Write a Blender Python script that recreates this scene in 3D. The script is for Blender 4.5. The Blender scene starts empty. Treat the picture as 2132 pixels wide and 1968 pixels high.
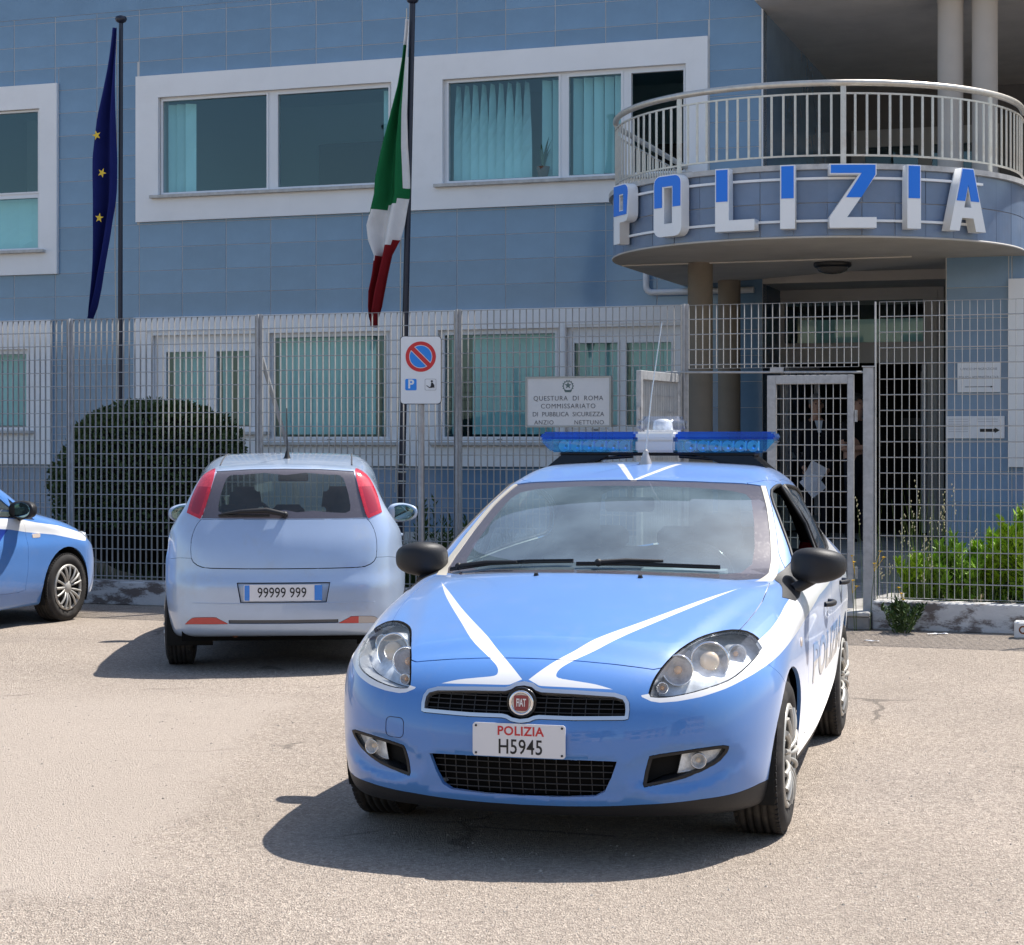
import bpy, bmesh, math, random
import numpy as np
from mathutils import Vector, Matrix
random.seed(7); np.random.seed(7)
S = bpy.context.scene
C = S.collection
PI = math.pi
R_ = math.radians

# ---------------------------------------------------------------- camera
cam_d = bpy.data.cameras.new("camera"); cam = bpy.data.objects.new("camera", cam_d); C.objects.link(cam)
cam.location = (0, 0, 1.6); cam.rotation_euler = (R_(90), 0, 0)
cam_d.sensor_width = 36; cam_d.lens = 65.85; cam_d.shift_y = -70/2132; cam_d.clip_start = .1; cam_d.clip_end = 1000
S.camera = cam
# ---------------------------------------------------------------- sky, sun, exposure
SUN_AZ, SUN_EL = 53.0, 59.0          # azimuth to the right of straight ahead, elevation
w = bpy.data.worlds.new("World"); S.world = w; w.use_nodes = True
nt = w.node_tree; nt.nodes.clear()
sky = nt.nodes.new("ShaderNodeTexSky"); sky.sky_type = 'NISHITA'; sky.sun_disc = False
sky.sun_elevation = R_(SUN_EL); sky.sun_rotation = R_(SUN_AZ); sky.air_density = 1.0; sky.dust_density = 1.2; sky.ozone_density = 1.0
bg = nt.nodes.new("ShaderNodeBackground"); bg.inputs[1].default_value = .122
wo = nt.nodes.new("ShaderNodeOutputWorld")
nt.links.new(sky.outputs[0], bg.inputs[0]); nt.links.new(bg.outputs[0], wo.inputs[0])
sd = bpy.data.lights.new("sun", 'SUN'); sd.energy = 4.8; sd.angle = R_(.55); sd.color = (1, .955, .89)
sun = bpy.data.objects.new("sun", sd); C.objects.link(sun)
sv = Vector((math.sin(R_(SUN_AZ))*math.cos(R_(SUN_EL)), math.cos(R_(SUN_AZ))*math.cos(R_(SUN_EL)), math.sin(R_(SUN_EL))))
sun.rotation_euler = sv.to_track_quat('Z', 'Y').to_euler(); sun.location = sv*60
S.view_settings.view_transform = 'Standard'; S.view_settings.look = 'None'
S.view_settings.exposure = .72; S.view_settings.gamma = 1; S.view_settings.use_curve_mapping = False
S.cycles.max_bounces = 8; S.cycles.transparent_max_bounces = 24; S.cycles.glossy_bounces = 5; S.cycles.transmission_bounces = 6
S.cycles.caustics_reflective = False; S.cycles.caustics_refractive = False
S.cycles.use_denoising = True

# ---------------------------------------------------------------- materials
MATS = {}
def mat(name, col, rough=.5, metal=0., spec=.5, var=0., vscale=6., bump=0., bscale=40., coat=0., coatr=.03, trans=0., ior=1.45,
        dirt=0., dcol=(.1, .09, .08), dscale=2., dlo=.52, dhi=.72, emit=0., sheen=0., sub=0., back=None, stretch=None, obvar=0.):
    if name in MATS: return MATS[name]
    m = bpy.data.materials.new(name); m.use_nodes = True; t = m.node_tree; N = t.nodes; L = t.links
    b = N["Principled BSDF"]
    c4 = (*col, 1)
    b.inputs['Base Color'].default_value = c4; b.inputs['Roughness'].default_value = rough; b.inputs['Metallic'].default_value = metal
    b.inputs['Specular IOR Level'].default_value = spec; b.inputs['IOR'].default_value = ior
    b.inputs['Coat Weight'].default_value = coat; b.inputs['Coat Roughness'].default_value = coatr
    b.inputs['Transmission Weight'].default_value = trans
    if sheen: b.inputs['Sheen Weight'].default_value = sheen; b.inputs['Sheen Roughness'].default_value = .35
    if sub: b.inputs['Subsurface Weight'].default_value = sub; b.inputs['Subsurface Radius'].default_value = (.02, .01, .008)
    if emit: b.inputs['Emission Color'].default_value = c4; b.inputs['Emission Strength'].default_value = emit
    src = None
    tc = N.new("ShaderNodeTexCoord"); vec = tc.outputs['Object']
    if stretch:
        mp = N.new("ShaderNodeMapping"); mp.inputs['Scale'].default_value = stretch; L.new(vec, mp.inputs[0]); vec = mp.outputs[0]
    def noise(sc, det=5, ro=.6):
        n = N.new("ShaderNodeTexNoise"); n.inputs['Scale'].default_value = sc; n.inputs['Detail'].default_value = det; n.inputs['Roughness'].default_value = ro
        L.new(vec, n.inputs['Vector']); return n.outputs['Fac']
    def rng(v, a, b_, c=0., d=1.):
        n = N.new("ShaderNodeMapRange"); n.inputs[1].default_value = a; n.inputs[2].default_value = b_; n.inputs[3].default_value = c; n.inputs[4].default_value = d
        L.new(v, n.inputs[0]); return n.outputs[0]
    def mix(f, a, b_, mode='MIX'):
        n = N.new("ShaderNodeMix"); n.data_type = 'RGBA'; n.blend_type = mode
        for s_, v in ((n.inputs['Factor'], f), (n.inputs['A'], a), (n.inputs['B'], b_)):
            if hasattr(v, 'default_value'): L.new(v, s_)
            else: s_.default_value = v if not isinstance(v, tuple) else (*v, 1) if len(v) == 3 else v
        return n.outputs['Result']
    if var or obvar:
        src = c4
        if var:
            k = rng(noise(vscale), .3, .7, 1-var, 1+var)
            cb = N.new("ShaderNodeCombineColor"); [L.new(k, cb.inputs[i]) for i in range(3)]
            src = mix(1., src, cb.outputs[0], 'MULTIPLY')
        if obvar:
            oi = N.new("ShaderNodeObjectInfo"); k = rng(oi.outputs['Random'], 0, 1, 1-obvar, 1+obvar)
            cb = N.new("ShaderNodeCombineColor"); [L.new(k, cb.inputs[i]) for i in range(3)]
            src = mix(1., src, cb.outputs[0], 'MULTIPLY')
    if dirt:
        f = rng(noise(dscale, 8, .7), dlo, dhi, 0, dirt); src = mix(f, src if src is not None else c4, dcol)
        r2 = rng(f, 0, 1, rough, min(1, rough+.4)); L.new(r2, b.inputs['Roughness'])
    if src is not None and not isinstance(src, tuple): L.new(src, b.inputs['Base Color'])
    if bump:
        bn = N.new("ShaderNodeBump"); bn.inputs['Strength'].default_value = bump; bn.inputs['Distance'].default_value = .01
        L.new(noise(bscale, 6), bn.inputs['Height']); L.new(bn.outputs[0], b.inputs['Normal'])
    if back is not None:
        g = N.new("ShaderNodeNewGeometry"); d2 = N.new("ShaderNodeBsdfDiffuse"); d2.inputs[0].default_value = (*back, 1)
        ms = N.new("ShaderNodeMixShader"); L.new(g.outputs['Backfacing'], ms.inputs[0]); L.new(b.outputs[0], ms.inputs[1]); L.new(d2.outputs[0], ms.inputs[2])
        L.new(ms.outputs[0], N["Material Output"].inputs[0])
    MATS[name] = m; return m
def glass(name, tint, ior=1.5, rough=0., haze=0., hcol=(.6, .6, .6), boost=1., gcol=(1, 1, 1)):
    "thin sheet glass: Fresnel-weighted mirror over a tinted see-through sheet, with a diffuse film for dust and painted haze"
    if name in MATS: return MATS[name]
    m = bpy.data.materials.new(name); m.use_nodes = True; t = m.node_tree; N = t.nodes; L = t.links; N.clear()
    o = N.new("ShaderNodeOutputMaterial"); fr = N.new("ShaderNodeFresnel"); fr.inputs[0].default_value = ior
    ge = N.new("ShaderNodeNewGeometry"); mi = N.new("ShaderNodeMix"); mi.data_type = 'FLOAT'; mi.inputs['A'].default_value = ior; mi.inputs['B'].default_value = 1/ior
    L.new(ge.outputs['Backfacing'], mi.inputs['Factor']); L.new(mi.outputs['Result'], fr.inputs[0])     # a sheet mirrors the same from both sides
    tr = N.new("ShaderNodeBsdfTransparent"); tr.inputs[0].default_value = (*tint, 1)
    gl = N.new("ShaderNodeBsdfGlossy"); gl.inputs['Roughness'].default_value = rough; gl.inputs[0].default_value = (*gcol, 1)
    mu = N.new("ShaderNodeMath"); mu.operation = 'MULTIPLY'; mu.use_clamp = True; mu.inputs[1].default_value = boost; L.new(fr.outputs[0], mu.inputs[0])
    ms = N.new("ShaderNodeMixShader"); L.new(mu.outputs[0], ms.inputs[0])
    base = tr.outputs[0]
    if haze:
        tc = N.new("ShaderNodeTexCoord"); n = N.new("ShaderNodeTexNoise"); n.inputs['Scale'].default_value = 3.; n.inputs['Detail'].default_value = 6; L.new(tc.outputs['Object'], n.inputs[0])
        mr = N.new("ShaderNodeMapRange"); mr.inputs[1].default_value = .35; mr.inputs[2].default_value = .75; mr.inputs[3].default_value = haze*.5; mr.inputs[4].default_value = haze*1.3; L.new(n.outputs[0], mr.inputs[0])
        df = N.new("ShaderNodeBsdfDiffuse"); df.inputs[0].default_value = (*hcol, 1)
        m2 = N.new("ShaderNodeMixShader"); L.new(mr.outputs[0], m2.inputs[0]); L.new(base, m2.inputs[1]); L.new(df.outputs[0], m2.inputs[2]); base = m2.outputs[0]
    L.new(base, ms.inputs[1]); L.new(gl.outputs[0], ms.inputs[2]); L.new(ms.outputs[0], o.inputs[0])
    MATS[name] = m; return m

# ---------------------------------------------------------------- object helpers
def tag(o, label=None, cat=None, group=None, kind=None):
    if label: o['label'] = label
    if cat: o['category'] = cat
    if group: o['group'] = group
    if kind: o['kind'] = kind
    return o
def empty(name, loc=(0, 0, 0), rz=0., label=None, cat=None, group=None):
    o = bpy.data.objects.new(name, None); C.objects.link(o); o.location = loc; o.rotation_euler = (0, 0, rz); o.empty_display_size = .2
    return tag(o, label, cat, group)
def link(name, me, parent=None, loc=(0, 0, 0), rot=(0, 0, 0), mats=None):
    o = bpy.data.objects.new(name, me); C.objects.link(o)
    if mats is not None:
        for m in (mats if isinstance(mats, (list, tuple)) else [mats]): me.materials.append(m)
    o.parent = parent; o.location = loc; o.rotation_euler = rot
    return o
def copy_tree(o, parent=None):
    c = o.copy(); C.objects.link(c); c.parent = parent
    for ch in list(o.children): copy_tree(ch, c)
    return c
class MB:
    def __init__(s): s.v = []; s.f = []; s.m = []; s.sm = []
    def add(s, vs, fs, mi=0, smooth=False):
        k = len(s.v); s.v += [tuple(map(float, p)) for p in vs]
        for f in fs: s.f.append(tuple(i+k for i in f)); s.m.append(mi); s.sm.append(smooth)
        return s
    def box(s, x0, x1, y0, y1, z0, z1, mi=0, M=None):
        vs = [(x, y, z) for z in (z0, z1) for y in (y0, y1) for x in (x0, x1)]
        if M is not None: vs = [M @ Vector(p) for p in vs]
        return s.add(vs, [(0, 2, 3, 1), (4, 5, 7, 6), (0, 1, 5, 4), (2, 6, 7, 3), (0, 4, 6, 2), (1, 3, 7, 5)], mi)
    def bbox(s, x0, x1, y0, y1, z0, z1, b=.004, mi=0):
        "box with chamfered edges"
        bm = bmesh.new(); bmesh.ops.create_cube(bm, size=1)
        for v in bm.verts: v.co = Vector(((x0+x1)/2+v.co.x*(x1-x0), (y0+y1)/2+v.co.y*(y1-y0), (z0+z1)/2+v.co.z*(z1-z0)))
        bmesh.ops.bevel(bm, geom=bm.edges[:], offset=b, segments=1, affect='EDGES')
        s.frombm(bm, mi); bm.free(); return s
    def frombm(s, bm, mi=0, smooth=False):
        bm.verts.index_update(); return s.add([v.co for v in bm.verts], [[v.index for v in f.verts] for f in bm.faces], mi, smooth)
    def quad(s, a, b, c, d, mi=0): return s.add([a, b, c, d], [(0, 1, 2, 3)], mi)
    def prism(s, poly, z0, z1, mi=0, axis='z'):
        n = len(poly); f = {'z': lambda p, q: (p[0], p[1], q), 'y': lambda p, q: (p[0], q, p[1]), 'x': lambda p, q: (q, p[0], p[1])}[axis]
        vs = [f(p, z0) for p in poly]+[f(p, z1) for p in poly]
        return s.add(vs, [tuple(range(n))[::-1], tuple(range(n, 2*n))]+[(i, (i+1) % n, n+(i+1) % n, n+i) for i in range(n)], mi)
    def tube(s, pts, r, n=8, mi=0, cap=True, smooth=True, closed=False):
        pts = [Vector(p) for p in pts]; K = len(pts); rr = r if isinstance(r, (list, tuple)) else [r]*K
        vs = []; prev = None
        for i, p in enumerate(pts):
            a = pts[i-1] if i or closed else p; b = pts[(i+1) % K] if i < K-1 or closed else p
            t = (b-a).normalized()
            if prev is None:
                u = t.orthogonal().normalized()
            else:
                u = (prev-t*prev.dot(t)); u = u.normalized() if u.length > 1e-6 else t.orthogonal().normalized()
            prev = u; v = t.cross(u)
            for j in range(n):
                q = 2*PI*j/n; vs.append(p+(u*math.cos(q)+v*math.sin(q))*rr[i])
        fs = [(i*n+j, i*n+(j+1) % n, (i+1)*n+(j+1) % n, (i+1)*n+j) for i in range(K-1) for j in range(n)]
        if closed: fs += [((K-1)*n+j, (K-1)*n+(j+1) % n, (j+1) % n, j) for j in range(n)]
        s.add(vs, fs, mi, smooth)
        if cap and not closed: s.add(vs[:n], [tuple(range(n))[::-1]], mi); s.add(vs[-n:], [tuple(range(n))], mi)
        return s
    def lathe(s, prof, n=24, mi=0, M=None, smooth=True, a0=0., a1=2*PI):
        "prof: (radius, height) turned about local z"
        full = abs(a1-a0-2*PI) < 1e-6; cnt = n if full else n+1
        vs = []
        for (r, h) in prof:
            for j in range(cnt):
                q = a0+(a1-a0)*j/n; p = Vector((r*math.cos(q), r*math.sin(q), h)); vs.append(M @ p if M is not None else p)
        fs = []
        for i in range(len(prof)-1):
            for j in range(n):
                j2 = (j+1) % cnt if full else j+1
                fs.append((i*cnt+j, i*cnt+j2, (i+1)*cnt+j2, (i+1)*cnt+j))
        return s.add(vs, fs, mi, smooth)
    def ball(s, c, r, n=12, mi=0, M=None):
        r = r if isinstance(r, (tuple, list)) else (r, r, r)
        k = n//2; prof = [(math.sin(PI*i/k), -math.cos(PI*i/k)) for i in range(k+1)]
        A = Matrix.Translation(c) @ (M if M is not None else Matrix.Identity(4)) @ Matrix.Diagonal((*r, 1))
        return s.lathe(prof, n, mi, A)
    def mesh(s, name, mats):
        me = bpy.data.meshes.new(name); me.from_pydata(s.v, [], s.f)
        me.polygons.foreach_set('material_index', s.m); me.polygons.foreach_set('use_smooth', s.sm)
        for m in (mats if isinstance(mats, (list, tuple)) else [mats]): me.materials.append(m)
        me.update(); return me
    def build(s, name, mats, parent=None, loc=(0, 0, 0), rot=(0, 0, 0)):
        return link(name, s.mesh(name, mats), parent, loc, rot)
def curve_mesh(loops, depth, name='shape'):
    "flat outline with holes -> solid of the given thickness, in local XY, extruded about z=0"
    cu = bpy.data.curves.new(name, 'CURVE'); cu.dimensions = '2D'; cu.fill_mode = 'BOTH'; cu.extrude = depth/2
    for lp in loops:
        sp = cu.splines.new('POLY'); sp.points.add(len(lp)-1)
        for p, q in zip(sp.points, lp): p.co = (q[0], q[1], 0, 1)
        sp.use_cyclic_u = True
    return cu2me(cu, name)
def cu2me(cu, name):
    o = bpy.data.objects.new(name, cu); C.objects.link(o); dg = bpy.context.evaluated_depsgraph_get()
    me = bpy.data.meshes.new_from_object(o.evaluated_get(dg)); me.name = name
    bpy.data.objects.remove(o); bpy.data.curves.remove(cu); me.materials.clear(); return me
def text_mesh(txt, size, depth=.002, align='CENTER', space=1., bold=0., name='lettering', res=3):
    cu = bpy.data.curves.new(name, 'FONT'); cu.body = txt; cu.size = size; cu.extrude = depth/2; cu.align_x = align; cu.align_y = 'CENTER'
    cu.space_character = space; cu.offset = bold; cu.resolution_u = res; cu.fill_mode = 'BOTH'
    return cu2me(cu, name)
def xf(me, M):
    me.transform(M); return me
FACE = Matrix(((1, 0, 0, 0), (0, 0, -1, 0), (0, 1, 0, 0), (0, 0, 0, 1)))   # XY drawing stood upright facing -Y
def sign_xf(x, y, z): return Matrix.Translation((x, y, z)) @ FACE
def arc(cx, cy, r, a0, a1, n=6): return [(cx+r*math.cos(R_(a0+(a1-a0)*i/n)), cy+r*math.sin(R_(a0+(a1-a0)*i/n))) for i in range(n+1)]
def rrect(x0, x1, y0, y1, r, n=4):
    return arc(x1-r, y1-r, r, 0, 90, n)+arc(x0+r, y1-r, r, 90, 180, n)+arc(x0+r, y0+r, r, 180, 270, n)+arc(x1-r, y0+r, r, 270, 360, n)
def circle(cx, cy, r, n=24): return [(cx+r*math.cos(2*PI*i/n), cy+r*math.sin(2*PI*i/n)) for i in range(n)]

# ================================================================ THE PLACE
BANG = R_(-19)                                  # the facade and the fence run at 19 degrees to the picture
BO = (0, 24, 0); FO = (0, 16.9, 0)
def bworld(u, w_, z=0.): return Matrix.Translation(BO) @ Matrix.Rotation(BANG, 4, 'Z') @ Vector((u, w_, z))
def fworld(u, w_, z=0.): return Matrix.Translation(FO) @ Matrix.Rotation(BANG, 4, 'Z') @ Vector((u, w_, z))
# ---------------------------------------------------------------- ground
def asphalt():
    m = bpy.data.materials.new('worn pale asphalt'); m.use_nodes = True; t = m.node_tree; N = t.nodes; L = t.links; b = N["Principled BSDF"]
    tc = N.new("ShaderNodeTexCoord"); V = tc.outputs['Object']
    def noise(sc, det=4, ro=.6):
        n = N.new("ShaderNodeTexNoise"); n.inputs['Scale'].default_value = sc; n.inputs['Detail'].default_value = det; n.inputs['Roughness'].default_value = ro; L.new(V, n.inputs['Vector']); return n.outputs['Fac']
    def vor(sc, out='Color'):
        n = N.new("ShaderNodeTexVoronoi"); n.inputs['Scale'].default_value = sc; L.new(V, n.inputs['Vector']); return n.outputs[out]
    def ramp(v, st):
        n = N.new("ShaderNodeValToRGB"); e = n.color_ramp.elements
        while len(e) < len(st): e.new(.5)
        for q, (p, c) in zip(e, st): q.position = p; q.color = (*c, 1)
        L.new(v, n.inputs[0]); return n.outputs[0]
    def mix(f, a, b_, mode='MIX'):
        n = N.new("ShaderNodeMix"); n.data_type = 'RGBA'; n.blend_type = mode
        for s_, v in ((n.inputs['Factor'], f), (n.inputs['A'], a), (n.inputs['B'], b_)):
            if hasattr(v, 'links'): L.new(v, s_)
            else: s_.default_value = (*v, 1) if isinstance(v, tuple) else v
        return n.outputs['Result']
    stone = N.new("ShaderNodeSeparateColor"); L.new(vor(150), stone.inputs[0])
    c = ramp(stone.outputs[0], [(0, (0.198, 0.167, 0.140)), (.35, (0.305, 0.254, 0.210)), (.7, (0.395, 0.331, 0.272)), (.93, (0.486, 0.408, 0.340)), (1, (0.633, 0.551, 0.470))])
    s2 = N.new("ShaderNodeSeparateColor"); L.new(vor(62), s2.inputs[0])
    c = mix(.38, c, ramp(s2.outputs[1], [(0, (0.169, 0.143, 0.120)), (.5, (0.339, 0.283, 0.235)), (1, (0.508, 0.435, 0.360))]))
    big = N.new("ShaderNodeMapRange"); big.inputs[1].default_value = .3; big.inputs[2].default_value = .7; big.inputs[3].default_value = 1.0; big.inputs[4].default_value = 1.24; L.new(noise(.55, 6, .65), big.inputs[0])
    cb = N.new("ShaderNodeCombineColor"); [L.new(big.outputs[0], cb.inputs[i]) for i in range(3)]
    c = mix(1., c, cb.outputs[0], 'MULTIPLY')
    tn = N.new("ShaderNodeMapRange"); tn.inputs[1].default_value = .45; tn.inputs[2].default_value = .65; L.new(noise(.23, 3), tn.inputs[0])
    tm = N.new("ShaderNodeMath"); tm.operation = 'MULTIPLY'; tm.inputs[1].default_value = .35; L.new(tn.outputs[0], tm.inputs[0])
    c = mix(tm.outputs[0], c, (.37, .31, .25))
    sp = N.new("ShaderNodeMapRange"); sp.inputs[1].default_value = .60; sp.inputs[2].default_value = .68; L.new(noise(34, 4, .65), sp.inputs[0])
    sm = N.new("ShaderNodeMath"); sm.operation = 'MULTIPLY'; sm.inputs[1].default_value = .38; L.new(sp.outputs[0], sm.inputs[0])
    c = mix(sm.outputs[0], c, (.11, .10, .09))
    def math2(op, a, v):
        n = N.new("ShaderNodeMath"); n.operation = op; n.use_clamp = op == 'MULTIPLY'
        for i, q in enumerate((a, v)):
            if hasattr(q, 'links'): L.new(q, n.inputs[i])
            else: n.inputs[i].default_value = q
        return n.outputs[0]
    def ss(v, a, b_):
        n = N.new("ShaderNodeMapRange"); n.interpolation_type = 'SMOOTHSTEP'; n.inputs[1].default_value = a; n.inputs[2].default_value = b_; L.new(v, n.inputs[0]); return n.outputs[0]
    sx = N.new("ShaderNodeSeparateXYZ"); L.new(V, sx.inputs[0]); wob = math2('MULTIPLY_ADD', noise(1.3, 5), .9)
    px = math2('ADD', sx.outputs[0], math2('SUBTRACT', wob, .45)); py = math2('ADD', sx.outputs[1], math2('SUBTRACT', wob, .45))
    patch = math2('MULTIPLY', math2('MULTIPLY', ss(px, -4.6, -4.0), math2('SUBTRACT', 1., ss(px, -1.05, -.75))), math2('MULTIPLY', ss(py, 6.85, 7.25), math2('SUBTRACT', 1., ss(py, 11.6, 12.8))))
    c = mix(math2('MULTIPLY', patch, .78), c, (.445, .378, .318))       # sandy dust lying over the asphalt
    def cracks(sc, wd, keep):
        nv = N.new("ShaderNodeTexNoise"); nv.inputs['Scale'].default_value = 2.2; nv.inputs['Detail'].default_value = 5; L.new(V, nv.inputs['Vector'])
        va = N.new("ShaderNodeVectorMath"); va.operation = 'MULTIPLY_ADD'; va.inputs[1].default_value = (.35, .35, .35); L.new(nv.outputs['Color'], va.inputs[0]); L.new(V, va.inputs[2])
        vo = N.new("ShaderNodeTexVoronoi"); vo.feature = 'DISTANCE_TO_EDGE'; vo.inputs['Scale'].default_value = sc; L.new(va.outputs[0], vo.inputs['Vector'])
        ln = math2('SUBTRACT', 1., ss(vo.outputs['Distance'], wd*.3, wd)); return math2('MULTIPLY', ln, ss(noise(.5, 3), keep, keep+.08))
    c = mix(math2('MULTIPLY', cracks(.38, .010, .50), .55), c, (.10, .088, .075))
    c = mix(math2('MULTIPLY', ss(noise(.9, 4, .55), .62, .78), .30), c, (.15, .135, .12))      # old oil and tyre stains
    L.new(c, b.inputs['Base Color']); b.inputs['Roughness'].default_value = .92; b.inputs['Specular IOR Level'].default_value = .25
    h = N.new("ShaderNodeMath"); h.operation = 'ADD'; L.new(vor(150, 'Distance'), h.inputs[0]); h2 = N.new("ShaderNodeMath"); h2.operation = 'MULTIPLY'; h2.inputs[1].default_value = 1.6; L.new(noise(38, 5, .7), h2.inputs[0]); L.new(h2.outputs[0], h.inputs[1])
    bp = N.new("ShaderNodeBump"); bp.inputs['Strength'].default_value = 1.0; bp.inputs['Distance'].default_value = .009; L.new(h.outputs[0], bp.inputs['Height']); L.new(bp.outputs[0], b.inputs['Normal'])
    return m
ASPH = asphalt()
g = MB().quad((-220, -200, 0), (220, -200, 0), (220, 300, 0), (-220, 300, 0)).build('ground', ASPH); g['kind'] = 'structure'
soil = mat('dry garden soil', (.11, .085, .055), .95, 0, .2, var=.4, vscale=9, bump=.6, bscale=30)
mb = MB(); mb.quad((-14, .10, .12), (1.45, .10, .12), (1.45, 6.7, .12), (-14, 6.7, .12)); o = mb.build('garden_soil', soil); o.location = FO; o.rotation_euler = (0, 0, BANG); o['kind'] = 'structure'
mb = MB(); mb.quad((3.3, .10, .15), (12, .10, .15), (12, 4.1, .15), (3.3, 4.1, .15)); o = mb.build('garden_soil', soil); o.location = FO; o.rotation_euler = (0, 0, BANG); o['kind'] = 'structure'
conc = mat('worn concrete paving', (.30, .29, .275), .85, 0, .3, var=.25, vscale=5, bump=.3, bscale=40, dirt=.4, dcol=(.14, .13, .12), dscale=3)
mb = MB(); mb.box(1.45, 3.3, .05, 3.2, .0, .14); mb.box(1.45, 3.3, 3.2, 3.6, 0, .28); mb.box(.6, 4.0, 3.6, 8.0, 0, .40); o = mb.build('porch_floor', conc); o.location = FO; o.rotation_euler = (0, 0, BANG); o['kind'] = 'structure'

# ---------------------------------------------------------------- the police station
TILE = mat('glazed blue tile', (.165, .275, .405), .16, 0, .5, var=.12, vscale=1.6, obvar=.06, coat=.35, coatr=.08)
GROUT = mat('pale tile grout', (.58, .575, .565), .9, 0, .2)
WHITE = mat('white painted panel', (.84, .84, .845), .55, 0, .4, var=.03, vscale=1.5, dirt=.12, dcol=(.45, .43, .40), dscale=1.2)
PVC = mat('white window frame', (.76, .77, .79), .35, 0, .5)
SILL = mat('pale stone sill', (.50, .49, .47), .6, 0, .4, var=.2, vscale=9)
PANE = glass('tinted window glass', (.74, .90, .93), 1.52, 0, .006, (.35, .5, .55), 1.7, (.72, .95, 1))
BLIND = mat('teal fabric blind', (.50, .74, .72), .8, 0, .2, obvar=.12)
ROOM = mat('dim room wall', (.30, .47, .54), .9, 0, .2)
DARKF = mat('dim room furniture', (.04, .042, .045), .8, 0, .2)
SOFF = mat('painted soffit', (.60, .55, .49), .85, 0, .2, var=.08, vscale=2, dirt=.25, dcol=(.24, .21, .18), dscale=.8)
COLM = mat('brown painted column', (.22, .185, .145), .7, 0, .3, var=.10, vscale=3)
COLW = mat('cream painted column', (.50, .45, .40), .7, 0, .3, var=.05, vscale=3)
STEEL = mat('painted balcony steel', (.60, .565, .50), .35, .45, .5, var=.08, vscale=20, dirt=.3, dcol=(.32, .16, .07), dscale=6)
bld = empty('police_station', BO, BANG, 'blue tiled police station with white framed windows and round balcony', 'building')
def part(mb_, name, mats, par=None, loc=(0, 0, 0), rot=(0, 0, 0)): return mb_.build(name, mats, par or bld, loc, rot)
TW, TH = .667, .32
def wall_mesh(u0, u1, z0, z1, holes, w0, depth):
    us = sorted({u0, u1, *[h[0] for h in holes], *[h[1] for h in holes]}); zs = sorted({z0, z1, *[h[2] for h in holes], *[h[3] for h in holes]})
    us = [u for u in us if u0 <= u <= u1]; zs = [z for z in zs if z0 <= z <= z1]
    solid = lambda u, z: u0 < u < u1 and z0 < z < z1 and not any(h[0] < u < h[1] and h[2] < z < h[3] for h in holes)
    mb = MB(); w1 = w0+depth
    for i in range(len(us)-1):
        for j in range(len(zs)-1):
            a, b, c, d = us[i], us[i+1], zs[j], zs[j+1]; cu, cz = (a+b)/2, (c+d)/2
            if not solid(cu, cz): continue
            mb.quad((a, w0, c), (b, w0, c), (b, w0, d), (a, w0, d)); mb.quad((b, w1, c), (a, w1, c), (a, w1, d), (b, w1, d))
            e = 1e-3
            if not solid(a-e, cz): mb.quad((a, w1, c), (a, w0, c), (a, w0, d), (a, w1, d))
            if not solid(b+e, cz): mb.quad((b, w0, c), (b, w1, c), (b, w1, d), (b, w0, d))
            if not solid(cu, d+e): mb.quad((a, w0, d), (b, w0, d), (b, w1, d), (a, w1, d))
            if not solid(cu, c-e): mb.quad((a, w1, c), (b, w1, c), (b, w0, c), (a, w0, c))
    return mb
tile_cache = {}
def tile_mesh(w_, h):
    k = (round(w_, 3), round(h, 3))
    if k not in tile_cache:
        g_ = .0048; a, b = w_/2-g_, h/2-.0030; t = .004; c = .002
        mb = MB(); mb.add([(-a, 0, -b), (a, 0, -b), (a, 0, b), (-a, 0, b), (-a, -t+c, -b), (a, -t+c, -b), (a, -t+c, b), (-a, -t+c, b), (-a+c, -t, -b+c), (a-c, -t, -b+c), (a-c, -t, b-c), (-a+c, -t, b-c)],
                         [(8, 9, 10, 11)]+[(i+4, (i+1) % 4+4, (i+1) % 4+8, i+8) for i in range(4)]+[(i, (i+1) % 4, (i+1) % 4+4, i+4) for i in range(4)])
        tile_cache[k] = mb.mesh('tile', TILE)
    return tile_cache[k]
def tiles(wall, u0, u1, z0, z1, holes, w0, uo=-.085, zo=3.265, rz=0., org=(0, 0)):
    "single tiles laid on a wall face at depth w0; cut at openings"
    i0, i1 = math.floor((u0-uo)/TW), math.ceil((u1-uo)/TW); j0, j1 = math.floor((z0-zo)/TH), math.ceil((z1-zo)/TH)
    for i in range(i0, i1):
        for j in range(j0, j1):
            rects = [(max(u0, uo+i*TW), min(u1, uo+(i+1)*TW), max(z0, zo+j*TH), min(z1, zo+(j+1)*TH))]
            for h in holes:
                nr = []
                for a, b, c, d in rects:
                    if b <= h[0]+1e-6 or a >= h[1]-1e-6 or d <= h[2]+1e-6 or c >= h[3]-1e-6: nr.append((a, b, c, d)); continue
                    if a < h[0]: nr.append((a, h[0], c, d))
                    if b > h[1]: nr.append((h[1], b, c, d))
                    m0, m1 = max(a, h[0]), min(b, h[1])
                    if c < h[2]: nr.append((m0, m1, c, h[2]))
                    if d > h[3]: nr.append((m0, m1, h[3], d))
                rects = nr
            for a, b, c, d in rects:
                if b-a < .03 or d-c < .03: continue
                x, y = org[0]+((a+b)/2)*math.cos(rz), org[1]+((a+b)/2)*math.sin(rz)
                o = link('tile', tile_mesh(b-a, d-c), wall, (x if rz else (a+b)/2, y if rz else w0, (c+d)/2), (R_(random.gauss(0, .10)), R_(random.gauss(0, .03)), rz+R_(random.gauss(0, .10))))
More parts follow.
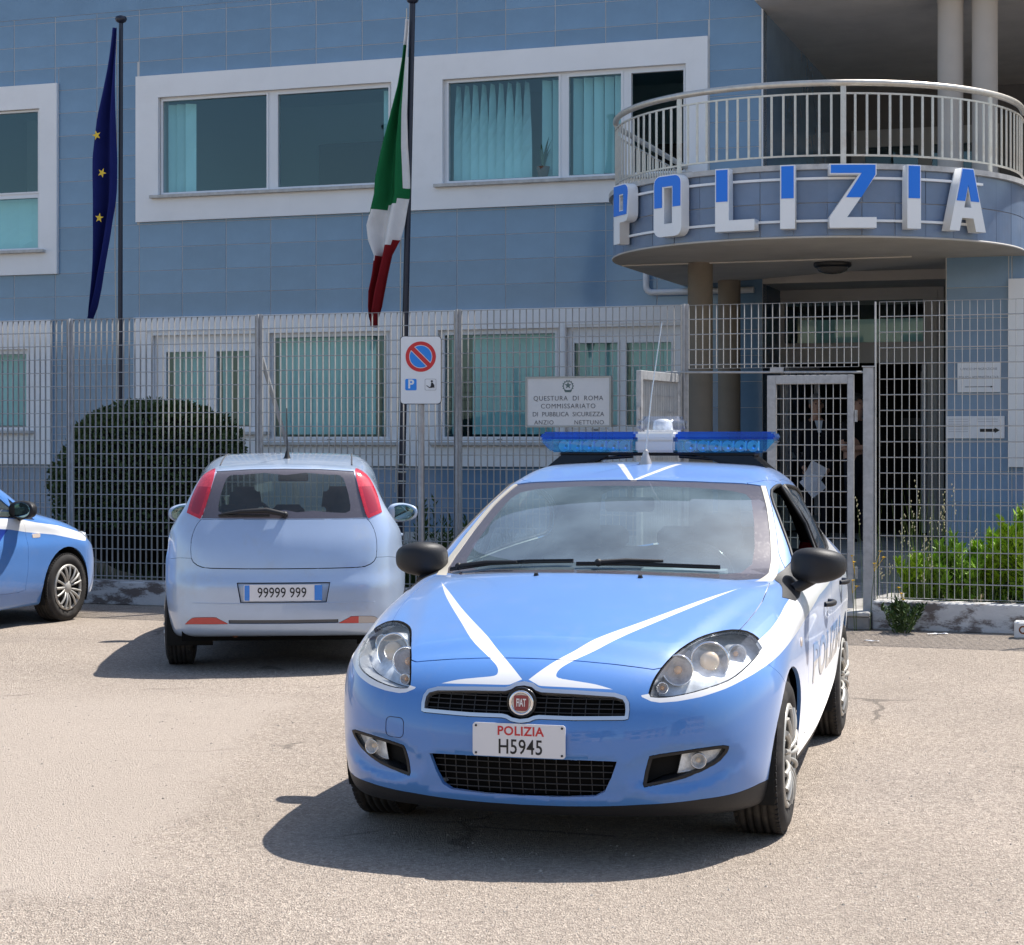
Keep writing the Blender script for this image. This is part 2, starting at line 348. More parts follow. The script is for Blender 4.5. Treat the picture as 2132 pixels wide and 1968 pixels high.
# windows: panel bands with openings
def frame_win(name, u0, u1, z0, z1, panes, w_=.03, fr=.05, blinds=None, label=None, sill=True, sill_pos=None):
    "white frame, panes (u0,u1,z0,z1,open), vertical blind slats behind each pane"
    t = empty(name); t.parent = bld
    if label: t['label'] = label
    hs = [p[:4] for p in panes]
    wall_mesh(u0, u1, z0, z1, hs, w_-.015, .07).build('frame', PVC, t)
    for p in panes:
        a, b, c, d = p[:4]
        wall_mesh(a-.022, b+.022, c-.022, d+.022, [(a+.004, b-.004, c+.004, d-.004)], w_-.030, .014).build('sash', PVC, t)
        if not (len(p) > 4 and p[4] == 'open'):
            mb = MB(); e = random.gauss(0, .0015); mb.quad((a-.01, w_+.012, c-.01), (b+.01, w_+.012+e, c-.01), (b+.01, w_+.012+e, d+.01), (a-.01, w_+.012, d+.01)); mb.build('pane', PANE, t)
        MB().box((a+b)/2-.03, (a+b)/2+.03, w_-.028, w_-.016, c-.043, c-.032).build('drain_cap', K_INK, t) if b-a > .5 else None
    if sill: MB().bbox(u0-.10, u1+.10, w_-.16, w_-.014, z0-.045, z0-.002, .004).build('sill', SILL, t)
    if blinds:
        for (a, b, c, d, pitch, tw0, tw1, prob) in blinds:
            n = max(1, int((b-a)/pitch))
            for k in range(n):
                if random.random() > prob: continue
                u = a+(k+.5)*(b-a)/n; mbs = MB(); seg = 6; hw = pitch*.56; vs = []
                for s_ in range(seg+1):
                    f = s_/seg; ang = R_(tw0+(tw1-tw0)*f**1.3+random.gauss(0, 2)); z = c+.02+(d-c-.02)*f
                    vs += [(-hw*math.cos(ang), -hw*math.sin(ang), z), (hw*math.cos(ang), hw*math.sin(ang), z)]
                mbs.add(vs, [(2*q, 2*q+1, 2*q+3, 2*q+2) for q in range(seg)]); mbs.build('blind_slat', BLIND, t, (u, w_+.16, 0))
    return t
K_INK = mat('black print', (.012, .012, .014), .5)
UPH = [(-14, -6.70, 3.905, 6.567), (-5.45, 2.57, 4.575, 6.575)]
LOH = [(-14, -6.80, 1.245, 3.265), (-5.48, 2.30, 1.245, 3.265)]
CORN = 3.248
rooms_holes = [(-14.5, -6.98, 4.25, 6.23), (-5.10, -1.65, 4.93, 6.27), (-.936, 2.295, 4.90, 6.255), (-14.5, -7.17, 1.72, 2.86), (-5.19, -3.53, 1.70, 3.015), (-3.46, -1.66, 1.56, 3.015), (-1.0, .66, 1.56, 3.01), (.74, 2.246, 1.56, 3.01)]
wl = part(wall_mesh(-14, CORN, 0, 8.6, rooms_holes, 0, .25), 'wall', GROUT)
tiles(wl, -7.75, CORN, .385, 7.5, UPH+LOH, -.001)
o = part(MB().quad((-14, -.008, 7.5), (CORN, -.008, 7.5), (CORN, -.008, 16.0), (-14, -.008, 16.0)), 'upper_wall', TILE)
for nm, H in (('lower_window_band', LOH), ('upper_window_band', UPH)):
    for (a, b, c, d) in H: part(wall_mesh(a, b, c, d, [h for h in rooms_holes if h[0] < b and h[1] > a and h[2] > c-.5 and h[3] < d+.5], -.055, .054), nm, WHITE)
frame_win('window', -9.4, -6.98, 4.25, 6.23, [(-9.3, -7.035, 5.07, 6.20), (-9.3, -7.035, 4.28, 4.99)], blinds=[(-9.3, -7.05, 4.28, 5.0, .2, 3, 3, 1)])
frame_win('window', -5.10, -1.65, 4.93, 6.27, [(-5.06, -3.48, 4.965, 6.225), (-3.32, -1.71, 4.965, 6.215)], blinds=[(-5.06, -4.66, 4.96, 6.2, .13, 20, 30, 1), (-1.86, -1.70, 4.96, 6.2, .13, 30, 30, 1)])
frame_win('window', -.936, 2.295, 4.90, 6.255, [(-.875, .630, 4.935, 6.215), (.757, 1.452, 4.935, 6.195), (1.576, 2.256, 4.935, 6.19, 'open')], blinds=[(-.86, .2, 4.95, 6.2, .115, 14, 86, 1), (.2, .62, 4.95, 6.2, .115, 25, 40, .85), (.76, 1.45, 4.95, 6.2, .115, 25, 35, .95)])
frame_win('window', -9.2, -7.17, 1.72, 2.86, [(-9.1, -7.225, 1.76, 2.80)], blinds=[(-9.1, -7.23, 1.77, 2.80, .12, 25, 30, 1)])
frame_win('window', -5.19, -3.53, 1.70, 3.015, [(-5.01, -4.39, 1.76, 2.79), (-4.24, -3.74, 1.76, 2.79)], blinds=[(-5.0, -4.4, 1.77, 2.8, .12, 45, 50, .8), (-4.23, -3.75, 1.77, 2.8, .12, 55, 50, .5)])
frame_win('window', -3.46, -1.66, 1.56, 3.015, [(-3.385, -1.74, 1.625, 2.96)], blinds=[(-3.38, -1.98, 1.64, 2.95, .12, 25, 28, 1), (-1.9, -1.75, 1.64, 2.95, .12, 70, 70, .5)])
frame_win('window', -1.0, .66, 1.56, 3.01, [(-.930, .582, 1.625, 2.95)], blinds=[(-.92, -.6, 1.64, 2.94, .12, 60, 60, .6), (-.6, .58, 1.64, 2.94, .12, 25, 30, 1)])
frame_win('window', .74, 2.246, 1.56, 3.01, [(.83, 1.405, 1.75, 2.815), (1.517, 2.099, 1.75, 2.81)], blinds=[(.84, 1.40, 1.76, 2.81, .12, 25, 25, 1), (1.52, 2.09, 1.76, 2.81, .12, 25, 25, 1)])
# outlines of the shutter boxes round the lower windows
for (a, b, c, d) in ((-5.30, -3.42, 1.62, 3.09), (.70, 2.29, 1.60, 3.07)):
    part(wall_mesh(a, b, c, d, [(a+.028, b-.028, c+.028, d-.028)], -.066, .010), 'shutter_guide', PVC)
# rooms behind the glass
def room(u0, u1, w1, z0, z1):
    mb = MB(); a = .26
    mb.quad((u0, w1, z0), (u0, w1, z1), (u1, w1, z1), (u1, w1, z0)); mb.quad((u0, a, z0), (u0, w1, z0), (u1, w1, z0), (u1, a, z0)); mb.quad((u0, a, z1), (u1, a, z1), (u1, w1, z1), (u0, w1, z1))
    mb.quad((u0, a, z0), (u0, a, z1), (u0, w1, z1), (u0, w1, z0)); mb.quad((u1, a, z0), (u1, w1, z0), (u1, w1, z1), (u1, a, z1)); part(mb, 'room', ROOM)
room(-10, -5.9, 4.2, 4.1, 6.9); room(-5.6, -1.3, 4.5, 4.1, 6.9); room(-1.25, CORN-.3, 4.5, 4.1, 6.9); room(-10, -5.6, 4, .4, 3.4); room(-5.5, -1.3, 4, .4, 3.4); room(-1.25, CORN-.3, 4, .4, 3.4)
part(MB().bbox(-4.75, -4.05, 1.9, 2.15, 6.80, 6.87, .01), 'room_lamp', mat('room lamp diffuser', (.9, .85, .6), .5))
part(MB().bbox(-4.3, -3.2, 3.4, 3.9, 4.1, 6.1, .02), 'cupboard', DARKF); part(MB().bbox(1.2, 2.4, 2.6, 3.0, 4.1, 5.7, .02), 'cupboard', DARKF)
# side wall and back of the open loggia, and its slab
part(MB().quad((CORN, .0, 0), (CORN, 6.0, 0), (CORN, 6.0, 9.4), (CORN, .0, 9.4)), 'side_wall', TILE)
part(MB().box(CORN-.012, CORN+.010, -.022, -.012, 4.1, 8.6), 'corner_strip', mat('white corner strip', (.72, .72, .72), .5))
part(MB().box(CORN, 16, -.5, 6.3, 6.86, 7.3), 'loggia_ceiling', SOFF)
part(MB().box(CORN+.01, 16, 6.0, 6.3, 3.9, 6.86), 'loggia_back_wall', mat('loggia wall', (.17, .165, .165), .85))
lg = empty('loggia_door'); lg.parent = bld
wall_mesh(3.42, 5.6, 4.1, 6.28, [(3.62, 4.42, 4.2, 6.02), (4.62, 5.42, 4.2, 6.02)], 5.92, .07).build('frame', mat('loggia door frame', (.38, .38, .38), .5), lg)
MB().quad((3.6, 5.96, 4.2), (5.45, 5.96, 4.2), (5.45, 5.96, 6.05), (3.6, 5.96, 6.05)).build('pane', PANE, lg); MB().quad((3.6, 5.985, 4.2), (5.45, 5.985, 4.2), (5.45, 5.985, 6.05), (3.6, 5.985, 6.05)).build('door_back', DARKF, lg)
part(MB().box(2.4, 16, -2.6, 6.0, 3.62, 4.10), 'terrace_slab', SOFF)
for u in (5.497, 5.893, 9.4):
    mb = MB(); mb.lathe([(.150, 4.10), (.150, 6.78), (.158, 6.79), (.158, 6.86)], 32); part(mb, 'column', COLW, None, (u, .02, 0))
# upper storeys: out of view, roof line shaped and a tall block added to shade the fence
part(MB().box(-14, 3.2, .0, 9, 8.6, 16.0), 'upper_storey', TILE); part(MB().box(3.2, 7.0, .0, 9, 7.3, 15.15), 'upper_storey', TILE); part(MB().box(7.0, 8.3, .0, 9, 7.3, 17.6), 'added_shade_block', TILE); part(MB().box(8.3, 16, 1.6, 9, 7.3, 9.8), 'upper_storey', TILE)
part(MB().box(-14, 16, 8.8, 9, 0, 8.6), 'rear_wall', GROUT)
# ground floor: return of the wall and the entrance
part(MB().quad((CORN, 0, 0), (CORN, 1.3, 0), (CORN, 1.3, 3.5), (CORN, 0, 3.5)), 'entrance_return', TILE)
part(MB().box(2.2, 5.9, -.0005, 1.6, 3.50, 3.62), 'porch_ceiling', SOFF)
en = empty('entrance_door'); en.parent = bld
DFR = mat('entrance frame paint', (.50, .48, .455), .5, 0, .4, dirt=.2, dcol=(.3, .27, .24), dscale=3)
wall_mesh(3.10, 5.30, .40, 3.5, [(3.30, 5.05, 2.82, 3.35), (3.28, 5.10, .40, 2.56)], 1.135, .08).build('frame', DFR, en)
wall_mesh(3.17, 5.22, .40, 3.46, [(3.225, 5.165, .40, 3.405)], 1.115, .021).build('architrave', DFR, en)
MB().quad((3.28, 1.18, 2.80), (5.07, 1.18, 2.80), (5.07, 1.18, 3.37), (3.28, 1.18, 3.37)).build('transom_pane', PANE, en); MB().quad((3.5, 1.25, 2.80), (5.07, 1.25, 2.80), (5.07, 1.25, 3.12), (3.5, 1.25, 3.12)).build('transom_blind', BLIND, en)
dl = MB(); A = Matrix.Translation((3.32, 1.2, 0)) @ Matrix.Rotation(R_(72), 4, 'Z'); dl.box(0, .07, -.02, .03, .42, 2.54, 0, A); dl.box(.80, .87, -.02, .03, .42, 2.54, 0, A); dl.box(.07, .80, -.02, .03, 2.46, 2.54, 0, A); dl.box(.07, .80, -.02, .03, .42, .60, 0, A); dl.box(.07, .80, -.018, .028, 1.35, 1.43, 0, A); dl.build('door_leaf', PVC, en)
dl = MB(); A = Matrix.Translation((5.06, 1.2, 0)) @ Matrix.Rotation(R_(98), 4, 'Z'); dl.box(0, .06, -.02, .03, .42, 2.54, 0, A); dl.box(.72, .78, -.02, .03, .42, 2.54, 0, A); dl.box(.06, .72, -.02, .03, 2.47, 2.54, 0, A); dl.box(.06, .72, -.02, .03, .42, .55, 0, A); dl.build('door_leaf', PVC, en)
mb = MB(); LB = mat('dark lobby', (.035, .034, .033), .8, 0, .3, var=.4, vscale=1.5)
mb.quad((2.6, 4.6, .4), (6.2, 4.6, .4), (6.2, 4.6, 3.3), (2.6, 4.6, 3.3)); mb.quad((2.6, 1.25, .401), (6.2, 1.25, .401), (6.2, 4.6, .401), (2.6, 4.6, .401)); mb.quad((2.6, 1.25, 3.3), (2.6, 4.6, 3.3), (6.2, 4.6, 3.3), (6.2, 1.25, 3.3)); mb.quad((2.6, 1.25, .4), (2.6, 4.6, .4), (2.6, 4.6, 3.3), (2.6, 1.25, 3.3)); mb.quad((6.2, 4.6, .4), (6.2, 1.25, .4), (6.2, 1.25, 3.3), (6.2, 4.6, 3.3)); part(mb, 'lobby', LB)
part(MB().bbox(5.0, 5.6, 3.9, 4.5, .4, 1.5, .02), 'lobby_counter', mat('lobby counter', (.09, .075, .06), .6))
for (u, z, w_, h) in ((4.55, 1.75, .42, .30), (5.35, 1.8, .5, .36), (3.9, 1.7, .3, .42)): part(MB().box(u-w_/2, u+w_/2, 4.585, 4.598, z-h/2, z+h/2), 'notice', mat('lobby notice', (.22, .23, .23), .6))
for (u, w_, r) in ((3.143, -2.873, .135), (2.956, -.569, .135)):
    mb = MB(); mb.lathe([(r, .1), (r, 3.5)], 32); part(mb, 'column', COLM, None, (u, w_, 0))
# single-storey wing on the right with its terrace rail
ww = part(wall_mesh(5.72, 16, 0, 4.12, [(6.62, 9.5, 1.6, 2.95)], -2.647, .25), 'wing_wall', GROUT)
tiles(ww, 5.725, 7.06, .34, 4.1, [(6.36, 9.6, 1.31, 3.257)], -2.648, uo=5.725, zo=3.50)
part(MB().quad((5.72, -2.647, 0), (5.72, -2.647, 3.5), (5.72, 1.3, 3.5), (5.72, 1.3, 0)), 'wing_side', TILE)
part(wall_mesh(6.36, 9.6, 1.31, 3.257, [(6.62, 9.5, 1.6, 2.95)], -2.70, .052), 'wing_window_band', WHITE)
frame_win('window', 6.62, 9.5, 1.6, 2.95, [(6.70, 9.4, 1.68, 2.88)], w_=-2.60, sill=False); part(MB().box(6.5, 9.6, -2.38, -.2, .4, 3.4), 'room', ROOM)
part(MB().box(5.72, 16, -2.70, -2.40, 4.12, 4.18), 'coping', SILL)
# round balcony
bc = empty('balcony'); bc.parent = bld; BU, BW, BR = 4.403, -2.926, 2.14
def bring(r, n=48, back=None, a0=-90, a1=90):
    "plan outline: straight sides from the facade, half round in front"
    return [(BU+r*math.sin(R_(a0+(a1-a0)*i/n)), BW-r*math.cos(R_(a0+(a1-a0)*i/n))) for i in range(n+1)]
out = bring(BR); poly = [(BU-BR, -.003)]+out+[(BU+BR, -2.655)]
mb = MB(); mb.prism(poly[::-1], 3.50, 3.515); mb.build('soffit', SOFF, bc)
mb = MB(); ln = [(BU-BR, -.06)]+bring(BR-.012)+[(BU+BR, -2.70)]
mb.add([(a, b, z) for z in (3.505, 4.14) for a, b in ln], [(i, i+1, len(ln)+i+1, len(ln)+i) for i in range(len(ln)-1)], 0, True); mb.build('drum', GROUT, bc)
mb = MB(); lo = [(BU-BR-.04, -.06)]+bring(BR+.045)+[(BU+BR+.04, -2.71)]; li = [(BU-BR+.25, -.06)]+bring(BR-.25)+[(BU+BR-.25, -2.71)]; n = len(lo)
vs = [(a, b, z) for z in (4.14, 4.19) for a, b in lo]+[(a, b, z) for z in (4.14, 4.19) for a, b in li]
mb.add(vs, [(i, i+1, n+i+1, n+i) for i in range(n-1)]+[(n+i, n+i+1, 3*n+i+1, 3*n+i) for i in range(n-1)]+[(2*n+i, 2*n+i+1, i+1, i) for i in range(n-1)]); mb.build('coping', SILL, bc)
mb = MB(); mb.tube([(a, b, 3.507) for a, b in [(BU-BR, -.06)]+bring(BR+.002)], .012, 6); mb.build('soffit_edge', mat('soffit edge plaster', (.55, .52, .48), .8), bc)
mb = MB(); mb.tube([(BU-BR+.02, -2.93, 3.496), (BU+1.0, -2.93, 3.496)], .012, 6); mb.build('soffit_joint', mat('soffit joint', (.60, .56, .50), .8), bc)
NT = 21; dq = 180/NT; ck = {}
for j, (z0, z1) in enumerate(((3.52, 3.825), (3.833, 4.138))):
    if j not in ck:
        mb = MB(); q = 5; h = R_(dq/2)*.985; r0, r1 = BR-.01, BR+.002
        for s_ in range(q+1):
            a = -h+2*h*s_/q
            for r, z in ((r0, z0), (r1, z0), (r1, z1), (r0, z1)): mb.v.append((r*math.sin(a), -r*math.cos(a), z))
        for s_ in range(q):
            for e in range(4): mb.f.append((4*s_+e, 4*s_+4+e, 4*s_+4+(e+1) % 4, 4*s_+(e+1) % 4)); mb.m.append(0); mb.sm.append(False)
        mb.add([mb.v[i] for i in range(4)], [(0, 1, 2, 3)]); mb.add([mb.v[4*q+i] for i in range(4)], [(3, 2, 1, 0)])
        ck[j] = mb.mesh('drum_tile', mat('dull blue tile', (.165, .225, .33), .28, 0, .5, var=.12, vscale=3, obvar=.08, dirt=.25, dcol=(.25, .22, .2), dscale=2.5))
    for i in range(NT): link('drum_tile', ck[j], bc, (BU, BW, 0), (0, 0, R_(-90+dq*(i+.5))+R_(random.gauss(0, .05))))
    for i in range(8): link('drum_tile', tile_mesh(.345, .305), bc, (BU-BR+.006, BW+.18+.35*i, (z0+z1)/2), (0, 0, -PI/2))
rail = lambda r, z: [(BU-r, -.05, z)]+[(BU-r, BW+2.926*k/6, z) for k in range(5, 0, -1)]+[(a, b, z) for a, b in bring(r, 60)]+[(BU+r, -2.70, z)]
mb = MB(); mb.tube(rail(BR-.03, 4.965), .032, 10); mb.build('handrail', STEEL, bc)
for z in (4.28, 4.865): mb = MB(); mb.tube(rail(BR-.03, z), .012, 4, 0, True, False); mb.build('rail', STEEL, bc)
bal = MB().box(-.011, .011, -.006, .006, 4.285, 4.86).mesh('baluster', STEEL); pst = MB().box(-.009, .009, -.026, .026, 4.19, 4.95).mesh('post', STEEL)
st_ = math.degrees(.111/(BR-.03)); nb = int(180/st_); 
for k in range(nb+1):
    a = -90+180*k/nb; p = (BU+(BR-.03)*math.sin(R_(a)), BW-(BR-.03)*math.cos(R_(a)), 0)
    if k % 15 == 5: link('post', pst, bc, p, (0, 0, R_(a)+PI/2))
    else: link('baluster', bal, bc, p, (0, 0, R_(a)))
for k in range(1, 25): link('baluster', bal, bc, (BU-BR+.03, BW+.117*k, 0), (0, 0, PI/2))
# terrace rail on the wing, right of the balcony
tr = empty('terrace_rail'); tr.parent = bld
mb = MB(); mb.tube([(BU+BR+.1, -1.6, 4.93), (12, -1.6, 4.93)], .03, 8); mb.tube([(BU+BR+.1, -1.6, 4.80), (12, -1.6, 4.80)], .012, 6); mb.build('handrail', STEEL, tr)
for k in range(12): link('baluster', bal, tr, (BU+BR+.3+.11*k, -1.6, 0))
# lettering over the entrance
ls = empty('letter_sign', BO, BANG, 'large white and blue box letters spelling POLIZIA round the balcony front', 'sign')
LW = mat('white letter box', (.88, .88, .87), .4, 0, .5, dirt=.06, dcol=(.45, .4, .35), dscale=3); LBL = mat('blue letter face', (.012, .20, .80), .35, 0, .5)
Hh = .60; tk = .14
def LET(ch):
    if ch == 'P': return [rrect(0, .34, .23, .60, .07)[0:0]+[(0, 0), (tk, 0), (tk, .215), (.25, .215)]+arc(.25, .305, .09, -90, 0)+arc(.25, .51, .09, 0, 90)+[(0, .60)], [(tk, .335), (tk, .485), (.22, .485), (.22, .335)]], [[(.012, .285), (.30, .285)]+arc(.25, .508, .078, 0, 90)+[(.012, .586)], [(tk-.012, .325), (tk-.012, .497), (.232, .497), (.232, .325)]], .34
    if ch == 'O': return [rrect(0, .37, 0, .60, .085), [(tk, .125), (tk, .475), (.245, .475), (.245, .125)]], [[(.012, .285), (.012, .51)]+arc(.085, .515, .073, 180, 90)+arc(.285, .515, .073, 90, 0)+[(.358, .285), (.257, .285), (.257, .487), (.113, .487), (.113, .285)]], .37
    if ch == 'L': return [[(0, 0), (.40, 0), (.40, .105), (tk, .105), (tk, .60), (0, .60)]], [[(.012, .285), (tk-.012, .285), (tk-.012, .588), (.012, .588)]], .40
    if ch == 'I': return [[(0, 0), (tk, 0), (tk, .60), (0, .60)]], [[(.012, .285), (tk-.012, .285), (tk-.012, .588), (.012, .588)]], tk
    if ch == 'Z': return [[(0, 0), (.44, 0), (.44, .10), (.165, .10), (.44, .50), (.44, .60), (0, .60), (0, .50), (.275, .50), (0, .10)]], [[(.155, .285), (.297, .285), (.428, .497), (.428, .588), (.012, .588), (.012, .512), (.30, .512)]], .44
    if ch == 'A': return [[(0, 0), (.125, 0), (.158, .125), (.302, .125), (.335, 0), (.46, 0), (.305, .60), (.155, .60)], [(.185, .225), (.275, .225), (.23, .40)]], [[(.088, .285), (.192, .285), (.23, .44), (.268, .285), (.372, .285), (.295, .588), (.165, .588)]], .46
def rev(lps): return lps
for ch, a in zip('POLIZIA', (-48.7, -29.0, -9.7, 3.2, 18.5, 33.4, 48.6)):
    body, blue, wd = LET(ch); q = R_(a); r = BR+.085
    M_ = (BU+r*math.sin(q), BW-r*math.cos(q), 3.575)
    me = xf(curve_mesh(body, .11), Matrix.Translation((0, 0, 0)) @ FACE @ Matrix.Translation((-wd/2, 0, 0)))
    l = link('letter', me, ls, M_, (0, 0, q), LW)
    me = xf(curve_mesh(blue, .006), Matrix.Translation((0, -.058, 0)) @ FACE @ Matrix.Translation((-wd/2, 0, 0))); link('blue_face', me, l, mats=LBL)
for z in (4.055, 3.655): mb = MB(); mb.tube([(a, b, z) for a, b in bring(BR+.025, 40, None, -57, 57)], .016, 4, 0, True, False); mb.build('mounting_rail', LW, ls)
# small fittings
o = empty('ceiling_lamp', bworld(4.505, -2.466, 3.50), BANG, 'round dark ceiling lamp under the balcony', 'lamp')
mb = MB(); mb.lathe([(.20, 0), (.205, -.03), (.19, -.05), (.17, -.055)], 28); mb.build('rim', mat('dark lamp rim', (.015, .015, .016), .4), o); mb = MB(); mb.lathe([(.175, -.05), (.15, -.09), (.09, -.115), (0, -.125)], 28); mb.build('globe', mat('smoky lamp globe', (.10, .095, .09), .2, 0, .5), o)
mb = MB(); PW = mat('white drain pipe', (.66, .67, .69), .45); mb.tube([(1.80, -.10, 3.72), (1.80, -.10, 3.50)]+[(1.80+.08*(1-math.cos(R_(t))), -.10, 3.50-.08*math.sin(R_(t))) for t in (20, 45, 70, 90)]+[(2.4, -.10, 3.42), (3.16, -.10, 3.42)], .040, 10); part(mb, 'drain_pipe', PW)
o = link('wall_box', xf(curve_mesh([rrect(-.10, .10, -.19, .19, .06)], .07), FACE), None, bworld(6.78, -2.72, 3.93), (0, 0, BANG), LW); tag(o, 'white rounded wall box at right edge beside the balcony letters', 'wall box')  # plain rounded white box, its use unknown
for (u0, u1, z0, z1, txt, lab) in ((5.843, 6.277, 2.085, 2.399, 1, 'upper white notice with a thin arrow on the blue wall behind the fence'), (5.725, 6.32, 1.605, 1.837, 2, 'lower wide white notice with a bold arrow on the blue wall')):
    o = empty('notice', bworld((u0+u1)/2, -2.675, (z0+z1)/2), BANG, lab, 'notice'); wd, hh = u1-u0, z1-z0
    MB().bbox(-wd/2, wd/2, -.006, .006, -hh/2, hh/2, .002).build('board', mat('white notice board', (.76, .77, .80), .5), o)
    INKG = mat('grey notice print', (.22, .23, .26), .6)
    if txt == 1:
        for k, s_ in enumerate(('UFFICIO IMMIGRAZIONE', 'POLIZIA AMMINISTRATIVA')): link('lettering', xf(text_mesh(s_, .034, .0006), sign_xf(0, -.0075, .085-.085*k)), o, mats=INKG)
        link('arrow', xf(curve_mesh([[(-.14, -.003), (.12, -.003), (.12, -.010), (.15, 0), (.12, .010), (.12, .003), (-.14, .003)]], .0006), sign_xf(0, -.0075, -.10)), o, mats=K_INK)
    else:
        for k in range(6):
            for x in (-.17, .13): MB().box(x-.10, x+.10, -.0078, -.0068, .082-.026*k, .088-.026*k).build('print_line', mat('pale notice print', (.5, .5, .53), .6), o) if not (x > 0 and k > 1) else None
        link('arrow', xf(curve_mesh([[(.05, -.016), (.20, -.016), (.20, -.028), (.25, 0), (.20, .028), (.20, .016), (.05, .016)]], .0006), sign_xf(0, -.0075, -.032)), o, mats=K_INK)
# potted plant on the window ledge
o = empty('potted_plant', bworld(.38, .12, 4.955), BANG, 'small potted plant with upright leaves behind the upstairs window glass', 'plant')
mb = MB(); mb.lathe([(0, 0), (.06, 0), (.085, .12), (.09, .13), (.075, .13), (.07, .11), (0, .11)], 18); mb.build('pot', mat('clay pot', (.14, .07, .045), .8), o)
LFG = mat('dark house plant leaf', (.035, .085, .035), .5)
for k in range(7):
    a = k*2.4; l = .22+.18*random.random(); mb = MB(); vs = []
    for s_ in range(5):
        f = s_/4; wv = .022*math.sin(PI*min(1, f*.9+.12)); r = .02+.10*f*f; c_ = (r*math.cos(a), r*math.sin(a), .11+l*f); vs += [(c_[0]-wv*math.sin(a), c_[1]+wv*math.cos(a), c_[2]), (c_[0]+wv*math.sin(a), c_[1]-wv*math.cos(a), c_[2])]
    mb.add(vs, [(2*q, 2*q+1, 2*q+3, 2*q+2) for q in range(4)], 0, True); mb.build('leaf', LFG, o)
# ---------------------------------------------------------------- car bodies: a smooth implicit surface, meshed, then cut into panels
def spl(xs, ys, sm=0.03):
    xs=np.array(xs,float); ys=np.array(ys,float)
    n=len(xs); h=np.diff(xs); d=np.diff(ys)/h
    m=np.zeros(n); m[0]=d[0]; m[-1]=d[-1]
    for i in range(1,n-1):
        m[i]=0 if d[i-1]*d[i]<=0 else (h[i-1]+h[i])/(h[i-1]/d[i]+h[i]/d[i-1]) if False else (d[i-1]*h[i]+d[i]*h[i-1])/(h[i-1]+h[i])
    st=0.004
    t=np.arange(xs[0]-0.4,xs[-1]+0.4,st)
    tc=np.clip(t,xs[0],xs[-1]); k=np.clip(np.searchsorted(xs,tc)-1,0,n-2)
    s=(tc-xs[k])/h[k]; 
    v=(2*s**3-3*s**2+1)*ys[k]+(s**3-2*s**2+s)*h[k]*m[k]+(-2*s**3+3*s**2)*ys[k+1]+(s**3-s**2)*h[k]*m[k+1]
    v=v+np.where(t<xs[0],(t-xs[0])*m[0],0)+np.where(t>xs[-1],(t-xs[-1])*m[-1],0)
    if sm>0:
        w=int(sm/st); g=np.exp(-0.5*(np.arange(-3*w,3*w+1)/max(w,1))**2); g/=g.sum()
        vv=np.pad(v,3*w,mode='reflect',reflect_type='odd'); v=np.convolve(vv,g,'valid')
    return lambda q: np.interp(q,t,v)
def smax(a,b,r):
    h=np.maximum(r-np.abs(a-b),0)/r
    return np.maximum(a,b)+h*h*r*0.25

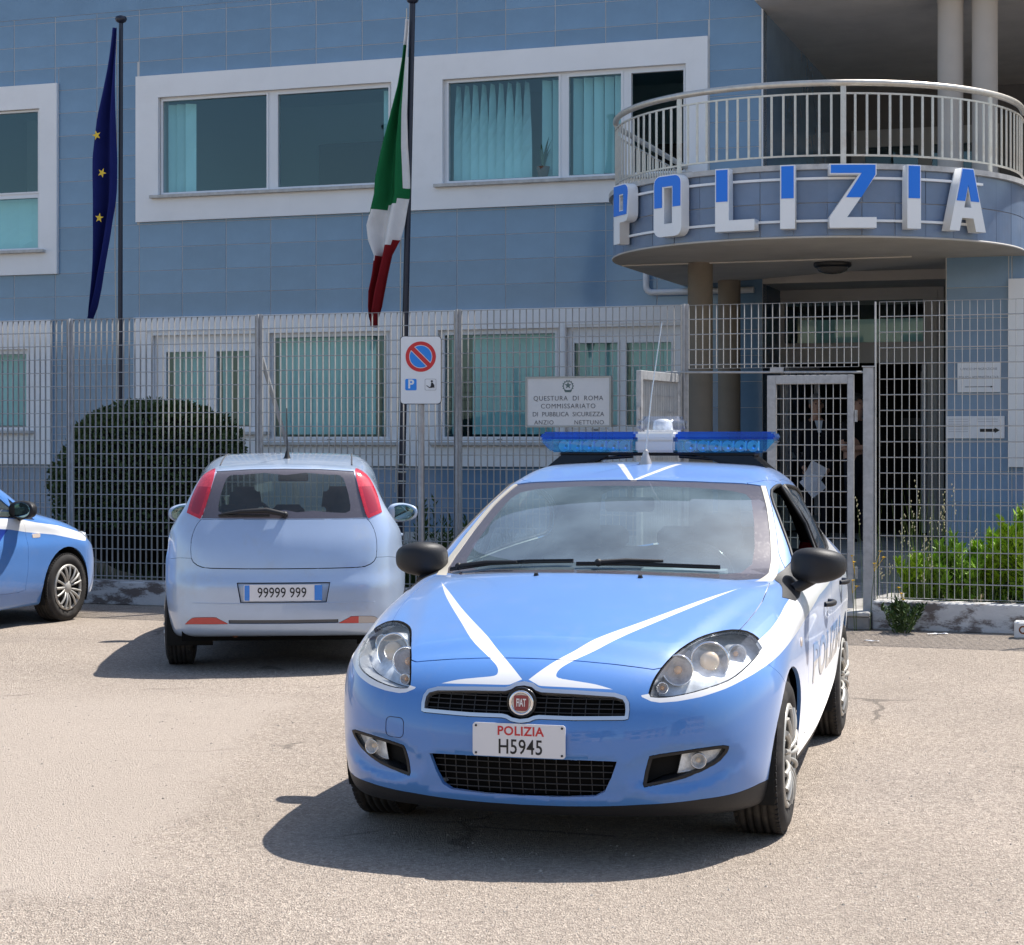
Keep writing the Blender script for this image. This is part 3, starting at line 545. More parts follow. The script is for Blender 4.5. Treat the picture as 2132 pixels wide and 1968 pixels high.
def body_hatchback():
    zc=spl([-.98,-.90,-.84,-.76,-.60,-.35,-.05,.22,.36,.48,.70,1.00,1.25,1.45,1.70,1.95,2.30,2.65,2.92,3.02,3.15,3.32,3.42,3.6],
           [.50,.60,.665,.73,0.8051,0.8731,0.944,0.998,1.018,1.063,1.17,1.312,1.393,1.433,1.475,1.485,1.463,1.413,1.363,1.335,1.22,1.07,.98,.82],.035)
    kk=spl([-1,-.5,.1,.35,1.2,1.6,2.4,2.9,3.3],[.10,.10,.15,.38,.38,.15,0,-.25,-.3],.1)
    cc=spl([-1,-.5,0,.4,1.2,2,3,3.4],[.16,.13,.10,.05,.05,.07,.08,.08],.1)
    w0=spl([-.9,-.6,-.3,0,.5,1.2,1.9,2.6,3.0,3.4],[.80,.856,.902,.914,.928,.936,.925,.905,.885,.845],.06)
    zb=spl([-.9,0,.6,1.5,2.6,3.4],[.90,.92,.945,.975,1.03,1.05],.1)
    pz=spl([.10,.20,.30,.42,.55,.66,.78,.88,.95,1.02,1.12,1.3,1.5,1.7],[-0.1,-0.065,-0.035,-0.018,-0.004,0,-0.01,-0.01431,-0.05506,-0.08233,-0.1184,-0.2137,-0.339,-0.5],.025)
    gh=spl([-1,.3,1.0,2.0,2.6,3.1,3.5],[0,0,0,0,-0.118,-0.1832,-0.2332],.1)
    x0=spl([.10,.19,.25,.33,.45,.55,.64,.72,.80,1.0],[-.76,-.815,-.858,-.885,-.888,-.880,-.866,-.84,-.79,-.6],.02)
    xp=spl([0,.2,.4,.55,.68,.77,.84,.90,.95],[0,.010,.045,.095,.175,.265,.37,.50,.64],.02)
    xr=spl([.1,.25,.40,.55,.68,.80,.95,1.05],[3.30,3.38,3.435,3.446,3.44,3.41,3.36,3.30],.03)
    xrp=spl([0,.3,.5,.65,.75,.83,.9,.95],[0,.02,.06,.12,.19,.29,.44,.6],.02)
    rts=spl([-1,-.2,.3,.7,1.3,2,3,3.4],[0.2,0.17,0.1031,0.05688,0.09,0.13,0.1369,0.12],.08)
    zbt=spl([-.9,-.6,-.3,.3,2.4,3.0,3.5],[.175,.175,.16,.15,.16,.2,.26],.05)
    def f(p):
        x,y,z=p[...,0],np.abs(p[...,1]),p[...,2]
        y2=y*y
        xs=x-kk(x)*y2
        yc=.47+.24*(x+.65); st=lambda a: np.clip(a,0,1)**2*(3-2*np.clip(a,0,1))
        top=zc(xs)-cc(x)*y2+.012*(1-st((y-yc)/.10))*st((x+.66)/.1)*st((.5-x)/.25)
        e=.005
        sl=(zc(xs+e)-zc(xs-e))/(2*e)
        ft=(z-top)/np.sqrt(1+sl*sl)
        wd=w0(x)+pz(z-(zb(x)-.95))+gh(x)*np.clip((z-.9)/.4,0,1)
        fs=(y-wd)*.92
        pk=np.clip(1.25-((y-.59)/.20)**2-((z-.372-.10*(y-.59))/.088)**2,0,1); pk=pk*pk*(3-2*pk)*.030
        pk=pk+.016*np.clip(1.2-(y/.42)**4-((z-.335)/.085)**4,0,1)
        ff=(x0(z)+xp(y)+pk-x)*.85
        fr=(x-xr(z)+xrp(y))*.9
        fb=zbt(x)-z
        g=smax(ft,fs,rts(x))
        g=smax(g,ff,.10)
        g=smax(g,fr,.10)
        g=smax(g,fb,.05)
        return g
    return f
def grad(f,p,e=.002):
    g=np.empty_like(p)
    for i in range(3):
        d=np.zeros(3); d[i]=e
        g[...,i]=(f(p+d)-f(p-d))/(2*e)
    return g
def project(f,p,it=4):
    for _ in range(it):
        g=grad(f,p); v=f(p)
        p=p-g*(v/np.maximum((g*g).sum(-1),.05))[...,None]
    return p
def nets(f,lo,hi,h):
    ax=[np.arange(lo[i],hi[i]+h,h) for i in range(3)]
    n=[len(a) for a in ax]
    V=np.empty(n,np.float32)
    Y,Z=np.meshgrid(ax[1],ax[2],indexing='ij')
    for i,x in enumerate(ax[0]):
        V[i]=f(np.stack([np.full_like(Y,x),Y,Z],-1))
    S=V<0
    c=np.zeros([k-1 for k in n],np.int16)
    for a in (0,1):
        for b in (0,1):
            for d in (0,1): c+=S[a:n[0]-1+a,b:n[1]-1+b,d:n[2]-1+d]
    act=(c>0)&(c<8)
    idx=-np.ones(act.shape,np.int64); I=np.argwhere(act); idx[act]=np.arange(len(I))
    P=np.stack([ax[k][I[:,k]] for k in range(3)],-1)+h/2
    P=project(f,P.astype(float),6)
    # clamp to the cell neighbourhood
    quads=[]
    for a in range(3):
        b,d=(a+1)%3,(a+2)%3
        s0=[slice(None)]*3; s1=[slice(None)]*3; s0[a]=slice(0,n[a]-1); s1[a]=slice(1,n[a])
        cr=S[tuple(s0)]!=S[tuple(s1)]
        E=np.argwhere(cr)
        E=E[(E[:,b]>0)&(E[:,b]<n[b]-1)&(E[:,d]>0)&(E[:,d]<n[d]-1)]
        ins=S[tuple(E.T)]
        def cell(db,dd):
            q=E.copy(); q[:,b]-=db; q[:,d]-=dd; return idx[tuple(q.T)]
        q=np.stack([cell(1,1),cell(0,1),cell(0,0),cell(1,0)],-1)
        q[~ins]=q[~ins][:,::-1]
        quads.append(q)
    return P,np.concatenate(quads)

def body_small_hatch():
    Q = {'zr': 0.01, 'w1': -0.004, 'w2': 0.015, 'w3': -0.004, 'p7': -0.012, 'p9': -0.01, 'p10': -0.016, 'p11': -0.015, 'p13': -0.004, 'g1': -0.019}
    g_=lambda k:Q.get(k,0.)
    zr=g_('zr')
    zc=spl([-.95,-.86,-.80,-.72,-.55,-.30,0,.16,.24,.45,.80,1.05,1.25,1.5,1.8,2.2,2.6,2.76,2.84,2.90,3.0,3.08,3.13,3.3],
           [.50,.60,.67,.735,.80,.875,.945,.985,1.01,1.135,1.315,1.415,1.455+zr,1.482+zr,1.487+zr,1.468+zr,1.425+zr,1.40+zr,1.375+zr,1.30+zr,1.14,.99,.91,.60],.03)
    kk=spl([-1,-.5,.1,.3,1.0,1.5,2.2,2.8,3.1],[.10,.10,.15,.35,.35,.15,0,-.16,-.16],.1)
    cc=spl([-1,-.5,0,.4,1.2,2,2.7,2.85,3.2],[.14,.11,.08,.05,.05,.07,.09+g_('cr'),.06,.0],.08)
    w0=spl([-.84,-.55,-.25,0,.5,1.2,1.9,2.4,2.8,3.1,3.3],[.77,.80,.825,.835,.838,.84,.842+g_('w1'),.842+g_('w1'),.83+g_('w2'),.80+g_('w3'),.77+g_('w3')],.05)
    zb=spl([-.9,0,.6,1.5,2.6,3.2],[.92,.94,.96,.98,1.02,1.04],.1)
    pz=spl([.10,.20,.30,.42,.55,.66,.78,.88,.95,1.02,1.12,1.3,1.5,1.7],[-.10,-.06,-.025,-.008,-.002,0,-.012+g_('p7'),-.03+g_('p8'),-.052+g_('p9'),-.085+g_('p10'),-.125+g_('p11'),-.20+g_('p13'),-.30+g_('p15'),-.44],.02)
    gh=spl([-1,.3,1.0,2.0,2.6,3.1,3.5],[.0,.0,.0,.0,-.02+g_('g1'),-.06+g_('g1'),-.09+g_('g1')],.1)
    x0=spl([.10,.19,.25,.33,.45,.55,.64,.72,.80,1.0],[-.73,-.78,-.815,-.836,-.84,-.834,-.82,-.79,-.73,-.5],.02)
    xp=spl([0,.2,.4,.55,.66,.74,.80,.86,.92],[0,.012,.055,.115,.20,.29,.39,.53,.68],.02)
    xr=spl([.1,.18,.25,.35,.50,.60,.68,.78,.90,1.05],[2.98,3.06,3.14,3.18,3.19,3.188,3.165,3.15,3.13,3.08],.015)
    xrp=spl([0,.3,.5,.62,.7,.76,.81,.86,.92],[0,.02,.055,.10,.155,.225,.32,.46,.62],.02)
    rts=spl([-1,-.2,.25,.7,1.3,2,2.7,3.2],[.20,.16,.10,.07,.10,.13,.12+g_('r'),.10+g_('r')],.08)
    zbt=spl([-.9,-.6,-.3,.3,2.2,2.8,3.2],[.19,.18,.17,.16,.17,.22,.26],.05)
    def f(p):
        x,y,z=p[...,0],np.abs(p[...,1]),p[...,2]
        y2=y*y; xs=x-kk(x)*y2; top=zc(xs)-cc(x)*y2; e=.005
        sl=(zc(xs+e)-zc(xs-e))/(2*e)
        ft=(z-top)/np.sqrt(1+sl*sl)
        wd=w0(x)+pz(z-(zb(x)-.95))+gh(x)*np.clip((z-.9)/.4,0,1)
        fs=(y-wd)*.92; ff=(x0(z)+xp(y)-x)*.85; fr=(x-xr(z)+xrp(y))*.9; fb=zbt(x)-z
        g=smax(ft,fs,rts(x)); g=smax(g,ff,.10); g=smax(g,fr,.08); g=smax(g,fb,.05)
        return g
    return f

def inpoly(px, py, poly):
    ins = False; j = len(poly)-1
    for i in range(len(poly)):
        xi, yi = poly[i]; xj, yj = poly[j]
        if (yi > py) != (yj > py) and px < (xj-xi)*(py-yi)/(yj-yi)+xi: ins = not ins
        j = i
    return ins
def smooth_poly(P, n=3, corner=()):
    "closed Catmull-Rom through the points; indices in corner stay sharp"
    out = []; K = len(P)
    for i in range(K):
        p0, p1, p2, p3 = P[i-1], P[i], P[(i+1) % K], P[(i+2) % K]
        if i in corner: p0 = p1
        if (i+1) % K in corner: p3 = p2
        for k in range(n):
            t = k/n; a = []
            for d in (0, 1):
                a.append(.5*((2*p1[d])+(-p0[d]+p2[d])*t+(2*p0[d]-5*p1[d]+4*p2[d]-p3[d])*t*t+(-p0[d]+3*p1[d]-3*p2[d]+p3[d])*t**3))
            out.append(tuple(a))
    return out
def inset(P, d):
    n = len(P); ar = sum(P[i-1][0]*P[i][1]-P[i][0]*P[i-1][1] for i in range(n)); sg = 1 if ar > 0 else -1
    o = []
    for i in range(n):
        a, b, c = Vector(P[i-1]), Vector(P[i]), Vector(P[(i+1) % n])
        e1 = (b-a); e2 = (c-b)
        e1 = e1.normalized() if e1.length > 1e-9 else e2.normalized(); e2 = e2.normalized() if e2.length > 1e-9 else e1
        n1 = Vector((-e1.y, e1.x))*sg; n2 = Vector((-e2.y, e2.x))*sg; m = n1+n2
        m = m/max(m.length_squared/2, .5) if m.length > 1e-6 else n1
        o.append((b.x+m.x*d, b.y+m.y*d))
    return o
def mirror(P): return [(-x, y) for x, y in P][::-1]
def sym(half): return list(half)+[(-x, y) for x, y in half[::-1] if abs(x) > 1e-6]
FRONT = (Vector((0, 1, 0)), Vector((0, 0, 1)))
SIDE = (Vector((1, 0, 0)), Vector((0, 0, 1)))
TOP = (Vector((1, 0, 0)), Vector((0, 1, 0)))
NOSE = (Vector((0, 1, 0)), Vector((1, 0, 1)))
def CORNER(sg): return (Vector((1, sg, 0)), Vector((0, 0, 1)))
class Shell:
    def __init__(s, f, lo, hi, h):
        s.f = f; P, Q = nets(f, lo, hi, h)
        me = bpy.data.meshes.new("tmp"); me.from_pydata(P.tolist(), [], Q.tolist()); s.bm = bmesh.new(); s.bm.from_mesh(me); bpy.data.meshes.remove(me)
        s.bm.normal_update(); s.lab = s.bm.faces.layers.int.new('lab'); s.mt = s.bm.faces.layers.int.new('mt'); s.names = ['body']; s.bm.faces.ensure_lookup_table()
    def id(s, n):
        if n not in s.names: s.names.append(n)
        return s.names.index(n)
    def cut(s, poly, proj, filt, lab=None, mt=None, allow=('body',)):
        A, B = proj; la, lb = A.length_squared, B.length_squared
        al = None if allow is None else {s.id(a) for a in allow}; L = s.lab; M = s.mt
        xs = [p[0] for p in poly]; ys = [p[1] for p in poly]; x0, x1, y0, y1 = min(xs), max(xs), min(ys), max(ys)
        cand = {}
        for fc in s.bm.faces:
            if al is not None and fc[L] not in al: continue
            c = fc.calc_center_median()
            if not filt(c): continue
            h = A.dot(c); v = B.dot(c)
            if h < x0-.09 or h > x1+.09 or v < y0-.09 or v > y1+.09: continue
            hs = [A.dot(q.co) for q in fc.verts]; vs = [B.dot(q.co) for q in fc.verts]
            bb = (min(hs), max(hs), min(vs), max(vs))
            if bb[1] < x0 or bb[0] > x1 or bb[3] < y0 or bb[2] > y1: continue
            cand[fc] = bb
        n = len(poly)
        for i in range(n):
            p, q = poly[i], poly[(i+1) % n]; dx, dy = q[0]-p[0], q[1]-p[1]; l = math.hypot(dx, dy)
            if l < 1e-7: continue
            nx, ny = -dy/l, dx/l; e = .0015
            sx0, sx1, sy0, sy1 = min(p[0], q[0])-e, max(p[0], q[0])+e, min(p[1], q[1])-e, max(p[1], q[1])+e
            sub = []
            for fc, bb in cand.items():
                if bb[1] < sx0 or bb[0] > sx1 or bb[3] < sy0 or bb[2] > sy1 or not fc.is_valid: continue
                ds = [(A.dot(w_.co)-p[0])*nx+(B.dot(w_.co)-p[1])*ny for w_ in fc.verts]
                if min(ds) < -2e-5 and max(ds) > 2e-5: sub.append(fc)
            if not sub: continue
            dist = lambda w_: (A.dot(w_.co)-p[0])*nx+(B.dot(w_.co)-p[1])*ny
            for fc in sub:
                for e_ in list(fc.edges):
                    v0, v1 = e_.verts; d0, d1 = dist(v0), dist(v1)
                    if d0*d1 < 0 and abs(d0) > 2e-5 and abs(d1) > 2e-5: bmesh.utils.edge_split(e_, v0, d0/(d0-d1))
            for fc in sub:
                vl = list(fc.verts); on = [i_ for i_, v in enumerate(vl) if abs(dist(v)) <= 2e-5]
                if len(on) == 2 and (on[1]-on[0]) % len(vl) not in (1, len(vl)-1):
                    g = bmesh.utils.face_split(fc, vl[on[0]], vl[on[1]])[0]
                    if g:
                        for q2 in (g, fc):
                            hs = [A.dot(q_.co) for q_ in q2.verts]; vs = [B.dot(q_.co) for q_ in q2.verts]; cand[q2] = (min(hs), max(hs), min(vs), max(vs))
        li = s.id(lab) if lab else None
        for fc in cand:
            if not fc.is_valid or (al is not None and fc[L] not in al): continue
            c = fc.calc_center_median()
            if filt(c) and inpoly(A.dot(c), B.dot(c), poly):
                if li is not None: fc[L] = li
                if mt is not None: fc[M] = mt
    def freeze(s):
        s.bm.verts.index_update()
        V = np.array([v.co[:] for v in s.bm.verts]); V = project(s.f, V, 2); N = grad(s.f, V); N /= np.maximum(np.linalg.norm(N, axis=1), 1e-9)[:, None]
        s.V, s.N = V, N; s.F = {}
        for fc in s.bm.faces: s.F.setdefault(s.names[fc[s.lab]], []).append(([v.index for v in fc.verts], fc[s.mt]))
        s.bm.free()
    def part(s, labs, name, mats, parent, gap=0., rim=.015, off=0., rimmat=None, loc=(0, 0, 0), filt=None, tap=0., shift=None, rimvec=None):
        fs = []
        for l in ([labs] if isinstance(labs, str) else labs): fs += s.F.get(l, [])
        if filt: fs = [x for x in fs if filt(s.V[x[0]].mean(0))]
        if not fs: return None
        used = sorted({i for f, _ in fs for i in f}); mp = {i: k for k, i in enumerate(used)}
        V = s.V[used]; N = s.N[used].copy(); F = [[mp[i] for i in f] for f, _ in fs]; MT = [m for _, m in fs]
        de = {}
        for k, f in enumerate(F):
            for a, b in zip(f, f[1:]+f[:1]): de[(a, b)] = k
        bd = [(a, b) for (a, b) in de if (b, a) not in de]
        inw = np.zeros_like(V)
        for a, b in bd:
            d = np.cross(N[a]+N[b], V[b]-V[a]); l = np.linalg.norm(d)
            if l > 1e-9: d = d/l; inw[a] += d; inw[b] += d
        l = np.linalg.norm(inw, axis=1); inw[l > 1e-9] /= l[l > 1e-9][:, None]
        V2 = V+inw*gap+N*off
        if shift is not None: V2 = V2+np.array(shift)
        vs = V2.tolist(); ns = N.tolist(); sm = [True]*len(F)
        rm = rimmat if rimmat is not None else None
        if rim:
            top = {}
            for a, b in bd:
                for q in (a, b):
                    if q not in top:
                        top[q] = len(vs); vs.append(V2[q].tolist()); ns.append((-inw[q]).tolist()); vs.append((V2[q]-N[q]*rim+inw[q]*tap if rimvec is None else V2[q]+np.array(rimvec)).tolist()); ns.append((-inw[q]).tolist())
                F.append([top[b], top[a], top[a]+1, top[b]+1]); MT.append(MT[de[(a, b)]] if rm is None else rm); sm.append(True)
        me = bpy.data.meshes.new(name); me.from_pydata(vs, [], F)
        me.polygons.foreach_set('material_index', MT); me.polygons.foreach_set('use_smooth', sm)
        me.update(); me.normals_split_custom_set_from_vertices(ns)
        return link(name, me, parent, loc, (0, 0, 0), mats)
    # points on the surface
    def y_at(s, x, z, sg=1):
        x = np.asarray(x, float); z = np.asarray(z, float)
        lo = np.full(x.shape, .3); hi = np.full(x.shape, 1.1)
        for _ in range(40):
            m = (lo+hi)/2; ins = s.f(np.stack([x, m, z], -1)) < 0; lo = np.where(ins, m, lo); hi = np.where(ins, hi, m)
        return sg*lo
    def x_at(s, y, z, front=True):
        y = np.asarray(y, float); z = np.asarray(z, float)
        lo = np.full(y.shape, .2 if front else 2.6); hi = np.full(y.shape, -1.1 if front else 3.7)
        for _ in range(40):
            m = (lo+hi)/2; ins = s.f(np.stack([m, y, z], -1)) < 0; lo = np.where(ins, m, lo); hi = np.where(ins, hi, m)
        return lo
    def z_at(s, x, y):
        x = np.asarray(x, float); y = np.asarray(y, float)
        lo = np.full(x.shape, .4); hi = np.full(x.shape, 1.7)
        for _ in range(40):
            m = (lo+hi)/2; ins = s.f(np.stack([x, y, m], -1)) < 0; lo = np.where(ins, m, lo); hi = np.where(ins, hi, m)
        return lo
def subdiv_mesh(me, cutlen):
    bm = bmesh.new(); bm.from_mesh(me); bmesh.ops.triangulate(bm, faces=bm.faces[:])
    for _ in range(5):
        lg = [e for e in bm.edges if e.calc_length() > cutlen]
        if not lg: break
        bmesh.ops.subdivide_edges(bm, edges=lg, cuts=1); bmesh.ops.triangulate(bm, faces=[f for f in bm.faces if len(f.verts) > 3])
    bm.to_mesh(me); bm.free()

def car_materials():
    D = {}
    D['blue'] = mat('police blue paint', (.06, .205, .54), .45, .0, .5, coat=1., coatr=.015, sheen=.5, var=.03, vscale=3, back=(.03, .03, .035), dirt=.10, dcol=(.30, .30, .30), dscale=9)
    D['white'] = mat('white vinyl film', (.80, .80, .80), .28, 0, .5, coat=.6, coatr=.06, back=(.03, .03, .035))
    D['silver'] = mat('pale blue grey metallic paint', (.41, .51, .67), .34, .35, .5, coat=1., coatr=.03, var=.03, vscale=5, back=(.03, .03, .035), dirt=.35, dcol=(.42, .42, .42), dscale=4)
    D['black'] = mat('black textured plastic', (.018, .018, .02), .5, 0, .4, bump=.15, bscale=300)
    D['gloss'] = mat('gloss black', (.008, .008, .009), .12, 0, .5)
    D['dark'] = mat('dark void', (.006, .006, .006), .9, 0, .1)
    D['liner'] = mat('arch liner', (.012, .012, .012), .85, 0, .2)
    D['chrome'] = mat('chrome', (.78, .78, .79), .09, 1., .5)
    D['satin'] = mat('satin chrome trim', (.72, .72, .73), .28, .85, .5)
    D['bowl'] = mat('lamp bowl silver', (.85, .86, .88), .2, .2, .5, var=.3, vscale=30, coat=.6)
    D['bowl_dark'] = mat('lamp housing grey', (.84, .85, .86), .25, .12, .5, var=.3, vscale=24, coat=.8)
    D['cream'] = mat('pale windscreen trim', (.46, .43, .37), .4, 0, .5)
    D['tyre'] = mat('tyre rubber', (.030, .028, .027), .8, 0, .3, var=.25, vscale=12, dirt=.5, dcol=(.12, .105, .09), dscale=7)
    D['cover'] = mat('silver wheel cover', (.46, .445, .41), .42, .3, .5, var=.12, vscale=14, dirt=.4, dcol=(.20, .17, .13), dscale=6)
    D['hub'] = mat('dark wheel steel', (.02, .02, .021), .5, .4, .4)
    D['glass'] = glass('car window glass', (.62, .70, .66), 1.52, 0, .05, (.55, .57, .58))
    D['screen'] = glass('windscreen glass', (.68, .78, .78), 1.58, 0, .24, (.40, .53, .60), 1.5)  # hazy sky reflection put in as a pale bluish diffuse film
    D['frit'] = mat('windscreen dark border', (.10, .09, .105), .18, 0, .5, coat=1., coatr=.03, dirt=.25, dcol=(.2, .19, .19), dscale=60)
    D['lens'] = glass('clear lamp lens', (.93, .95, .96), 1.5, 0, .02, (.8, .8, .8))
    D['red'] = mat('red lamp lens', (.50, .014, .03), .12, 0, .5, coat=1., coatr=.02, var=.25, vscale=30)
    D['red2'] = mat('pink red lamp lens', (.60, .05, .075), .12, 0, .5, coat=1., coatr=.02, var=.2, vscale=50)
    D['refl'] = mat('red reflector', (.50, .03, .03), .2, 0, .5, coat=1.)
    D['amber'] = mat('amber bulb', (.95, .50, .20), .15, 0, .6, coat=1.)
    D['bulb'] = mat('projector lens glass', (1.0, .74, .48), .08, 0, .8, coat=1.)  # warm glow of the lamp put into the lens colour
    D['seat'] = mat('grey seat cloth', (.055, .06, .068), .9, 0, .2, bump=.1, bscale=200)
    D['dash'] = mat('dashboard plastic', (.085, .095, .10), .6, 0, .3)
    D['dashlight'] = mat('pale instrument cowl', (.30, .34, .34), .6, 0, .3)
    D['plate'] = mat('number plate white', (.72, .72, .74), .35, 0, .5)
    D['ink'] = mat('black print', (.012, .012, .014), .5)
    D['inkred'] = mat('red print', (.55, .03, .035), .4)
    D['inkblue'] = mat('blue print', (.02, .12, .55), .4)
    D['deepblue'] = mat('deep blue film', (.02, .05, .30), .3, coat=.6)
    D['midblue'] = mat('bright blue film', (.02, .22, .70), .3, coat=.6)
    return D
K = car_materials()
def add_wheel(parent, x, y, z, R, Wd, rim, out, steer=0.):
    "out = +1 when the outer face looks to +y"
    t = empty('wheel'); t.parent = parent; t.location = (x, y, z); t.rotation_euler = (0, 0, steer)
    M = Matrix.Rotation(-PI/2*out, 4, 'X')      # local z -> out*y
    h = Wd/2; mb = MB()
    prof = [(rim+.004, h-.012), (rim+.018, h-.004), (rim+.045, h+.004), (R-.038, h+.002), (R-.018, h-.010), (R-.006, h-.022)]
    gs = []
    for gz in (.045, .016, -.016, -.045): gs += [(R, gz+.006), (R-.008, gz+.0035), (R-.008, gz-.0035), (R, gz-.006)]
    prof = prof+[(R-.001, h-.03)]+gs+[(R-.001, -h+.03), (R-.018, -h+.010), (R-.05, -h), (rim, -h+.012)]
    mb.lathe(prof, 64, 0, M)
    for k in range(72):                      # shoulder blocks
        q = 2*PI*k/72
        for s0, s1 in ((h-.030, h-.014), (-h+.014, -h+.030)):
            r0 = R-.012; A = M @ Matrix.Rotation(q, 4, 'Z'); mb.box(r0, R+.0005, -.0092, .0092, s0, s1, 0, A)
    mb.build('tyre', K['tyre'], t)
    mb = MB(); mb.lathe([(rim+.006, h-.014), (rim-.012, h-.03), (rim-.02, -h+.02), (rim+.006, -h+.012)], 40, 0, M); mb.lathe([(rim-.015, h-.055), (.02, h-.06), (0, h-.06)], 32, 0, M)
    mb.build('rim', K['hub'], t)
    mb = MB(); mb.lathe([(rim+.005, h-.012), (rim+.006, h-.002), (rim-.004, h+.004), (rim-.016, h+.002), (rim-.020, h-.012)], 48, 0, M)
    for g in range(5):
        for j, dq in enumerate((-22, 0, 22)):
            q = R_(g*72+dq); pts = []
            wv = .0115 if j == 1 else .0095
            for i in range(6):
                u = i/5; r = .052+(rim-.064)*u; pts.append((r*math.cos(q+R_(dq)*-.10*(1-u)), r*math.sin(q+R_(dq)*-.10*(1-u)), h+.004-.012*(1-u)**2+.010*math.sin(PI*u)))
            pts = [M @ Vector(p) for p in pts]; mb.tube(pts, [wv*.7, wv*.95, wv, wv, wv*1.05, wv*1.1], 8)
    mb.lathe([(0, h+.004), (.030, h+.004), (.036, h), (.058, h-.006), (.064, h-.018)], 24, 0, M)
    mb.build('wheel_cover', K['cover'], t)
    return t
def arch_liner(parent, x, z, r, y0, y1):
    mb = MB(); M = Matrix.Translation((x, y1, z)) @ Matrix.Rotation(PI/2, 4, 'X')
    mb.lathe([(r, 0), (r, abs(y1-y0)), (.02, abs(y1-y0))], 28, 0, M, True, R_(-25), R_(205))
    mb.build('wheel_arch_liner', K['liner'], parent)
def seat_mesh():
    mb = MB()
    bm = bmesh.new(); bmesh.ops.create_cube(bm, size=1)
    for v in bm.verts: v.co = Vector((v.co.x*.14+v.co.z*.18, v.co.y*(.46-.06*(v.co.z > 0)), v.co.z*.58))
    bmesh.ops.bevel(bm, geom=bm.edges[:], offset=.045, segments=3, affect='EDGES'); mb.frombm(bm, 0, True); bm.free()
    bm = bmesh.new(); bmesh.ops.create_cube(bm, size=1)
    for v in bm.verts: v.co = Vector((v.co.x*.10+.135+v.co.z*.03, v.co.y*(.27-.05*(v.co.z > 0)), v.co.z*.20+.41))
    bmesh.ops.bevel(bm, geom=bm.edges[:], offset=.04, segments=3, affect='EDGES'); mb.frombm(bm, 0, True); bm.free()
    mb.tube([(.11, -.06, .26), (.125, -.06, .36)], .007, 6); mb.tube([(.11, .06, .26), (.125, .06, .36)], .007, 6)
    bm = bmesh.new(); bmesh.ops.create_cube(bm, size=1)
    for v in bm.verts: v.co = Vector((v.co.x*.48-.25, v.co.y*.48, v.co.z*.14-.28))
    bmesh.ops.bevel(bm, geom=bm.edges[:], offset=.04, segments=3, affect='EDGES'); mb.frombm(bm, 0, True); bm.free()
    return mb.mesh('seat', K['seat'])
SEAT = seat_mesh()
def cabin(parent, xw, xdash, zdash, wid, xs, xr, wheel_side, zroof):
    "dashboard, steering wheel, seats and the dark floor tub"
    link('seat', SEAT, parent, (xs, -.36, .72)); link('seat', SEAT, parent, (xs, .36, .72))
    b = empty('rear_bench'); b.parent = parent
    mb = MB(); mb.bbox(xr, xr+.16, -.62, .62, .45, 1.00, .05)
    for y in (-.40, 0, .40): mb.bbox(xr+.06, xr+.15, y-.12, y+.12, .99, 1.12, .04)
    mb.build('backrest', K['seat'], b); mb = MB(); mb.bbox(xr-.45, xr, -.6, .6, .38, .52, .05); mb.build('cushion', K['seat'], b)
    MB().box(xr+.19, xr+.21, -.72, .72, .3, 1.0).build('boot_panel', K['seat'], parent)
    mb = MB(); prof = [(xdash-.42, zdash-.05), (xdash-.25, zdash), (xdash, zdash+.005), (xdash+.07, zdash-.02), (xdash+.10, zdash-.12), (xdash+.08, zdash-.35), (xdash-.42, zdash-.35)]
    mb.prism([(x, z) for x, z in prof], -wid, wid, 0, 'y'); mb.build('dashboard', K['dash'], parent)
    sy = wheel_side*.36; mb = MB(); A = Matrix.Translation((xdash+.22, sy, zdash-.02)) @ Matrix.Rotation(R_(-62), 4, 'Y')
    ring = [A @ Vector((.185*math.cos(2*PI*i/28), .185*math.sin(2*PI*i/28), 0)) for i in range(28)]
    mb.tube(ring, .016, 8, 0, closed=True); mb.tube([A @ Vector((-.17, 0, 0)), A @ Vector((.0, 0, -.02))], .014, 6); mb.tube([A @ Vector((0, -.17, 0)), A @ Vector((0, .17, 0))], .016, 6)
    mb.ball(A @ Vector((0, 0, -.01)), (.07, .07, .03), 12, 0); mb.build('steering_wheel', K['gloss'], parent)
    mb = MB(); N = 16; y = wheel_side*.36     # instrument cowl
    mb.prism([(xdash-.05, zdash), (xdash+.08, zdash), (xdash+.06, zdash+.055), (xdash-.02, zdash+.05)], y-.19, y+.19, 0, 'y'); mb.build('instrument_cowl', K['dashlight'], parent)
    mb = MB(); mb.box(-.30, 3.0, -.70, .70, .21, .30); mb.build('underbody', K['dark'], parent)
    mb = MB(); mb.tube([(xw+.1, 0, zroof-.07), (xw+.1, 0, zroof-.02)], .012, 6); mb.bbox(xw+.08, xw+.11, -.12, .12, zroof-.14, zroof-.07, .012); mb.build('rear_view_mirror', K['gloss'], parent)
def lamp_pod(mb, c, d, r, depth, bulb_r, mi_ring=0, mi_bowl=1, mi_bulb=2):
    "reflector dish with chrome ring and a bulb, opening along d"
    d = Vector(d).normalized(); A = Matrix.Translation(c) @ d.to_track_quat('Z', 'Y').to_matrix().to_4x4()
    mb.lathe([(r*1.08, -.012), (r*1.10, .006), (r*1.02, .010), (r*.98, .004)], 28, mi_ring, A)
    mb.lathe([(r*1.09, 0), (r*1.09, -.07)], 28, mi_bowl, A)
    mb.lathe([(r*.98, .004), (r*.86, -depth*.35), (r*.6, -depth*.75), (r*.25, -depth), (0, -depth)], 28, mi_bowl, A)
    if bulb_r: mb.ball(A @ Vector((0, 0, -depth*.45)), (bulb_r, bulb_r, bulb_r*1.1), 16, mi_bulb, d.to_track_quat('Z', 'Y').to_matrix().to_4x4())
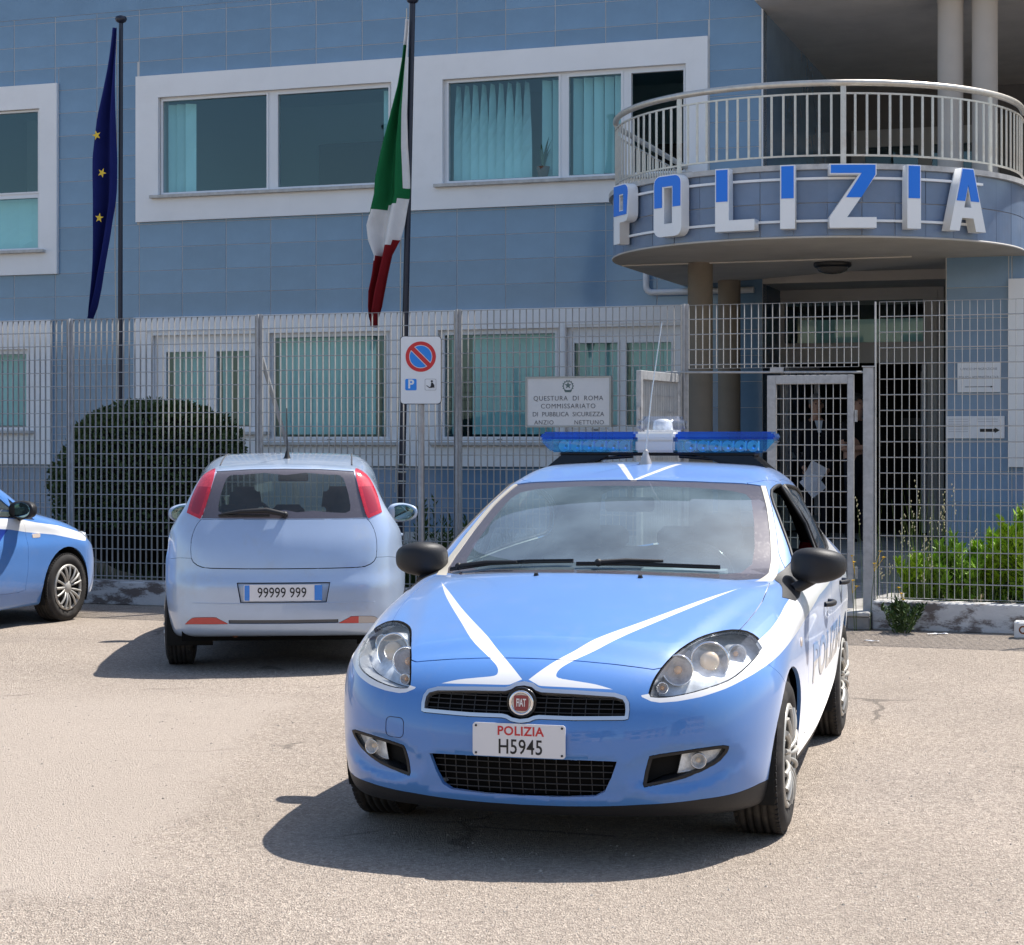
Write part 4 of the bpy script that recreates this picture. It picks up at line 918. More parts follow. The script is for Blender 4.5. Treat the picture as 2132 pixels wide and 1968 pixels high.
def wiper(parent, pts, blade, name='wiper'):
    t = empty(name); t.parent = parent
    mb = MB(); mb.tube(pts, [.013, .010, .007][:len(pts)], 6); mb.ball(pts[0], .018, 10); mb.build('wiper_arm', K['black'], t)
    mb = MB(); mb.tube(blade, .0075, 6); b2 = [Vector(p)+Vector((0, 0, .008)) for p in blade]; mb.tube(b2, .004, 6); mb.build('wiper_blade', K['gloss'], t)
def door_handle(sh, parent, x, z, sg, L=.20, M_=None):
    xs = np.linspace(x-L/2, x+L/2, 7); ys = sh.y_at(xs, np.full(7, z), 1); mb = MB()
    o = [.004, .028, .036, .038, .036, .028, .004]
    mb.tube([(a, sg*(b+k), z) for a, b, k in zip(xs, ys, o)], [.012, .013, .013, .013, .013, .013, .012], 8); mb.build('door_handle', M_ or K['black'], parent)
def wrap_text(sh, parent, txt, size, x0, z0, sg, mats, name='lettering', off=.0025, bold=0., sx=1., split=None):
    "film lettering laid on the flank; reads left to right when seen from outside"
    me = text_mesh(txt, size, .0, 'LEFT', 1.05, bold, name); subdiv_mesh(me, .05)
    n = len(me.vertices); co = np.zeros(n*3); me.vertices.foreach_get('co', co); co = co.reshape(-1, 3)
    x = x0+co[:, 0]*sx*(-1 if sg > 0 else 1); z = z0+co[:, 1]; y = sg*(sh.y_at(x, z)+off)
    me.vertices.foreach_set('co', np.stack([x, y, z], -1).ravel())
    bm = bmesh.new(); bm.from_mesh(me); bmesh.ops.remove_doubles(bm, verts=bm.verts[:], dist=1e-5)
    if split is not None:
        bmesh.ops.bisect_plane(bm, geom=bm.verts[:]+bm.edges[:]+bm.faces[:], plane_co=(0, 0, z0+split), plane_no=(0, 0, 1))
        for f in bm.faces: f.material_index = 1 if f.calc_center_median().z > z0+split else 0
    bm.to_mesh(me); bm.free(); me.update()
    return link(name, me, parent, mats=mats)
def wing_mirror(parent, x, y, z, sg, m, foot, glassm=None):
    t = empty('wing_mirror'); t.parent = parent
    bm = bmesh.new(); bmesh.ops.create_uvsphere(bm, u_segments=24, v_segments=16, radius=1)
    for v in bm.verts:
        c = v.co; k3 = (abs(c.x)**3+abs(c.y)**3+abs(c.z)**3)**(1/3); c /= max(k3, 1e-6)
        c.x = c.x*.085 if c.x < 0 else c.x*.040; k = 1-.22*max(0, sg*c.y); c.z *= .078*k; c.x += .045*abs(c.y)**2; c.y *= .122
    mb = MB(); mb.frombm(bm, 0, True); bm.free()
    h = mb.build('housing', m, t, (x, y+sg*.115, z))
    mb = MB(); mb.tube([foot, (foot[0]*.5+x*.5, foot[1]*.45+(y+sg*.07)*.55, foot[2]*.5+(z-.055)*.5-.01), (x, y+sg*.10, z-.05)], [.022, .026, .030], 10); mb.build('mirror_arm', K['black'], t)
    mb = MB(); mb.ball((0, 0, 0), (.004, .10, .066), 20); mb.build('mirror_glass', glassm or K['chrome'], t, (x+.042+.012, y+sg*.115, z), (0, 0, sg*R_(-6)))
    return t
def plate_mesh(w, h, r=.012): return curve_mesh([rrect(-w/2, w/2, -h/2, h/2, r)], .004, 'number_plate')

# ---------------------------------------------------------------- the police hatchback in front
def rear_lamp_box(): pass
def police_hatchback(loc, ang):
    sh = Shell(body_hatchback(), (-1, -1, .1), (3.55, 1, 1.56), .0215)
    root = empty('police_car', (*loc, 0), ang, 'light blue police hatchback with roof light bar and white V stripes, nearest the viewer', 'police car')
    HL = smooth_poly([(.472, .645), (.481, .690), (.497, .724), (.515, .752), (.546, .787), (.590, .815), (.637, .828), (.70, .835), (.755, .828), (.798, .806), (.826, .775), (.81, .745), (.78, .712), (.74, .684), (.665, .661), (.59, .644), (.53, .636), (.488, .637)], 2, (10,))
    fr = lambda c: c.x < -.05 and c.z > .5
    for sg in (1, -1):
        P = HL if sg > 0 else mirror(HL)
        sh.cut(P, FRONT, lambda c: c.x < -.12 and c.z < .86 and c.y*sg > 0, 'headlight')
        sh.cut(inset(P, -.006), FRONT, lambda c: c.x < -.12 and c.z < .87 and c.y*sg > 0, None, 2)
    # bonnet
    he = [(-.709, 0), (-.707, .12), (-.702, .25), (-.692, .38), (-.682, .47), (-.60, .60), (-.223, .728), (-.09, .748), (.043, .762), (.20, .770), (.30, .769), (.40, .767), (.49, .762)]
    back = [(.280+.375*y*y, y) for y in (.70, .6, .45, .3, .15)]+[(.28, 0)]
    hp = he+back; hp = hp+[(x, -y) for x, y in hp[::-1] if abs(y) > 1e-6]
    sh.cut(hp, TOP, lambda c: c.z > .68 and c.x < .62, 'bonnet')
    # windscreen and its pale side trims
    wo = [(.255, 0), (.262, .15), (.29, .30), (.34, .45), (.43, .62), (.53, .715), (.62, .740), (.74, .737), (.93, .708), (1.14, .665), (1.37, .607), (1.365, .52), (1.325, .38), (1.295, .2), (1.285, 0)]
    wo = wo+[(x, -y) for x, y in wo[::-1] if y > 1e-6]
    sh.cut(wo, TOP, lambda c: c.z > .93 and c.x > .2, 'windscreen')
    wi = [(.36, 0), (.40, .3), (.50, .55), (.56, .628), (.66, .662), (.80, .655), (.98, .628), (1.18, .588), (1.235, .555), (1.245, .48), (1.205, .2), (1.195, 0)]
    wi = wi+[(x, -y) for x, y in wi[::-1] if y > 1e-6]
    sh.cut(wi, TOP, lambda c: c.z > .93 and c.x > .2, None, 1, ('windscreen',))
    for sg in (1, -1):
        tr = [(.47, .70), (.53, .768), (.62, .777), (.74, .771), (.92, .738), (1.13, .692), (1.39, .628), (1.37, .607), (1.14, .665), (.93, .708), (.74, .737), (.62, .740), (.53, .715)]
        tr = [(x, sg*y) for x, y in tr]
        sh.cut(tr, TOP, lambda c: c.z > .9 and c.y*sg > 0, 'trim', None, ('body',))
    # rear window
    rw = [(3.00, 0), (2.98, .3), (2.93, .52), (3.2, .60), (3.30, .56), (3.33, 0)]; rw = rw+[(x, -y) for x, y in rw[::-1] if abs(y) > 1e-6]
    sh.cut(rw, TOP, lambda c: c.z > .9 and c.x > 2.8, 'rear_window')
    # side windows: front, rear
    fw = smooth_poly([(.80, 1.035), (1.02, 1.185), (1.20, 1.290), (1.36, 1.352), (1.52, 1.372), (1.575, 1.372), (1.585, 1.00), (1.2, .985), (.80, .962)], 2, (0, 5, 6, 8))
    rwn = smooth_poly([(1.66, 1.372), (1.90, 1.358), (2.15, 1.322), (2.38, 1.258), (2.55, 1.18), (2.68, 1.085), (2.64, 1.065), (2.2, 1.035), (1.66, 1.004)], 2, (0, 5, 6, 8))
    sail = [(.345, .925), (.80, 1.048), (.80, .962), (.70, .948), (.50, .912), (.42, .905)]
    bpil = [(1.575, 1.372), (1.66, 1.372), (1.66, 1.004), (1.585, 1.00)]
    for sg in (1, -1):
        fl = lambda c: c.y*sg > .45 and c.z > .85
        sh.cut(fw, SIDE, fl, 'front_window'); sh.cut(rwn, SIDE, fl, 'rear_side_window')
        sh.cut(sail, SIDE, fl, 'sail'); sh.cut(bpil, SIDE, fl, 'pillar')
        door = smooth_poly([(.60, .36), (.52, .55), (.47, .75), (.50, .90), (.72, 1.03), (1.0, 1.205), (1.20, 1.320), (1.38, 1.388), (1.56, 1.398), (1.62, 1.38), (1.62, 1.0), (1.62, .40), (1.58, .30), (.66, .30)], 2, (9,))
        rdoor = smooth_poly([(1.62, .40), (1.62, 1.0), (1.62, 1.38), (1.70, 1.398), (1.95, 1.378), (2.2, 1.335), (2.45, 1.255), (2.66, 1.13), (2.62, 1.0), (2.52, .88), (2.30, .74), (2.19, .56), (2.12, .36), (2.06, .30), (1.66, .30)], 2, (2,))
        sh.cut(door, SIDE, lambda c: c.y*sg > .4, 'front_door'); sh.cut(rdoor, SIDE, lambda c: c.y*sg > .4, 'rear_door')
        for ax, r in ((0., .358), (2.6, .352)):
            sh.cut(circle(ax, .315, r, 36), SIDE, lambda c: c.y*sg > .5, 'arch', None, ('body', 'front_door', 'rear_door'))
    # grille, intake, fog lamp pockets
    go = sym([(0, .681), (.035, .676), (.054, .664), (.072, .659), (.2, .656), (.345, .649), (.385, .638), (.400, .617), (.404, .59), (.402, .560), (.39, .556), (.2, .552), (.072, .553), (.055, .55), (.035, .541), (0, .536)])
    gi = inset(go, .0135)
    nose = lambda c: c.x < -.55
    sh.cut(go, FRONT, nose, 'grille_surround'); sh.cut(gi, FRONT, nose, 'grille_hole', None, ('grille_surround',))
    sh.cut(sym([(0, .403), (.2, .404), (.362, .402), (.338, .337), (.314, .288), (.28, .270), (.16, .263), (0, .261)]), FRONT, nose, 'intake_hole')
    fg = smooth_poly([(.455, .318), (.475, .409), (.492, .424), (.575, .434), (.73, .450), (.748, .432), (.73, .405), (.70, .378), (.60, .335), (.48, .309)], 2)
    for sg in (1, -1):
        P = fg if sg > 0 else mirror(fg)
        sh.cut(P, FRONT, lambda c: c.x < -.3 and c.y*sg > 0, 'fog_ring'); sh.cut(inset(P, .011), FRONT, lambda c: c.x < -.3 and c.y*sg > 0, 'fog_hole', None, ('fog_ring',))
        # bumper skin behind the wheel-arch seam
        sh.cut([(-1.2, .12), (-.10, .12), (-.10, .60), (-.205, .643), (-.319, .721), (-.298, .783), (-.40, .80), (-1.2, .80)], SIDE, lambda c: c.x < -.08 and c.y*sg > 0, 'bumper')
    sh.cut([(-1.2, .05), (-1.2, .222), (-.84, .222), (-.79, .236), (-.70, .250), (-.58, .258), (-.44, .272), (-.25, .276), (-.25, .05)], SIDE, lambda c: c.x < 0, 'valance', None, ('bumper', 'body'))
    sh.cut([(.2, .05), (.2, .215), (2.4, .225), (2.4, .05)], SIDE, lambda c: True, 'sill', None, ('body', 'front_door', 'rear_door'))
    sh.cut([(2.85, .05), (2.85, .30), (3.7, .34), (3.7, .05)], SIDE, lambda c: True, 'rear_valance', None, ('body',))
    rl = smooth_poly([(.42, .80), (.47, .98), (.60, 1.02), (.74, .99), (.80, .88), (.76, .80), (.6, .77)], 2)
    for sg in (1, -1): sh.cut(rl if sg > 0 else mirror(rl), FRONT, lambda c: c.x > 2.9 and c.y*sg > 0, 'rear_lamp')
    # white film: hood V, side stripe, roof V
    pan = ('body', 'bonnet', 'bumper', 'front_door', 'rear_door')
    st = [(.012, -.105), (.024, -.088), (.11, .06), (.203, .238), (.32, .47), (.435, .71), (.546, .965), (.665, 1.24), (.655, 1.215), (.575, .975), (.487, .745), (.378, .48), (.281, .245), (.205, .115), (.165, .05), (.128, -.012), (.115, -.055), (.125, -.085), (.19, -.097), (.27, -.107), (.335, -.125), (.21, -.137), (.085, -.142), (.055, -.139)]
    for sg in (1, -1):
        s2 = smooth_poly(st, 3, (0, 7, 20, 23)); sh.cut(s2 if sg > 0 else mirror(s2), NOSE, lambda c: c.x < .45 and c.z > .6, None, 1, pan)
        ss = [(-.335, .637), (-.30, .622), (-.261, .617), (-.171, .621), (-.037, .634), (.124, .656), (.271, .68), (.444, .706), (.723, .74), (.884, .761), (1.072, .787), (1.56, .845), (1.96, .882), (2.7, .908), (3.6, .93), (3.6, 1.06), (3.2, 1.055), (2.5, 1.015), (1.95, .985), (1.545, .957), (1.31, .927), (1.118, .896), (.775, .832), (.50, .787), (.40, .773), (.2, .73), (0, .69), (-.2, .66), (-.335, .643)]
        ss = [(h*sg if False else h, z) for h, z in ss]
        sh.cut(ss, CORNER(sg), lambda c: c.y*sg > .25 and c.x > -.82, None, 1, pan)
        rv = [(1.292, .0), (1.70, .135), (1.70, .168), (1.30, .028), (1.27, 0)]
        sh.cut([(x, y*sg) for x, y in rv], TOP, lambda c: c.z > 1.3, None, 1, ('body',))
    sh.freeze()
    col = [K['blue'], K['white'], K['dark']]
    sh.part('body', 'body', col, root, rim=.016)
    sh.part('bonnet', 'bonnet', col, root, gap=.0035, rim=.018)
    sh.part('bumper', 'front_bumper', col, root, gap=.002, rim=.02)
    for sg in (1, -1):
        fd = sh.part('front_door', 'front_door', col, root, gap=.003, rim=.018, filt=lambda c: c[1]*sg > 0)
        rd = sh.part('rear_door', 'rear_door', col, root, gap=.003, rim=.018, filt=lambda c: c[1]*sg > 0)
        door_handle(sh, fd, 1.29, .825, sg); door_handle(sh, rd, 2.27, .855, sg)
        if sg > 0: sh.part('front_window', 'side_window', K['glass'], root, rim=0, off=-.006, filt=lambda c: c[1]*sg > 0)
        sh.part('rear_side_window', 'side_window', K['glass'], root, rim=0, off=-.006, filt=lambda c: c[1]*sg > 0)
        sh.part('sail', 'mirror_base', K['black'], root, rim=.01, off=.002, filt=lambda c: c[1]*sg > 0)
        sh.part('pillar', 'door_pillar', K['gloss'], root, rim=.01, filt=lambda c: c[1]*sg > 0)
        sh.part('trim', 'windscreen_trim', K['cream'], root, rim=.012, filt=lambda c: c[1]*sg > 0)
        # window channel, dark rubber
        mb = MB()
        for P in (fw, rwn):
            pts = [(x, float(sh.y_at(np.array([x]), np.array([z]), sg)[0]), z) for x, z in P]; mb.tube(pts, .0085, 6, closed=True)
        mb.build('window_seal', K['black'], root)
        wing_mirror(root, .62, sg*(.84 if sg < 0 else .76), 1.045, sg, K['black'], (.55, sg*(float(sh.y_at(np.array([.55]), np.array([.945]))[0])-.01), .945))
    sh.part('windscreen', 'windscreen', [K['frit'], K['screen']], root, rim=.006, off=-.004)
    sh.part('rear_window', 'rear_window', K['glass'], root, rim=.006, off=-.004)
    for sg in (1, -1): sh.part('rear_lamp', 'tail_lamp', K['red'], root, rim=.01, filt=lambda c: c[1]*sg > 0)
    sh.part(['valance'], 'valance', K['black'], root, rim=.02)
    sh.part('sill', 'sill', K['black'], root, rim=.0); sh.part('rear_valance', 'rear_valance', K['black'], root, rim=.01)
    # headlights
    for sg in (1, -1):
        hl = sh.part('headlight', 'headlight', K['lens'], root, gap=.001, rim=.012, off=.001, filt=lambda c: c[1]*sg > 0)
        sh.part('headlight', 'lamp_housing', [K['bowl_dark']], hl, gap=.004, rim=0, shift=(.15, 0, -.02), filt=lambda c: c[1]*sg > 0)
        bz = sh.part('headlight', 'lamp_bezel', [K['satin']], hl, gap=.003, rim=.05, off=-.004, filt=lambda c: c[1]*sg > 0, rimvec=(.148, 0, -.02))
        bm = bmesh.new(); bm.from_mesh(bz.data)       # keep only the rim of the bezel
        nf = len([f for f in sh.F['headlight'] if sh.V[f[0]].mean(0)[1]*sg > 0]); bm.faces.ensure_lookup_table()
        bmesh.ops.delete(bm, geom=bm.faces[:nf], context='FACES'); bm.to_mesh(bz.data); bm.free()
        for c_, d_, r_, dp, bl, bm_ in (((-.435, sg*.645, .737), (-.97, sg*.20, .10), .070, .045, .0, 2), ((-.575, sg*.545, .716), (-.97, sg*.16, .10), .055, .045, .018, 3), ((-.315, sg*.735, .755), (-.85, sg*.5, .1), .034, .03, .011, 3), ((-.70, sg*.508, .662), (-.95, sg*.2, .1), .020, .016, .009, 3)):
            mb = MB(); lamp_pod(mb, c_, d_, r_, dp, bl, 0, 1, bm_)
            if not bl: mb.ball((-.440, sg*.646, .738), (.028, .040, .040), 20, 2)
            mb.build('reflector', [K['chrome'], K['bowl'], K['bulb'], K['amber']], hl)
    # grille
    g = sh.part('grille_surround', 'grille_surround', K['satin'], root, rim=.03, off=.005)
    sh.part('grille_hole', 'grille_back', K['dark'], g, rim=0, off=-.035)
    mb = MB()
    for z in (.575, .592, .609, .626):
        ys = np.linspace(-.385, .385, 23); xs = sh.x_at(ys, np.full(23, z))+.014; mb.tube([(a, b, z) for a, b in zip(xs, ys)], .0022, 4)
    for y in (-.34, -.29, -.24, -.19, -.14, -.09, .09, .14, .19, .24, .29, .34):
        zs = np.linspace(.562, .643, 5); xs = sh.x_at(np.full(5, y), zs)+.017; mb.tube([(a, y, b) for a, b in zip(xs, zs)], .002, 4)
    mb.build('grille_bars', mat('dark grille plastic', (.035, .035, .037), .5), g)
    # round badge
    xb = float(sh.x_at(np.array([0.]), np.array([.609]))[0]); A = Matrix.Translation((xb-.004, 0, .609)) @ Matrix.Rotation(-PI/2, 4, 'Y') @ Matrix.Rotation(0, 4, 'Z')
    bd = empty('badge'); bd.parent = root
    mb = MB(); mb.lathe([(.058, -.012), (.058, .002), (.050, .006), (.049, -.012)], 36, 0, A); mb.build('badge_collar', K['gloss'], bd)
    mb = MB(); mb.lathe([(.049, -.005), (.0485, .006), (.043, .011), (.037, .008), (.0365, .002)], 36, 0, A); mb.build('badge_ring', K['chrome'], bd)
    mb = MB(); mb.lathe([(0, .004), (.0375, .004)], 36, 0, A); mb.build('badge_face', mat('badge silver', (.55, .55, .56), .25, .6), bd)
    NF = Matrix(((0, 0, -1, 0), (-1, 0, 0, 0), (0, 1, 0, 0), (0, 0, 0, 1)))    # drawing upright on the nose
    sh_ = smooth_poly([(-.027, .027), (0, .030), (.027, .027), (.029, .005), (.024, -.026), (0, -.030), (-.024, -.026), (-.029, .005)], 3, (0, 2))
    link('badge_shield', xf(curve_mesh([sh_], .003), Matrix.Translation((xb-.009, 0, .609)) @ NF), bd, mats=mat('badge dark red', (.22, .012, .03), .25, .2, coat=1.))
    tm = text_mesh('FIAT', .0255, .002, 'CENTER', .95, .0004); tm.transform(Matrix.Diagonal((.78, 1.62, 1, 1)))
    link('lettering', xf(tm, Matrix.Translation((xb-.0115, 0, .609)) @ NF), bd, mats=K['chrome'] if False else mat('badge letters', (.8, .8, .8), .3))
    # lower intake
    it = sh.part('intake_hole', 'intake_grille', K['dark'], root, rim=0, off=-.045)
    mb = MB()
    for z in (.283, .308, .333, .358, .383):
        ys = np.linspace(-.345, .345, 21); ys = ys*(1 if z > .33 else .93); xs = sh.x_at(ys, np.full(21, z))+.020; mb.tube([(a, b, z) for a, b in zip(xs, ys)], .0025, 4)
    for k in range(-7, 8):
        y = k*.044; zs = np.linspace(.265, .40, 5); xs = sh.x_at(np.full(5, y), zs)+.024; mb.tube([(a, y, b) for a, b in zip(xs, zs)], .002, 4)
    mb.build('grille_bars', mat('dark grille plastic', (.035, .035, .037), .5), it)
    # fog lamps
    for sg in (1, -1):
        fr_ = sh.part('fog_ring', 'fog_lamp', K['black'], root, rim=.06, off=.002, filt=lambda c: c[1]*sg > 0, tap=.006)
        sh.part('fog_hole', 'fog_housing', K['liner'], fr_, rim=0, off=-.05, filt=lambda c: c[1]*sg > 0)
        P = [(.585, .420), (.730, .433), (.722, .408), (.690, .379), (.645, .359), (.570, .350)]
        N = 7; vs = []; 
        me = curve_mesh([[(sg*a, b) for a, b in (P if sg > 0 else P[::-1])]], .0, 'fog_glass'); subdiv_mesh(me, .03)
        co = np.zeros(len(me.vertices)*3); me.vertices.foreach_get('co', co); co = co.reshape(-1, 3)
        x = sh.x_at(co[:, 0], co[:, 1])+.012; me.vertices.foreach_set('co', np.stack([x, co[:, 0], co[:, 1]], -1).ravel()); me.update()
        link('fog_glass', me, fr_, mats=glass('fluted lamp glass', (.9, .93, .95), 1.5, .12, .10, (.8, .8, .8)))
        mb = MB(); lamp_pod(mb, (-.70, sg*.645, .395), (-.97, sg*.2, 0), .027, .03, .010)
        pts = [(float(sh.x_at(np.array([sg*a]), np.array([b]))[0])+.030, sg*a, b) for a, b in P]; mb.add(pts, [tuple(range(6))], 1)
        mb.build('fog_reflector', [K['chrome'], K['bowl'], K['bulb']], fr_)
    # front plate
    pl = link('number_plate', xf(plate_mesh(.358, .124, .012), Matrix.Translation((-.893, 0, .474)) @ NF), root, mats=K['plate'])
    link('plate_bracket', MB().box(-.892, -.87, -.12, .12, .43, .515).mesh('plate_bracket', K['black']), pl)
    link('lettering', xf(text_mesh('POLIZIA', .047, .001, 'CENTER', 1.06, .0011), Matrix.Translation((-.8955, -.006, .507)) @ NF), pl, mats=K['inkred'])
    t2 = text_mesh('H5945', .078, .001, 'CENTER', 1.04, .0006); t2.transform(Matrix.Diagonal((.80, 1, 1, 1)))
    link('lettering', xf(t2, Matrix.Translation((-.8955, -.006, .447)) @ NF), pl, mats=K['ink'])
    for y in (-.166, .166):
        for z in (.423, .525): MB().lathe([(0, .0035), (.004, .003), (.0045, 0)], 10, 0, Matrix.Translation((-.895, y, z)) @ Matrix.Rotation(-PI/2, 4, 'Y')).build('screw', K['ink'], pl)
    # tow cap outline
    cp = rrect(.478, .560, .452, .528, .02, 4); mb = MB(); mb.tube([(float(sh.x_at(np.array([a]), np.array([b]))[0])-.0002, a, b) for a, b in cp], .0016, 4, closed=True); mb.build('towing_cap', mat('shut line', (.02, .035, .09), .6), root)
    # washers, wipers, antenna, light bar
    for y in (-.24, .22):
        z = float(sh.z_at(np.array([.235]), np.array([y]))[0]); MB().tube([(.235, y, z), (.232, y, z+.012)], [.012, .008], 8).build('washer_jet', K['black'], root)
    sz = lambda x, y: float(sh.z_at(np.array([x]), np.array([y]))[0])
    P3 = lambda x, y, d: (x, y, sz(x, y)+d)
    wiper(root, [P3(.53, .66, .02), P3(.49, .52, .028), P3(.43, .36, .03)], [P3(.53, .70, .012), P3(.50, .50, .014), P3(.455, .30, .014), P3(.43, .10, .014)])
    wiper(root, [P3(.40, -.02, .02), P3(.42, -.14, .028), P3(.45, -.30, .03)], [P3(.40, .08, .012), P3(.415, -.15, .014), P3(.455, -.36, .014), P3(.52, -.54, .014)])
    an = empty('aerial'); an.parent = root; z0 = sz(1.70, .02)
    mb = MB(); mb.lathe([(.034, 0), (.030, .012), (.018, .045), (.014, .058), (.016, .066), (.008, .075)], 20, 0, Matrix.Translation((1.70, .02, z0-.004))); mb.build('aerial_base', mat('aerial base', (.55, .50, .45), .35, .5), an)
    mb = MB(); mb.tube([(1.70, .02, z0+.06), (1.735, -.005, z0+.36), (1.80, -.045, z0+.72)], [.0042, .0032, .0024], 6); mb.build('whip', mat('bright steel rod', (.70, .70, .70), .25, .6), an)
    lb = empty('light_bar'); lb.parent = root; bx, bz, hw = 1.98, 1.585, .632
    BL = glass('blue lamp lens', (.40, .82, .97), 1.5, .02, .18, (.08, .52, .88), 1.3); BD = glass('deep blue lamp cap', (.06, .34, .90), 1.5, .02, .42, (.015, .17, .70), 1.3)
    def sec(y0, y1, name, tp, lo, endtaper):
        t = empty(name); t.parent = lb
        for nm, z0_, z1_, m in (('lens', bz-.055, bz+.012, lo), ('cap', bz+.012, bz+.052, tp)):
            bm = bmesh.new(); bmesh.ops.create_cube(bm, size=1)
            for v in bm.verts:
                zz = z0_ if v.co.z < 0 else z1_; yy = y0 if v.co.y < 0 else y1; xx = bx+v.co.x*.27
                if endtaper and abs(yy) > .5:
                    yy -= math.copysign((.075 if zz < bz-.02 else .012 if zz < bz+.03 else .03), yy); xx = bx+v.co.x*(.20 if zz < bz-.02 else .24)
                if zz > bz+.04: xx = bx+(xx-bx)*.93
                v.co = (xx, yy, zz)
            bmesh.ops.bevel(bm, geom=bm.edges[:], offset=.011, segments=2, affect='EDGES'); mb = MB(); mb.frombm(bm); bm.free(); mb.build(nm, m, t)
        if lo is BL:
            mb = MB(); n = 6; d = (abs(y1-y0)-.14)/n
            for k in range(n):
                yc = min(y0, y1)+.03+(.0 if y0 > 0 else .07)+d*(k+.5); mb.lathe([(.008, -.03), (.022, -.01), (.03, .02)], 12, 0, Matrix.Translation((bx-.075, yc, bz-.022)) @ Matrix.Rotation(-PI/2, 4, 'Y')); mb.box(bx-.11, bx-.06, yc-d*.46, yc-d*.42, bz-.045, bz+.005)
            mb.build('lamp_cells', mat('lamp cell mirror', (.75, .90, .92), .3, .1), t)
    sec(.105, hw, 'blue_section', BD, BL, True); sec(-hw, -.105, 'blue_section', BD, BL, True)
    sec(-.103, .103, 'white_section', mat('white lamp cap', (.78, .77, .74), .3), mat('white lamp body', (.66, .63, .60), .35), False)
    mb = MB(); mb.bbox(bx-.10, bx+.10, -hw+.12, hw-.12, bz-.072, bz-.054, .006); mb.build('carrier', K['black'], lb)
    for sg in (1, -1):
        mb = MB(); za = sz(bx, sg*.40)-.01; zb_ = sz(bx, sg*.58)-.02
        mb.add([(bx-.12, sg*.24, bz-.07), (bx-.12, sg*.50, bz-.07), (bx-.14, sg*.60, zb_), (bx-.14, sg*.36, za), (bx+.12, sg*.24, bz-.07), (bx+.12, sg*.50, bz-.07), (bx+.14, sg*.60, zb_), (bx+.14, sg*.36, za)], [(0, 1, 2, 3), (7, 6, 5, 4), (0, 4, 5, 1), (1, 5, 6, 2), (2, 6, 7, 3), (3, 7, 4, 0)])
        mb.tube([(bx-.11, sg*.36, za+.03), (bx-.10, sg*.12, bz-.075)], .009, 6); mb.build('mounting_foot', K['gloss'], lb)
    cl = glass('clear beacon plastic', (.88, .90, .93), 1.5, .03, .03, (.7, .73, .78))
    mb = MB(); bm = bmesh.new(); bmesh.ops.create_cube(bm, size=1)
    for v in bm.verts: v.co = Vector((bx+.09+v.co.x*(.22 if v.co.z > 0 else .25), v.co.y*(.225 if v.co.z > 0 else .245), bz+.09+v.co.z*.085))
    bmesh.ops.bevel(bm, geom=bm.edges[:], offset=.022, segments=3, affect='EDGES'); mb.frombm(bm, 0, True); bm.free(); mb.build('clear_beacon', cl, lb)
    mb = MB(); mb.box(bx+.03, bx+.15, -.085, .085, bz+.05, bz+.062); mb.lathe([(.055, 0), (.05, .05), (.02, .06)], 16, 0, Matrix.Translation((bx+.09, 0, bz+.06))); mb.build('beacon_lamp', K['bowl'], lb)
    # flank details
    for sg in (1, -1):
        wrap_text(sh, root, 'POLIZIA', .235, .66 if sg < 0 else 2.42, .60, sg, [K['white'], mat('sky blue film', (.30, .50, .85), .3, coat=.6)], off=.002, bold=.007, sx=1.72, split=.015)
        y = float(sh.y_at(np.array([.31]), np.array([.742]))[0]); MB().lathe([(0, .006), (.016, .006), (.022, 0)], 16, 0, Matrix.Translation((.31, sg*y, .742)) @ Matrix.Rotation(-PI/2*sg, 4, 'X')).build('side_marker', mat('side repeater', (.85, .72, .62), .2, coat=1.), root)
    cabin(root, 1.10, .62, .965, .70, 1.48, 2.45, -1, 1.39)
    for sg in (1, -1):
        add_wheel(root, 0, sg*.80, .312, .316, .205, .205, sg); add_wheel(root, 2.6, sg*.79, .312, .316, .205, .205, sg)
        arch_liner(root, 0, .315, .352, sg*.52 if sg > 0 else -.88, sg*.88 if sg > 0 else -.52); arch_liner(root, 2.6, .315, .348, .52 if sg > 0 else -.86, .86 if sg > 0 else -.52)
    return root

